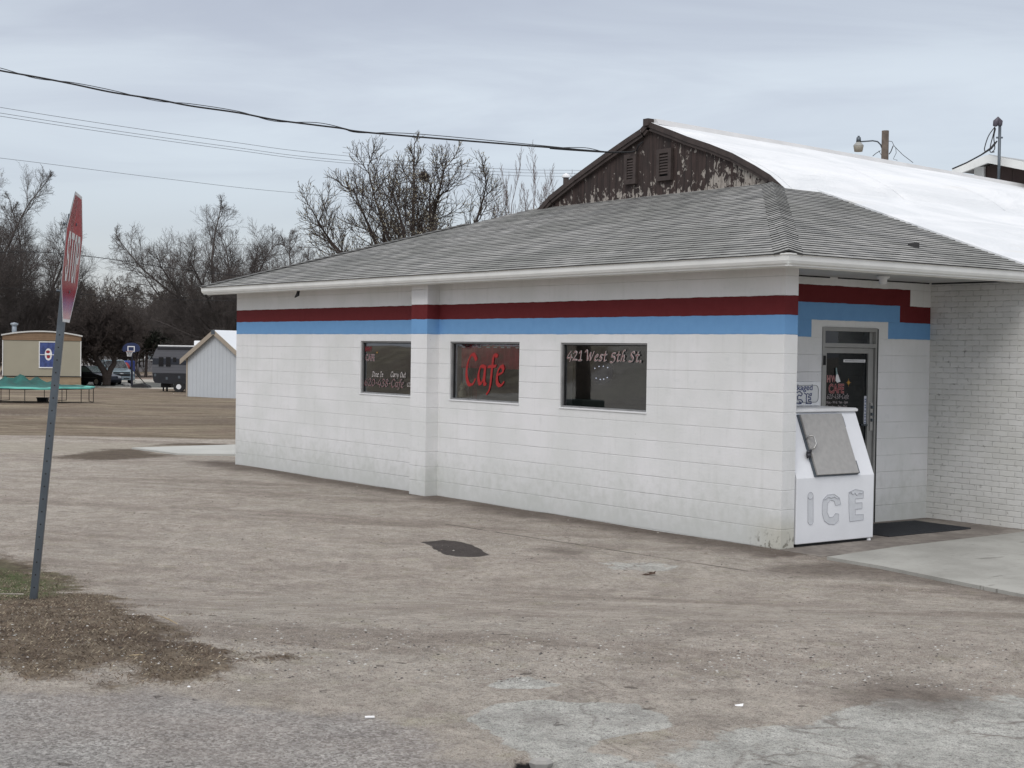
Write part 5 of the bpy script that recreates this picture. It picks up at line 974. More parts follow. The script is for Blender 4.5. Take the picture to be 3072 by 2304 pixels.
mb = MB(); lo_ = [fpt(1048, 748), fpt(1062, 850), fpt(1085, 878), fpt(1360, 895)]; mb.prism([(a+.01, b_) for a, b_ in lo_[:1]]+lo_[1:]+[(XR, lo_[-1][1]), (XR, lo_[0][1])], -.014, 0, 'y'); mb.build('lower_panel', worn('black_panel', (.018, .019, .024), .2, 3, .35), tt)
mb = MB(); tp_ = [fpt(1130, 400), fpt(1105, 440)]; mb.box(tp_[1][0]+.05, XR, -.012, 0, tp_[1][1], tp_[0][1]-.02); mb.build('upper_band', worn('upper_band_black', (.02, .02, .024), .2, 3, .4), tt)
mb = MB(); mb.box(outl_[0][0]-.02, XR+.02, -.03, 2.43, outl_[0][1], outl_[0][1]+.07); mb.build('roof', M['white'], tt); ac = fpt(1640, 330); mb = MB(); mb.box(ac[0]-.35, ac[0]+.35, .8, 1.5, outl_[0][1]+.07, outl_[0][1]+.36); mb.build('air_conditioner', M['white'], tt, bevel=.05)
mt_g = mat('trailer_glass', None, .1, col=(.008, .009, .012))
for (a, b_, c_, d_) in ((1135, 535, 1196, 660), (1230, 535, 1291, 662), (1325, 540, 1366, 602)):
    p_, r_ = fpt(a, b_), fpt(c_, d_); mb = MB(); mb.box(p_[0], r_[0], -.03, -.012, r_[1], p_[1]); mb.build('window', mt_g, tt, bevel=.006)
for a in (1400, 1545):
    p_ = fpt(a, 920); mb = MB(); mb.tube([(p_[0], -.02, .33), (p_[0], .2, .33)], .33, 20); wh = mb.build('wheel', M['black'], tt); mb = MB(); mb.tube([(p_[0], -.04, .33), (p_[0], -.02, .33)], .15, 16); mb.build('rim', M['white'], wh)
mb = MB(); p_, r_ = fpt(1120, 885), fpt(1250, 945); mb.box(p_[0], r_[0], .8, 1.5, .25, .55); mb.tube([((p_[0]+r_[0])/2, 1.1, .3), ((p_[0]+r_[0])/2, 1.1, 0)], .06, 8); mb.tube([(p_[0]+.1, 1, .3), (p_[0]+.1, 1, 0)], .05, 8); mb.build('step', M['black'], tt)
for a, b_ in ((1085, 770), (1240, 815), (1405, 800)): p_ = fpt(a, b_); mb = MB(); mb.box(p_[0]-.06, p_[0]+.06, -.022, -.014, p_[1]-.09, p_[1]+.06); mb.build('hatch_latch', M['galv'], tt)
# --- distant houses across the side street
def house(name, label, x0, x1, ytop, yeave, ybot, s_, wallc, roofc, extras=(), ends=.0, lean=0):
    r0, zt0 = RZ_(x0, ytop, s_); r1, _ = RZ_(x1, ytop, s_); rc = (r0+r1)/2; o = frame(name, label, 'house', rc, s_); hw = (r1-r0)/2; zg = o.location.z; ze = RZ_(x0, yeave, s_)[1]-zg; zt0 -= zg
    mb = MB(); mb.box(-hw, hw, 0, 5, -.3, ze); mb.build('wall', plank(wallc, .2, 2, .06, .25), o); mb = MB(); e = .3; mb.prism([(-.35, ze-.05), (2.5, zt0), (5.35, ze-.05), (5.35, ze-.15), (2.5, zt0-.1), (-.35, ze-.15)], -hw-e, hw+e, 'x'); mb.build('roof', worn('roof_coat', roofc, .12, .6, .8), o)
    for nm, a, b_, c_, d_, mt in extras:
        ra, za = RZ_(a, c_, s_); rb, zb_ = RZ_(b_, d_, s_); mb = MB(); mb.box(ra-rc, rb-rc, -.06, .0, zb_-zg, za-zg); mb.build(nm, mt, o)
    return o
gw = mat('far_window', None, .3, col=(.03, .035, .04)); br_ = mat('far_brown', None, .8, col=(.09, .06, .055))
house('house', 'white sided house with a pale grey roof just right of the mobile home', 215, 292, 1044, 1064, 1099, 168, (.46, .46, .47), (.31, .33, .31), [('window', 268, 278, 1068, 1082, gw)])
house('house', 'dull grey house with brown doors behind the pickup', 294, 342, 1048, 1057, 1100, 185, (.27, .25, .26), (.24, .26, .25), [('door', 299, 309, 1060, 1080, br_), ('door', 313, 321, 1062, 1080, br_)])
house('house', 'low greenish grey house behind the basketball hoop', 352, 400, 1047, 1064, 1100, 188, (.25, .27, .25), (.26, .29, .27), [('window', 372, 382, 1066, 1074, gw)])
house('house', 'pale blue grey house with a dark skirt left of the travel trailer', 433, 492, 1048, 1055, 1100, 180, (.30, .35, .38), (.36, .38, .40), [('skirting', 433, 492, 1076, 1100, mat('dark_skirt', None, .9, col=(.02, .022, .035))), ('window_trim', 433, 436, 1054, 1076, M['white'])])
# wire fence and boarded fence
r0 = RZ_(255, 1080, 160)[0]; r1 = RZ_(470, 1080, 160)[0]; fz = frame('chain_link_fence', 'chain link fence with a pale top rail behind the vehicles', 'fence', r0, 160); Lf = r1-r0; hf = RZ_(400, 1080, 160)[1]-fz.location.z
mb = MB(); mb.tube([(0, 0, hf), (Lf, 0, hf)], .06, 6); mb.build('top_rail', worn('rail_grey', (.45, .46, .47), .1, 1, .5, .2), fz)
for k in range(5): mb = MB(); mb.tube([(Lf*k/4, 0, -.2), (Lf*k/4, 0, hf+.06)], .04, 6); mb.build('post', M['galv'], fz)
mb = MB()
for k in range(int(Lf/.16)): mb.tube([(k*.16, 0, 0), (min(k*.16+hf, Lf), 0, min(hf, Lf-k*.16))], .004, 3, caps=False); mb.tube([(k*.16, 0, hf), (min(k*.16+hf, Lf), 0, max(0, hf-(Lf-k*.16)))], .004, 3, caps=False)
mb.build('wire_mesh', M['galv'], fz)
r0 = RZ_(399, 1084, 172)[0]; r1 = RZ_(470, 1084, 172)[0]; bf = frame('board_fence', 'weathered grey board fence left of the travel trailer', 'fence', r0, 172); hf = RZ_(430, 1084, 172)[1]-bf.location.z; mb = MB()
for k in range(int((r1-r0)/.16)): mb.box(k*.16, k*.16+.145, 0, .03, -.2, hf+.05*math.sin(k*7.)); 
mb.build('board', plank((.16, .155, .165), .64, 0, .35), bf); mb = MB(); mb.box(0, r1-r0, .03, .08, hf*.7, hf*.7+.08); mb.build('rail', M['pole'], bf)
# --- play set, tarp
s_ = 150; c0 = RZ_(415, 1100, s_)[0]; ps = frame('play_set', 'play set with a pale blue roof and striped slide behind the basketball hoop', 'play set', c0, s_); zg = ps.location.z
def kp(a, b_): p_ = q('k', a, b_); return (RZ_(*p_, s_)[0]-c0, RZ_(*p_, s_)[1]-zg)
a, b_ = kp(1735, 230), kp(1870, 420); mb = MB(); mb.box(a[0], b_[0], -.5, .5, b_[1], a[1]); mb.build('canopy', worn('pale_blue_plastic', (.16, .30, .38), .2, 2, .5), ps)
a, b_ = kp(1680, 450), kp(1570, 640); mb = MB(); mb.tube([(a[0], 0, a[1]), (b_[0], -.6, b_[1])], .14, 8); mb.build('slide', worn('slide_plastic', (.35, .34, .40), .2, 2, .5), ps); a, b_ = kp(1725, 450), kp(1630, 640); mb = MB(); mb.tube([(a[0], .2, a[1]), (b_[0], -.4, b_[1])], .16, 8); mb.build('slide_rail', worn('slide_dark', (.05, .04, .08), .2, 2, .5), ps)
for k in (1745, 1860): a, b_ = kp(k, 420), kp(k, 900); mb = MB(); mb.tube([(a[0], 0, a[1]), (b_[0], 0, b_[1])], .06, 6); mb.build('post', M['pole'], ps)
s_ = 140; c0 = RZ_(385, 1100, s_)[0]; tp2 = frame('tarp_heap', 'blue tarp beside a rounded red cover behind the pickup hood', 'tarp', c0, s_); zg = tp2.location.z
mb = MB(); a, b_ = kp(1195, 700), kp(1500, 880); mb.box(a[0], b_[0], .3, 1.5, -.0, a[1]); mb.build('blue_tarp', worn('blue_tarp', (.04, .07, .28), .3, 2, .6), tp2, bevel=.12)
a = kp(1370, 860); mb = MB(); R0 = (kp(1500, 860)[0]-kp(1250, 860)[0])/2; mb.lathe([(R0, -.2), (R0*1.05, a[1]*.6), (R0*.8, a[1]*1.05), (R0*.4, a[1]*1.25), (0, a[1]*1.32)], (a[0], -.2, 0), 18); mb.build('red_cover', worn('red_cover', (.32, .04, .035), .3, 2, .6), tp2, True)
# --- basketball hoop
s_ = 101; c0 = RZ_(396, 1150, s_)[0]; bh = frame('basketball_hoop', 'portable basketball hoop with a dark blue fan backboard near the pickup', 'basketball hoop', c0, s_); zg = bh.location.z
mb = MB(); a, b_ = kp(1515, 560), kp(1520, 1440); mb.tube([(a[0], .3, a[1]+.4), (a[0], 0, a[1]), (b_[0], 0, .1)], .075, 8); mb.build('pole', worn('hoop_black', (.016, .018, .03), .2, 5, .5), bh)
fan = [kp(*a) for a in ((1262, 430), (1245, 380), (1255, 300), (1300, 240), (1380, 195), (1490, 175), (1600, 185), (1690, 225), (1745, 290), (1760, 370), (1735, 425), (1650, 438), (1600, 470), (1400, 470), (1340, 438))]
mb = MB(); mb.prism(fan, -.03, .02, 'y'); bb = mb.build('backboard', worn('backboard_navy', (.022, .035, .10), .25, 2, .3), bh)
mb = MB(); a, b_ = kp(1395, 275), kp(1605, 440); w_ = .06
for c_ in ((a[0], a[0]+w_, b_[1], a[1]), (b_[0]-w_, b_[0], b_[1], a[1]), (a[0]+w_, b_[0]-w_, a[1]-w_, a[1]), (a[0]+w_, b_[0]-w_, b_[1], b_[1]+w_)): mb.box(c_[0], c_[1], -.04, -.031, c_[2], c_[3])
mb.build('target_square', M['white'], bb)
ca_ = kp(1480, 430); mb = MB(); ring = [(ca_[0]+.24*math.cos(a), -.30+.24*math.sin(a), ca_[1]) for a in np.linspace(0, 2*math.pi, 17)]; mb.tube(ring, .014, 5, caps=False); mb.build('rim', worn('rim_orange', (.3, .07, .03), .2, 5, .5), bh)
mb = MB(); lo_z = kp(1480, 580)[1]
for k in range(12):
    a = k*math.pi/6; b_ = a+.5; mb.tube([(ca_[0]+.235*math.cos(a), -.3+.235*math.sin(a), ca_[1]), (ca_[0]+.16*math.cos(b_), -.3+.16*math.sin(b_), (ca_[1]+lo_z)/2), (ca_[0]+.13*math.cos(a), -.3+.13*math.sin(a), lo_z)], .011, 4)
    b_ = a-.5; mb.tube([(ca_[0]+.235*math.cos(a), -.3+.235*math.sin(a), ca_[1]), (ca_[0]+.16*math.cos(b_), -.3+.16*math.sin(b_), (ca_[1]+lo_z)/2), (ca_[0]+.13*math.cos(a), -.3+.13*math.sin(a), lo_z)], .011, 4)
mb.build('net', M['white'], bh); mb = MB(); mb.prism([(-.1, 0), (1.2, 0), (1.1, .14), (.7, .3), (.1, .22)], -.1, .7, 'y'); mb.build('base', worn('base_black', (.02, .02, .022), .3, 4, .6), bh, bevel=.03)
mb = MB(); mb.tube([(.9, .3, .2), (.02, .05, 1.2)], .03, 6); mb.build('brace', M['black'], bh)
for nm, a_, b_ in (('rock', 1578, 1345), ('rock', 1725, 1380), ('rock', 1385, 1452), ('rock', 300, 1320)):
    p_ = gnd(*q('k', a_, b_)); mb = MB(); w_ = .32 if a_ != 300 else .5; mb.lathe([(w_, -.05), (w_*1.05, .08), (w_*.7, .2), (0, .25)], (0, 0, 0), 7); o = mb.build(nm, worn('pale_rock', (.42, .41, .38), .2, 6, .9), None); o.location = tuple(p_)
    tag(o, {1578: 'pale rock just right of the hoop pole foot', 1725: 'pale rock at the right end of the hoop base', 1385: 'small pale rock on the grass in front of the pickup bumper', 300: 'low white heap under the dark car behind the crooked tree'}[a_], 'rock')
# --- trampoline and tub
s_ = 61; c0 = RZ_(105, 1160, s_)[0]; tr = frame('trampoline', 'round trampoline with a rumpled teal cover on thin legs', 'trampoline', c0, s_); zg = tr.location.z; Rt = RZ_(279, 1161, s_)[0]-c0; Ht = RZ_(279, 1161, s_)[1]-zg
M['teal'] = worn('teal_vinyl', (.10, .42, .35), .35, 1.6, .55); M['teal_d'] = worn('teal_cover', (.012, .10, .085), .5, 1.5, .7)
mb = MB(); n = 48; rr1 = []
for k in range(n):
    a = 2*math.pi*k/n; wv = .012*math.sin(k*1.7)+.016*math.sin(k*.9+1); rr1.append([(Rt*1.0*math.cos(a), Rt*math.sin(a), Ht+wv-.05), (Rt*.99*math.cos(a), Rt*.99*math.sin(a), Ht+wv), (Rt*.86*math.cos(a), Rt*.86*math.sin(a), Ht+wv*.5+.02)])
for k in range(n):
    for i in range(2): A_, B_ = rr1[k], rr1[(k+1) % n]; mb.face([A_[i], B_[i], B_[i+1], A_[i+1]])
mb.build('pad', M['teal'], tr, True)
mb = MB(); pts = {}
for i in range(9):
    for k in range(n):
        a = 2*math.pi*k/n; rad = Rt*.88*i/8; x_, y_ = rad*math.cos(a), rad*math.sin(a); hmp = .40*math.exp(-((x_+1.1)**2/1.0+(y_-.2)**2/.6))+.22*math.exp(-((x_-.1)**2/1.+(y_-.3)**2/.5)); pts[i, k] = (x_, y_, Ht+.01+hmp*(.8+.3*math.sin(x_*9+y_*5))*(1-(i/8)**4))
for i in range(8):
    for k in range(n): mb.face([pts[i, k], pts[i+1, k], pts[i+1, (k+1) % n], pts[i, (k+1) % n]])
mb.build('cover', M['teal_d'], tr, True)
for k in range(6):
    a = k*math.pi/3+.25; b_ = a+.42; mb = MB(); f = lambda a, z: (Rt*.97*math.cos(a), Rt*.97*math.sin(a), z); mb.tube([f(a, Ht-.03), f(a, .04), f((a+b_)/2, .02), f(b_, .04), f(b_, Ht-.03)], .017, 6); mb.build('leg', M['black'], tr)
mb = MB(); mb.tube([(Rt*.98*math.cos(a), Rt*.98*math.sin(a), Ht-.06) for a in np.linspace(0, 2*math.pi, 33)], .03, 6, caps=False); mb.build('frame', M['galv'], tr)
p_ = gnd(*q('e', 675, 1350)); tb = thing('plastic_tub', 'black plastic tub on the ground under the trampoline', 'tub', tuple(p_), RZ); mb = MB(); mb.prism([(-.19, 0), (.19, 0), (.22, .19), (-.22, .19)], -.15, .15, 'y'); mb.build('shell', M['black'], tb, bevel=.02)
mb = MB(); mb.box(-.235, .235, -.165, .165, .175, .2); mb.build('tub_rim', worn('rim_black', (.02, .02, .022), .2, 5, .5), tb)
# ================================================================== VEHICLES
def paint(name, c, rough=.28, metal=.3): return worn(name, c, .12, 1.5, rough, metal, .02)
M['tyre'] = worn('tyre', (.012, .012, .013), .3, 6, .8); M['cglass'] = mat('car_glass', None, .06, col=(.012, .016, .02), spec=.9); M['lens'] = mat('lamp_lens', None, .15, col=(.55, .57, .6), spec=.8)
def vehicle(name, label, cat, r, s_, rot, L, W, prof_low, prof_top, wheelx, wr, bodym, hoodz, pick=False, glassm=None):
    """profile in (x forward, z); body wider than the glasshouse"""
    glassm = glassm or M['cglass']
    o = frame(name, label, cat, r, s_, rot)
    hw = W/2; mb = MB(); secs = [(-hw, .06), (-hw*.985, .0), (hw*.985, .0), (hw, .06)]
    mb.prism(prof_low, -hw, hw, 'y'); b = mb.build('body', bodym, o, bevel=.06)
    mb = MB(); n = len(prof_top); ty = lambda z: hw*(.94-.17*(z-prof_top[0][1])/max(.1, max(p_[1] for p_ in prof_top)-prof_top[0][1]))
    a = [(x, -ty(z), z) for x, z in prof_top]; c_ = [(x, ty(z), z) for x, z in prof_top]
    mb.face(a); mb.face(c_[::-1])
    for i in range(n): j = (i+1) % n; mb.face([a[i], c_[i], c_[j], a[j]][::-1])
    cab = mb.build('cab', bodym, o, bevel=.04)
    cx = sum(p_[0] for p_ in prof_top)/n; zb = prof_top[0][1]; zt_ = max(p_[1] for p_ in prof_top)
    def pane(nm, x0, x1, z0, z1, side):
        mb = MB(); e = .012; lo, hi = (ty(z0)+e)*side, (ty(z1)+e)*side; mb.face([(x0[0], lo, z0), (x0[1], lo, z0), (x1[1], hi, z1), (x1[0], hi, z1)]); mb.build(nm, glassm, cab)
    f0, f1 = prof_top[-1], prof_top[-2]; r0_, r1_ = prof_top[0], prof_top[1]
    zl, zh = zb+.06, zt_-.10; lx0 = r0_[0]+(r1_[0]-r0_[0])*(zl-r0_[1])/(r1_[1]-r0_[1]); lx1 = r0_[0]+(r1_[0]-r0_[0])*(zh-r0_[1])/(r1_[1]-r0_[1]); fx0 = f0[0]+(f1[0]-f0[0])*(zl-f0[1])/(f1[1]-f0[1]); fx1 = f0[0]+(f1[0]-f0[0])*(zh-f0[1])/(f1[1]-f0[1]); mid = (lx1+fx1)/2
    for sd_ in (-1, 1): pane('side_window', (lx0+.12, mid-.06), (lx1+.10, mid-.06), zl, zh, sd_); pane('side_window', (mid+.06, fx0-.12), (mid+.06, fx1-.10), zl, zh, sd_)
    nx = Vector((f1[1]-f0[1], 0, f0[0]-f1[0])).normalized()*.012; mb = MB()
    for (A_, B_, sg, nm) in ((f0, f1, 1, 'windshield'),):
        P0 = Vector((A_[0]+(B_[0]-A_[0])*.08, 0, A_[1]+(B_[1]-A_[1])*.08))+nx; P1 = Vector((A_[0]+(B_[0]-A_[0])*.9, 0, A_[1]+(B_[1]-A_[1])*.9))+nx
        mb.face([(P0.x, -ty(A_[1])*.93, P0.z), (P0.x, ty(A_[1])*.93, P0.z), (P1.x, ty(B_[1])*.93, P1.z), (P1.x, -ty(B_[1])*.93, P1.z)]); mb.build(nm, glassm, cab)
    for x in wheelx:
        for sd_ in (-1, 1):
            mb = MB(); mb.tube([(x, sd_*(hw-.22), wr), (x, sd_*(hw+.015), wr)], wr, 22); w_ = mb.build('wheel', M['tyre'], o, bevel=.02); mb = MB(); mb.tube([(x, sd_*(hw+.01), wr), (x, sd_*(hw+.03), wr)], wr*.6, 16); mb.build('rim', M['alum'], w_)
    return o, b
# silver pickup, front quarter view
pk_m = paint('silver_blue_paint', (.20, .26, .29)); r_ = RZ_(335, 1150, 113)[0]
PKX = 2.75
o, b = vehicle('pickup_truck', 'silver blue pickup parked nose forward behind the crooked tree', 'pickup truck', r_+.1, 113, -math.radians(62), 5.5, 1.95,
    [(-2.7, .45), (2.62, .40), (2.78, .55), (2.80, .95), (2.70, 1.08), (1.35, 1.22), (-2.7, 1.2)], [(-1.5, 1.2), (-1.25, 1.85), (.35, 1.88), (1.25, 1.22)], (-1.75, 1.85), .39, pk_m, 1.1)
mb = MB(); mb.box(2.79, 2.815, -.62, .62, .93, 1.02); mb.box(2.79, 2.815, -.62, .62, .72, .89); mb.build('grille', M['black'], o, bevel=.005)
mb = MB(); mb.prism([(-.16, .905), (-.05, .875), (.12, .875), (.16, .915), (.05, .94), (-.12, .94)], 2.80, 2.835, 'x'); mb.build('badge', M['lens'], o)
for sd_ in (-1, 1): mb = MB(); mb.box(2.72, 2.82, sd_*.78-.14, sd_*.78+.14, .86, 1.02); mb.build('headlight', M['lens'], o, bevel=.02)
mb = MB(); mb.box(2.76, 2.93, -.97, .97, .42, .68); mb.build('bumper', worn('bumper_silver', (.26, .31, .34), .1, 2, .3, .5), o, bevel=.04)
mb = MB(); mb.box(2.925, 2.94, -.55, -.12, .5, .58); mb.box(2.925, 2.94, .12, .55, .5, .58); mb.build('bumper_slot', M['black'], o)
for sd_ in (-1, 1): mb = MB(); mb.box(1.0, 1.12, sd_*1.0-.10*(sd_ < 0), sd_*1.0+.10*(sd_ > 0)+.02, 1.2, 1.4); mb.build('wing_mirror', M['black'], o, bevel=.02)
mb = MB(); mb.box(-.9, .3, -.62, -.58, 1.9, 1.93); mb.box(-.9, .3, .58, .62, 1.9, 1.93); mb.build('roof_rack', M['white'], o)
# dark car left of the tree
r_ = RZ_(272, 1148, 107)[0]
o, b = vehicle('parked_car', 'dark car between the mobile home and the crooked tree', 'car', r_, 107, -math.radians(28), 4.4, 1.75,
    [(-2.1, .3), (2.1, .28), (2.2, .45), (2.15, .72), (1.15, .92), (-1.6, .98), (-2.15, .9)], [(-1.75, .95), (-1.15, 1.42), (.15, 1.44), (1.05, .93)], (-1.35, 1.4), .32, paint('dark_car_paint', (.014, .017, .028)), .9, glassm=mat('teal_glass', None, .08, col=(.05, .085, .085), spec=.9))
for sd_ in (-1, 1): mb = MB(); mb.box(2.1, 2.2, sd_*.62-.16, sd_*.62+.16, .58, .72); mb.build('headlight', M['lens'], o, bevel=.02)
mb = MB(); mb.box(-1.6, 1.4, -.892, -.877, .60, .64); mb.build('side_moulding', M['galv'], o)
# ================================================================== BARE TREES
def seg_mesh(name, S, mtl, parent, k=3):
    S = np.array(S, float); p0, p1, r0, r1 = S[:, 0:3], S[:, 3:6], S[:, 6], S[:, 7]; d = p1-p0; d /= (np.linalg.norm(d, axis=1)[:, None]+1e-9)
    ref = np.where(np.abs(d[:, 2:3]) > .9, np.array([[1., 0, 0]]), np.array([[0, 0, 1.]])); a = np.cross(d, ref); a /= (np.linalg.norm(a, axis=1)[:, None]+1e-9); b = np.cross(d, a); n = len(S); V_ = np.zeros((n, 2*k, 3))
    for i in range(k):
        th = 2*math.pi*i/k; o_ = a*math.cos(th)+b*math.sin(th); V_[:, i] = p0+o_*r0[:, None]; V_[:, k+i] = p1+o_*r1[:, None]
    F_ = np.array([[i, (i+1) % k, k+(i+1) % k, k+i] for i in range(k)]); Q = (np.arange(n)[:, None, None]*2*k+F_[None]).reshape(-1, 4)
    me = bpy.data.meshes.new(name); me.vertices.add(n*2*k); me.vertices.foreach_set('co', V_.reshape(-1)); nf = len(Q); me.loops.add(nf*4); me.loops.foreach_set('vertex_index', Q.ravel().astype(np.int32)); me.polygons.add(nf); me.polygons.foreach_set('loop_start', np.arange(nf)*4); me.polygons.foreach_set('loop_total', np.full(nf, 4)); me.update(calc_edges=True); me.materials.append(mtl)
    o = bpy.data.objects.new(name, me); COL.objects.link(o)
    if parent: o.parent = parent
    return o
def bark(name, c):
    return worn(name, c, .35, 2.5, .92, 0, .5, spec=.1)
BK = dict(dark=bark('dark_bark', (.075, .062, .057)), brown=bark('brown_bark', (.115, .10, .094)), grey=bark('grey_bark', (.10, .088, .082)), pink=bark('pale_twigs', (.19, .15, .145)))
def grow(rg, p, d, L, r, lev, K, out, tips):
    """K: per-level dict(n children, ang, ratio, segs, up, wob); recursive limbs, out = list of levels' segments"""
    k = K[lev]; ns = k['s']; pts = [p]; ds = [d]; rs = [r]
    for i in range(ns):
        d = d+np.array([rg.gauss(0, k['w']), rg.gauss(0, k['w']), rg.gauss(0, k['w'])+k['up']]); d = d/np.linalg.norm(d); p = p+d*L/ns; pts.append(p); ds.append(d); rs.append(max(r*(1-.72*(i+1)/ns), k.get('rm', .006)))
    for i in range(ns): out[lev].append((*pts[i], *pts[i+1], rs[i], rs[i+1]))
    if lev+1 >= len(K): tips.append((pts[-1], ds[-1])); return
    nc = k['n']; t0 = k.get('t0', .25); az = rg.uniform(0, 6.28)
    for c in range(nc):
        t = t0+(1-t0)*(c+rg.uniform(.2, .9))/nc; t = min(t, .999); x = t*ns; i = min(int(x), ns-1); f = x-i; q_ = pts[i]*(1-f)+pts[i+1]*f; dd_ = ds[i+1]; rr_ = rs[i]*(1-f)+rs[i+1]*f
        az += 2.4+rg.uniform(-.5, .5); ref = np.array([0, 0, 1.]) if abs(dd_[2]) < .95 else np.array([1., 0, 0]); a = np.cross(dd_, ref); a /= np.linalg.norm(a); b_ = np.cross(dd_, a); ang = k['a']*rg.uniform(.7, 1.25)
        nd = dd_*math.cos(ang)+(a*math.cos(az)+b_*math.sin(az))*math.sin(ang); grow(rg, q_, nd, L*k['r']*rg.uniform(.7, 1.15)*(1.12-.55*t), rr_*k.get('rr', .62), lev+1, K, out, tips)
    # leader continues
    grow(rg, pts[-1], ds[-1], L*k['r']*(.8 if lev else .95)*.8, rs[-1]*.95, lev+1, K, out, tips)
def bare_tree(name, label, cat, pos, K, seed, trunks, mt, split=1, group=None, buds=None, k=3, clamp=None):
    o = thing(name, label, cat, pos, RZ, group); rg = random.Random(seed); out = [[] for _ in K]; tips = []
    for (b0_, d0_, L, r) in trunks: grow(rg, np.array(b0_, float), np.array(d0_, float)/np.linalg.norm(d0_), L, r, 0, K, out, tips)
    tr_ = [s__ for l in out[:split] for s__ in l]; cr = [s__ for l in out[split:] for s__ in l]
    seg_mesh('trunk', tr_, mt, o, 8); seg_mesh('crown', cr, mt, o, k)
    if buds:
        m_, num, sz = buds; allt = [s__ for s__ in out[-1]]; mb = MB()
        for _ in range(num):
            s__ = rg.choice(allt); f = rg.random(); p_ = np.array(s__[:3])*(1-f)+np.array(s__[3:6])*f+np.array([rg.gauss(0, .02) for _ in range(3)]); a = np.array([rg.gauss(0, 1) for _ in range(3)]); a = a/np.linalg.norm(a)*sz*rg.uniform(.6, 1.3); b_ = np.array([rg.gauss(0, 1) for _ in range(3)]); b_ = b_/np.linalg.norm(b_)*sz*rg.uniform(.4, .9); mb.face([p_-a, p_+b_, p_+a, p_-b_])
        mb.build('buds', m_, o)
    return o, out
def lv(n, a, r, s, up, w, rr=.62, t0=.25, rm=.006): return dict(n=n, a=a, r=r, s=s, up=up, w=w, rr=rr, t0=t0, rm=rm)
def tpos(xd, s_, yd=800):
    p_ = dep(*q('D', xd, yd), s_); return (float(p_[0]), float(p_[1]), gz(p_[0], p_[1]))
def toph(xd, yd, s_): p_ = dep(*q('D', xd, yd), s_); return p_[2]-gz(p_[0], p_[1])
def scale_to(o, H):
    """uniform scale so the tree's top reaches height H"""
    zmax = float(np.percentile([v_.co.z for c in o.children for v_ in c.data.vertices], 98.5)); k = H/zmax; o.scale = (k, k, k); return o
budm = mat('pale_buds', None, .8, col=(.50, .46, .34))
def envd(p, d, E_):
    c_, r_ = E_; o_ = (p-c_)/r_; v_ = d/r_; a = v_@v_; b_ = 2*o_@v_; c2 = o_@o_-1; q_ = b_*b_-4*a*c2
    return 0. if q_ < 0 or c2 > 0 else (-b_+math.sqrt(q_))/(2*a)
def limb(rg, p, d, L, r, lev, Kk, out, E_):
    """a curved limb that ends inside the crown's outline, with side branches"""
    k = Kk[lev]; e = envd(p, d, E_)*rg.uniform(.82, 1.08); L = min(L, 9) if lev else L; L = min(L, max(e, (.35*L if lev else 2.)))
    ns = k['s']; pts = [p]; ds = [d]; rs = [r]; g = np.array([0, 0, k['up']])
    for i in range(ns):
        d = d+np.array([rg.gauss(0, k['w']) for _ in range(3)])+g; d /= np.linalg.norm(d); p = p+d*L/ns; pts.append(p); ds.append(d); rs.append(max(r*(1-.93*(i+1)/ns)**.85, k['rm']))
    for i in range(ns): out[lev].append((*pts[i], *pts[i+1], rs[i], rs[i+1]))
    if lev+1 >= len(Kk): return
    n = k['n']; az = rg.uniform(0, 6.28)
    for c in range(n):
        t = k['t0']+(1-k['t0'])*(c+rg.uniform(.1, .95))/n; x = min(t, .999)*ns; i = int(x); f = x-i; q_ = pts[i]*(1-f)+pts[i+1]*f; dd_ = ds[i+1]; az += 2.4+rg.uniform(-.6, .6)
        ref = np.array([0, 0, 1.]) if abs(dd_[2]) < .95 else np.array([1., 0, 0]); a = np.cross(dd_, ref); a /= np.linalg.norm(a); b_ = np.cross(dd_, a); an = k['a']*rg.uniform(.6, 1.3)
        nd = dd_*math.cos(an)+(a*math.cos(az)+b_*math.sin(az))*math.sin(an); limb(rg, q_, nd, k['L']*rg.uniform(.55, 1.25)*(1.15-.6*t), max(k['cr']*(1.1-.4*t), .006), lev+1, Kk, out, E_)
def kv(n, a, L, s, up, w, t0, cr, rm): return dict(n=n, a=a, L=L, s=s, up=up, w=w, t0=t0, cr=cr, rm=rm)
KE = [kv(17, .72, 3.3, 10, .035, .085, .15, .045, .016), kv(9, .66, 1.7, 6, .05, .11, .10, .017, .008), kv(6, .62, .8, 4, .05, .12, .12, .0105, .006), kv(3, .6, .42, 3, .06, .14, .15, .0075, .005), kv(0, .6, 0, 2, .06, .14, .2, .005, .0045)]
KM = [kv(18, .75, 2.1, 10, .02, .075, .15, .034, .014), kv(9, .7, 1.0, 5, .08, .10, .12, .017, .009), kv(5, .65, .45, 4, .13, .13, .12, .0105, .008), kv(0, .6, 0, 3, .12, .14, .2, .006, .006)]
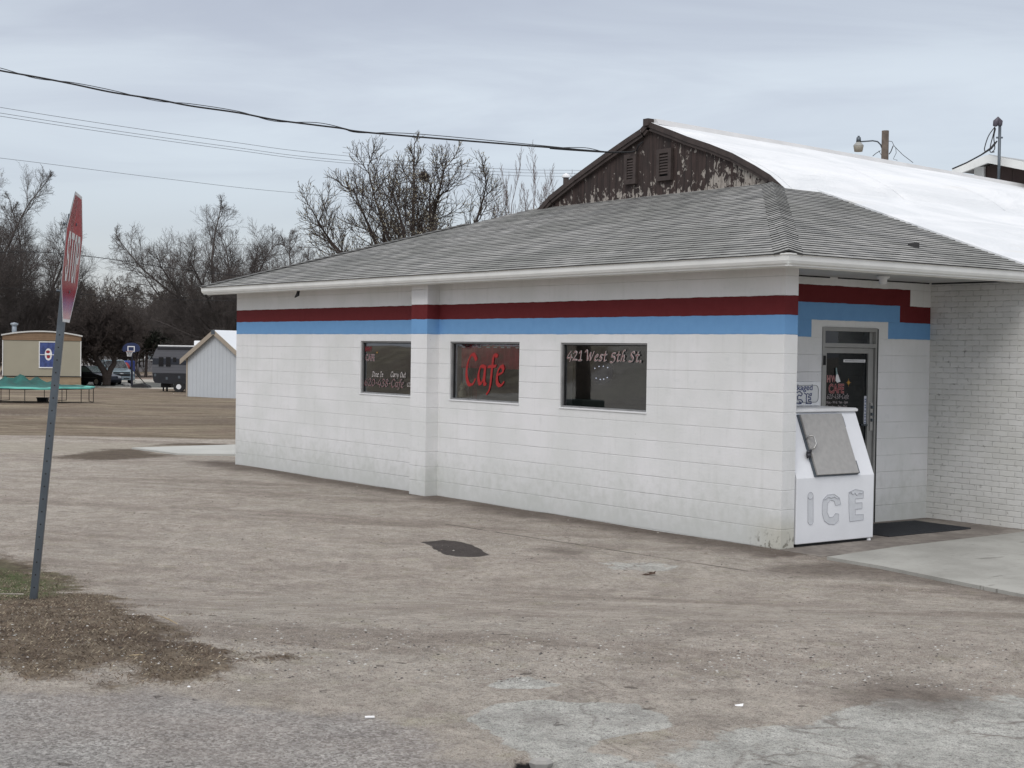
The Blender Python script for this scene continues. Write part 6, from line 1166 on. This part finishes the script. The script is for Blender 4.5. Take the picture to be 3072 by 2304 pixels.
def crown_tree(name, label, xd, s_, hf, env, nl, thm, r0, seed, Kk, mt, lean=0, buds=None, low=()):
    """env = (cx, cz, rx, rz) of the crown in metres about the trunk foot"""
    o = thing(name, label, 'tree', tpos(xd, s_), RZ); rg = random.Random(seed); E_ = (np.array([env[0], 0, env[1]]), np.array([env[2], env[2]*.9, env[3]])); out = [[] for _ in Kk]; az = rg.uniform(0, 6.28)
    for i in range(nl):
        az += 2.4+rg.uniform(-.3, .3); th = thm*math.sqrt((i+.5)/nl); d = np.array([math.sin(th)*math.cos(az)+lean*.5, math.sin(th)*math.sin(az), math.cos(th)]); d /= np.linalg.norm(d)
        p = np.array([lean*hf*.5+rg.gauss(0, .08), rg.gauss(0, .08), hf*rg.uniform(.75, 1.02)]); limb(rg, p, d, 99, r0*rg.uniform(.42, .6), 0, Kk, out, E_)
    mb = MB(); pts = crom([(0, 0, -.3), (lean*hf*.2, .03, hf*.5), (lean*hf*.5, 0, hf*1.02)], 4); mb.tube(pts, [r0*(1.25-.5*i/(len(pts)-1)) for i in range(len(pts))], 12); mb.build('trunk', mt, o, True)
    seg_mesh('limb', out[0], mt, o, 7); seg_mesh('crown', [s__ for l in out[1:] for s__ in l], mt, o, 3)
    if buds:
        m_, num, sz = buds; allt = out[-1]+out[-2]; mb = MB()
        for _ in range(num):
            s__ = rg.choice(allt); f = rg.random(); p_ = np.array(s__[:3])*(1-f)+np.array(s__[3:6])*f; a = np.array([rg.gauss(0, 1) for _ in range(3)]); a = a/np.linalg.norm(a)*sz*rg.uniform(.6, 1.3); b_ = np.array([rg.gauss(0, 1) for _ in range(3)]); b_ = b_/np.linalg.norm(b_)*sz*rg.uniform(.4, .9); mb.face([p_-a, p_+b_, p_+a, p_-b_])
        mb.build('buds', m_, o)
    return o
s_ = 60; H = toph(860, 270, s_)
crown_tree('maple_tree', 'big multi-stemmed budding tree rising behind the shingle roof', 928, s_, 3.0, (-1.15, H-4.9, 4.9, 4.9), 15, 1.0, .28, 12, KM, BK['dark'], -.10, (budm, 20000, .032))
np_ = dep(*q('D', 917, 381), s_); ns_ = thing('bird_nest', 'dark ball of twigs lodged in the budding tree', 'nest', tuple(np_)); S_ = []; rg = random.Random(5)
for _ in range(260): a = np.array([rg.gauss(0, 1) for _ in range(3)]); a = a/np.linalg.norm(a)*rg.uniform(.10, .2); b_ = a+np.array([rg.gauss(0, .10) for _ in range(3)]); S_.append((*a, *b_, .012, .008))
seg_mesh('twigs', S_, BK['dark'], ns_)
# left edge tree, its neighbours
H = toph(0, 268, 112); crown_tree('elm_tree', 'tall bare tree whose crown fills the upper left edge of the view', -62, 112, 4.5, (.3, H*.56, 6.2, H*.45), 12, 1.15, .34, 3, KE, BK['brown'])
H = toph(80, 440, 122); crown_tree('elm_tree', 'spreading bare tree standing behind the stop sign', 62, 122, 3.2, (.2, H*.55, 7.0, H*.46), 13, 1.35, .32, 8, KE, BK['brown'])
H = toph(440, 446, 118); crown_tree('elm_tree', 'wide bare tree with leaning limbs above the travel trailer', 492, 118, 3.4, (-2.2, H*.55, 8.2, H*.46), 17, 1.32, .34, 21, KE, BK['brown'], -.05)
H = toph(600, 478, 124); o = crown_tree('elm_tree', 'bare tree rising just over the left slope of the shingle roof', 606, 124, 3.2, (0, H*.58, 4.2, H*.43), 11, 1.1, .26, 33, KE, BK['brown'])
o2 = copy_tree(o); o2.location = tpos(706, 134); o2.rotation_euler[2] = 2.1; o2['label'] = 'low bare tree between the roof edge and the budding tree'; k_ = toph(690, 520, 134)/H; o2.scale = (k_, k_, k_)
# slender poplars
pop = [lv(15, .34, .34, 8, .05, .035, .4, .16), lv(6, .34, .5, 5, .12, .08, .5, .2, .010), lv(4, .4, .55, 3, .12, .12, .7, .2, .009), lv(0, .4, .6, 3, .14, .12, .6, .2, .009)]
first = None
for i, (xd, yt, s_, lab) in enumerate(((1090, 362, 92, 'leftmost slender pale poplar between the budding tree and the brown gable'), (1135, 350, 94, 'tallest slender pale poplar between the budding tree and the brown gable'), (1170, 368, 92, 'pale poplar nearest the left foot of the brown gable'), (1238, 366, 96, 'pale poplar top showing above the left rake of the brown gable'), (1112, 372, 98, 'short pale poplar just right of the leftmost poplar'))):
    if i < 2: o, _ = bare_tree('poplar_tree', lab, 'tree', tpos(xd, s_), pop, 50+i, [((0, 0, 0), (.03-.05*i, 0, 1), 12, .12), ((.2, 0, 0), (.12, 0, 1), 11, .09)], BK['pink'], 1, 'slender poplars'); scale_to(o, toph(xd, yt, s_)); src = o
    else: o = copy_tree(src if i % 2 else first); o.location = tpos(xd, s_); o.rotation_euler[2] = i*1.3; o['label'] = lab; H_ = toph(xd, yt, s_); ref = (src if i % 2 else first); zk = ref['h']; o.scale = (H_/zk,)*3
    if i == 0: first = o
    if i < 2: o['h'] = max(v_.co.z for c in o.children for v_ in c.data.vertices)
# the crooked tree in front of the cars
s_ = 103; ck = [lv(7, .7, .62, 6, .05, .13, .62, .35), lv(8, .8, .5, 5, .02, .14, .5, .15, .012), lv(7, .75, .5, 4, .02, .18, .6, .15, .011), lv(5, .7, .55, 3, .02, .2, .65, .15, .012), lv(0, .6, .6, 2, .02, .2, .6, .2, .011)]
base = dep(*q('k', 760, 1385), s_); tz = gz(base[0], base[1]); o = thing('crooked_tree', 'dark crooked multi-stemmed tree in front of the parked vehicles', 'tree', (base[0], base[1], tz), RZ); r00 = RZ_(*q('k', 760, 1385), s_)[0]
def kk(a, b_, dy=0): p_ = RZ_(*q('k', a, b_), s_); return np.array([p_[0]-r00, dy, p_[1]-tz])
stems = [([(760, 1420), (760, 1180), (700, 1000), (600, 850), (500, 700), (430, 560), (370, 430), (400, 320), (430, 200)], .26), ([(800, 1420), (830, 1180), (900, 950), (1000, 780), (980, 640), (900, 520), (840, 420), (800, 330), (700, 180)], .22), ([(560, 820), (430, 800), (300, 740), (180, 620), (110, 480), (90, 340), (130, 150)], .13), ([(470, 620), (480, 520), (560, 430), (680, 380), (800, 250)], .10), ([(1000, 700), (1060, 560), (1120, 420), (1200, 280)], .10)]
mb = MB(); S_ = []; rg = random.Random(9); outs = [[] for _ in ck]; tips = []
for pts, r in stems:
    P_ = [kk(a, b_) for a, b_ in pts]; cr_ = crom([tuple(p_) for p_ in P_], 3); n = len(cr_); mb.tube(cr_, [r*(1-.55*i/n) for i in range(n)], 8)
    for f in (.5, .6, .7, .8, .9, 1.0):
        i = min(int(f*(n-1)), n-1); d = np.array(cr_[i]-cr_[max(i-1, 0)]); d /= np.linalg.norm(d)
        for j in range(3): dv = d*.6+np.array([rg.gauss(0, .7), rg.gauss(0, .7), .40]); grow(rg, np.array(cr_[i]), dv/np.linalg.norm(dv), rg.uniform(1.7, 2.7), r*.40, 1, ck, outs, tips)
mb.build('trunk', BK['dark'], o, True); seg_mesh('crown', [s__ for l in outs for s__ in l], BK['dark'], o, 3)
# dark evergreen behind the hoop
def leafy(name, label, pos, cx, R, n, m_, seed):
    o = thing(name, label, 'shrub', pos, RZ); rg = random.Random(seed); mb = MB()
    for _ in range(n):
        u = rg.random()**.45; a, b_ = rg.uniform(0, 6.28), math.acos(rg.uniform(-1, 1)); lump = 1+.25*math.sin(a*3+b_*4)+.15*math.sin(a*7); p_ = np.array([R[0]*u*math.sin(b_)*math.cos(a)*lump, R[1]*u*math.sin(b_)*math.sin(a), cx+R[2]*u*math.cos(b_)*lump]); e = np.array([rg.gauss(0, 1) for _ in range(3)])*.10; f = np.array([rg.gauss(0, 1) for _ in range(3)])*.10; mb.face([p_-e, p_+f, p_+e, p_-f])
    mb.build('foliage', m_, o); mb = MB(); mb.tube([(0, 0, -.2), (.1, 0, cx*.6), (.0, 0, cx)], [.16, .12, .05], 7); mb.build('trunk', BK['dark'], o); return o
dg = worn('dark_evergreen', (.018, .022, .014), .4, 2, .9)
sv_ = 145; c_ = RZ_(*q('f', 960, 310), sv_); p_ = tpos(*[q('f', 960, 310)[0]/Z['D'][2], sv_]); leafy('evergreen_shrub', 'dark evergreen clump above the basketball backboard', p_, c_[1]-p_[2], (2.1, 1.6, 1.0), 2600, dg, 2)
# brush and small trees massed along the far street: one mass nobody could count
br_k = [lv(8, .7, .72, 5, .05, .14, .6, .15, .012), lv(6, .7, .6, 4, .05, .18, .6, .15, .012), lv(5, .7, .6, 3, .05, .2, .6, .2, .014), lv(5, .7, .6, 3, .05, .2, .65, .2, .015), lv(0, .6, .6, 2, .05, .2, .6, .2, .016)]
protos = []
for sd_ in range(4):
    rg = random.Random(100+sd_); outs = [[] for _ in br_k]; t_ = []
    for j in range(3): grow(rg, np.array([rg.uniform(-.6, .6), rg.uniform(-.6, .6), 0]), np.array([rg.gauss(0, .35), rg.gauss(0, .35), 1.]), 3.2, .13, 0, br_k, outs, t_)
    A_ = np.array([s__ for l in outs for s__ in l]); A_[:, [0, 1, 2, 3, 4, 5, 6, 7]] /= max(A_[:, 5].max(), .1); A_[:, 6:] = np.array([s__[6:] for l in outs for s__ in l]); protos.append(A_)
def mass(name, label, cells, mtl, sd_, rad=1.0):
    rg = random.Random(sd_); L_ = []
    for (xd, s_, yt, sp_) in cells:
        A_ = protos[rg.randrange(4)].copy(); x_, y_, z_ = tpos(xd+rg.uniform(-6, 6), s_); H_ = toph(xd, yt, s_)*rg.uniform(.88, 1.08); a = rg.uniform(0, 6.28); ca, sa = math.cos(a), math.sin(a)
        for c_ in (0, 3):
            X_, Y_ = A_[:, c_].copy(), A_[:, c_+1].copy(); A_[:, c_] = (X_*ca-Y_*sa)*H_*sp_+x_; A_[:, c_+1] = (X_*sa+Y_*ca)*H_*sp_+y_; A_[:, c_+2] = A_[:, c_+2]*H_+z_
        A_[:, 6:] *= rad; L_.append(A_)
    o = seg_mesh(name, np.concatenate(L_), mtl, None, 3); return tag(o, label, kind='stuff')
rg = random.Random(7); cells = []
for i in range(19): cells.append((-20+i*30+rg.uniform(-8, 8), 150+rg.uniform(-6, 6), 640+rg.uniform(-28, 30), 1.0))
mass('brush', 'mass of dark bare brush behind the mobile home and vehicles', cells, bark('brush_twigs', (.115, .10, .092)), 1, .95)
cells = []
for i in range(34): cells.append((-650+i*36+rg.uniform(-10, 10), 205+rg.uniform(-10, 10), 598+rg.uniform(-16, 22), 1.1))
mass('far_wood', 'brownish band of distant bare trees behind the brush', cells, bark('far_twigs', (.13, .11, .09)), 2, 1.3)
# trees on the far side of the road, mirrored in the windows only
L_ = []; rg = random.Random(77)
for i in range(16):
    A_ = protos[rg.randrange(4)].copy(); H_ = rg.uniform(6, 9); x_, y_ = -150+i*11+rg.uniform(-3, 3), -95-rg.uniform(0, 10)
    for c_ in (0, 3): A_[:, c_] = A_[:, c_]*H_+x_; A_[:, c_+1] = A_[:, c_+1]*H_+y_; A_[:, c_+2] = A_[:, c_+2]*H_+1.5
    A_[:, 6:] *= 2; L_.append(A_)
tag(seg_mesh('roadside_wood', np.concatenate(L_), BK['brown'], None, 3), 'bare trees across the road, only mirrored in the windows', kind='stuff')
# ================================================================== GROUND DRESSING
rs = np.random.RandomState(11)
def attr_at(r, s, A): # nearest grid value
    i = np.clip(np.searchsorted(Sg, s), 0, NS-1); j = np.clip(np.searchsorted(Rg, r), 0, NR-1); return A[i*NR+j]
def zat(r, s): return attr_at(r, s, zz)
n = 200000; s_ = rs.uniform(7, 13.0, n); r_ = rs.uniform(-1, 1, n)*(s_*.36+.3)
g = attr_at(r_, s_, A_grass); keep = g > rs.uniform(.15, 1.1, n); s_, r_ = s_[keep][:42000], r_[keep][:42000]; n = len(s_)
x_ = CAMP[0]+r_*RH[0]+s_*FH[0]; y_ = CAMP[1]+r_*RH[1]+s_*FH[1]; z_ = zat(r_, s_); az = rs.uniform(0, 6.28, n); Lb = rs.uniform(.008, .034, n); tilt = rs.uniform(.9, 1.56, n); wd = .0013
gn = attr_at(r_, s_, A_green); col = (gn*.8 > rs.rand(n)).astype(int)+2*(rs.rand(n) < .15)*1; col = np.minimum(col, 2)
dx, dy = np.cos(az)*np.sin(tilt)*Lb, np.sin(az)*np.sin(tilt)*Lb; dz = np.cos(tilt)*Lb; px_, py_ = -np.sin(az)*wd, np.cos(az)*wd
V_ = np.stack([np.stack([x_-px_, y_-py_, z_-.004], 1), np.stack([x_+px_, y_+py_, z_-.004], 1), np.stack([x_+dx*.6+px_*.7, y_+dy*.6+py_*.7, z_+dz*.8], 1), np.stack([x_+dx, y_+dy, z_+dz], 1)], 1).reshape(-1, 3)
me = bpy.data.meshes.new('dry_grass'); me.vertices.add(n*4); me.vertices.foreach_set('co', V_.ravel()); me.loops.add(n*4); me.loops.foreach_set('vertex_index', np.arange(n*4, dtype=np.int32)); me.polygons.add(n); me.polygons.foreach_set('loop_start', np.arange(n)*4); me.polygons.foreach_set('loop_total', np.full(n, 4)); me.polygons.foreach_set('material_index', col.astype(np.int32)); me.update(calc_edges=True)
for c_ in ((.19, .145, .105), (.11, .135, .06), (.42, .36, .26)): me.materials.append(worn('blade', c_, .35, 3, .9))
o = bpy.data.objects.new('dry_grass', me); COL.objects.link(o); tag(o, 'matted dry grass blades on the verge', kind='stuff')
# loose stones: little faceted chips
def stones(name, label, n, smin, smax, szf, cols, dens, seed):
    rs = np.random.RandomState(seed); s_ = rs.uniform(smin, smax, n*6); r_ = rs.uniform(-1, 1, n*6)*(s_*.37+.3); d = dens(r_, s_); k = rs.rand(len(s_)) < d; s_, r_ = s_[k][:n], r_[k][:n]; n = len(s_)
    x = CAMP[0]+r_*RH[0]+s_*FH[0]; y = CAMP[1]+r_*RH[1]+s_*FH[1]; ok = ~((y > -.05) & (x < .1)); x, y, r_, s_ = x[ok], y[ok], r_[ok], s_[ok]; n = len(x); z = zat(r_, s_); sz = szf(rs, n)
    base = np.array([(1, 0, 0), (.4, .8, .1), (-.6, .7, 0), (-1, -.1, .1), (-.3, -.8, 0), (.6, -.7, .05), (.1, .05, .62)]); V_ = base[None]*(1+rs.uniform(-.3, .3, (n, 7, 1))); a = rs.uniform(0, 6.28, n); ca, sa = np.cos(a)[:, None], np.sin(a)[:, None]
    X_ = (V_[..., 0]*ca-V_[..., 1]*sa)*sz[:, None]+x[:, None]; Y_ = (V_[..., 0]*sa+V_[..., 1]*ca)*sz[:, None]+y[:, None]; Z_ = V_[..., 2]*sz[:, None]*.8+z[:, None]
    F_ = np.array([(0, 1, 6), (1, 2, 6), (2, 3, 6), (3, 4, 6), (4, 5, 6), (5, 0, 6)]); Q = (np.arange(n)[:, None, None]*7+F_[None]).reshape(-1, 3)
    me = bpy.data.meshes.new(name); me.vertices.add(n*7); me.vertices.foreach_set('co', np.stack([X_, Y_, Z_], -1).ravel()); nf = len(Q); me.loops.add(nf*3); me.loops.foreach_set('vertex_index', Q.ravel().astype(np.int32)); me.polygons.add(nf); me.polygons.foreach_set('loop_start', np.arange(nf)*3); me.polygons.foreach_set('loop_total', np.full(nf, 3)); me.polygons.foreach_set('material_index', np.repeat(rs.choice(len(cols), n), 6).astype(np.int32)); me.update(calc_edges=True)
    for c_ in cols: me.materials.append(mat('stone', None, .9, col=c_, spec=.2))
    o = bpy.data.objects.new(name, me); COL.objects.link(o); tag(o, label, kind='stuff')
stones('gravel', 'loose gravel chips strewn over the road edge and lot', 16000, 7.2, 12, lambda r, n: .003+.008*r.rand(n)**4, ((.30, .29, .27), (.42, .41, .38), (.055, .05, .048), (.20, .155, .135), (.5, .49, .46), (.10, .09, .085)), lambda r, s: .06+.6*attr_at(r, s, A_road)+.55*attr_at(r, s, A_pale)+.10*(s < 9.5), 21)
stones('pebbles', 'scattered pebbles on the gravel lot', 2600, 9, 26, lambda r, n: .004+.012*r.rand(n)**4, ((.40, .37, .34), (.08, .07, .06), (.24, .19, .16)), lambda r, s: .6*(1-attr_at(r, s, A_grass)), 22)
# small litter
def at_g(i, a, b_): return gnd(*q(i, a, b_))
Z['a'] = (0, 1600, 800/1885); Z['b'] = (700, 1500, 1000/2063); Z['c'] = (1700, 1600, 700/1650); Z['d'] = (2300, 1600, 772/1819)
def bit(name, label, cat, p_, build, rz=0):
    mb = MB(); build(mb); o = mb.build(name, bit.m, None, False); o.location = (p_[0], p_[1], p_[2]+.004); o.rotation_euler[2] = rz; tag(o, label, cat); return o
bit.m = worn('dead_leaf', (.055, .03, .018), .4, 12, .8)
bit('dead_leaf', 'curled dark brown leaf on the lot before the near corner of the cafe', 'leaf', at_g('c', 582, 298), lambda m_: (m_.face([(-.07, 0, .0), (-.03, .03, .01), (.02, .0, .015), (-.03, -.02, .0)]), m_.face([(.02, .0, .015), (.05, .03, .008), (.065, .01, .04), (.05, -.02, .012)]), m_.face([(-.03, .03, .02), (.05, .04, .012), (.02, 0, .03)]), m_.face([(-.03, -.02, 0), (.02, 0, .03), (.06, -.03, .02)])), RZ)
bit.m = mat('white_litter', None, .6, col=(.82, .82, .82))
bit('paper_scrap', 'bright white scrap of litter on the lot at lower right', 'litter', at_g('c', 1205, 1232), lambda m_: (m_.face([(-.03, -.018, .002), (.025, -.012, .006), (.032, .016, .012), (-.02, .014, .004)]), m_.face([(-.05, -.035, .002), (-.035, -.04, .004), (-.03, -.028, .006)])), RZ)
bit('paper_scrap', 'small white stub of litter near the bottom middle of the lot', 'litter', at_g('b', 845, 1362), lambda m_: m_.tube([(-.022, 0, .008), (.02, .004, .009)], .006, 7), RZ)
for i, (a, b_, lab) in enumerate((('a', (1335, 1098), 'small white chip lying at the lower tip of the grass verge'), ('a', (945, 585), 'tiny white chip in the grass right of the stop sign post'), ('a', (1688, 1126), 'small whitish pebble right of the grass verge tip'))):
    bit('stone_chip', lab, 'stone', at_g(a, *b_), lambda m_: m_.lathe([(.009, 0), (.010, .004), (.006, .009), (0, .010)], (0, 0, 0), 6), i)
bit.m = worn('straw', (.34, .27, .17), .3, 9, .9)
for i, (p0_, p1_, lab) in enumerate((((430, 855), (760, 798), 'long straw stalk lying on the verge below the stop sign'), ((870, 892), (1060, 882), 'short straw stalk lying right of the long one'), ((1115, 595), (1255, 660), 'bent twig at the upper edge of the verge'))):
    A_, B_ = at_g('a', *p0_), at_g('a', *p1_); mb = MB(); mid = (A_+B_)/2+np.array([0, 0, .02]); mb.tube(crom([tuple(A_+[0, 0, .012]), tuple(mid), tuple(B_+[0, 0, .014])]), [.0045]*10+[.003], 5); tag(mb.build('straw_stalk', bit.m), lab, 'stalk')
bit.m = worn('grey_stick', (.09, .075, .065), .3, 9, .9)
A_, B_ = at_g('e', 0, 0) if False else at_g('a', 0, 452), at_g('a', 165, 450); mb = MB(); mb.tube([tuple(A_+[0, 0, .02]), tuple(B_+[0, 0, .015])], .012, 6); tag(mb.build('pale_stick', worn('pale_stick', (.30, .27, .23), .3, 9, .9)), 'pale stick in the grass left of the stop sign foot', 'stick')
p_ = at_g('b', 1905, 1632); mb = MB(); mb.lathe([(.034, -.02), (.04, .006), (.030, .022), (.012, .03), (0, .028)], (0, 0, 0), 6); o = mb.build('white_rock', worn('white_rock', (.34, .33, .31), .2, 9, .9), None); o.location = tuple(p_+np.array([0, 0, .0])); o.scale = (1.25, .8, .8); o.rotation_euler[2] = RZ; tag(o, 'whitish rock in the dark pothole at the bottom edge', 'rock')
# text becomes plain mesh so that every letter group is a real object
dg_ = bpy.context.evaluated_depsgraph_get()
for o in [o for o in bpy.data.objects if o.type == 'FONT']:
    me = bpy.data.meshes.new_from_object(o.evaluated_get(dg_)); n_ = bpy.data.objects.new('lettering', me); COL.objects.link(n_); n_.parent = o.parent; n_.matrix_local = o.matrix_local.copy(); bpy.data.objects.remove(o)
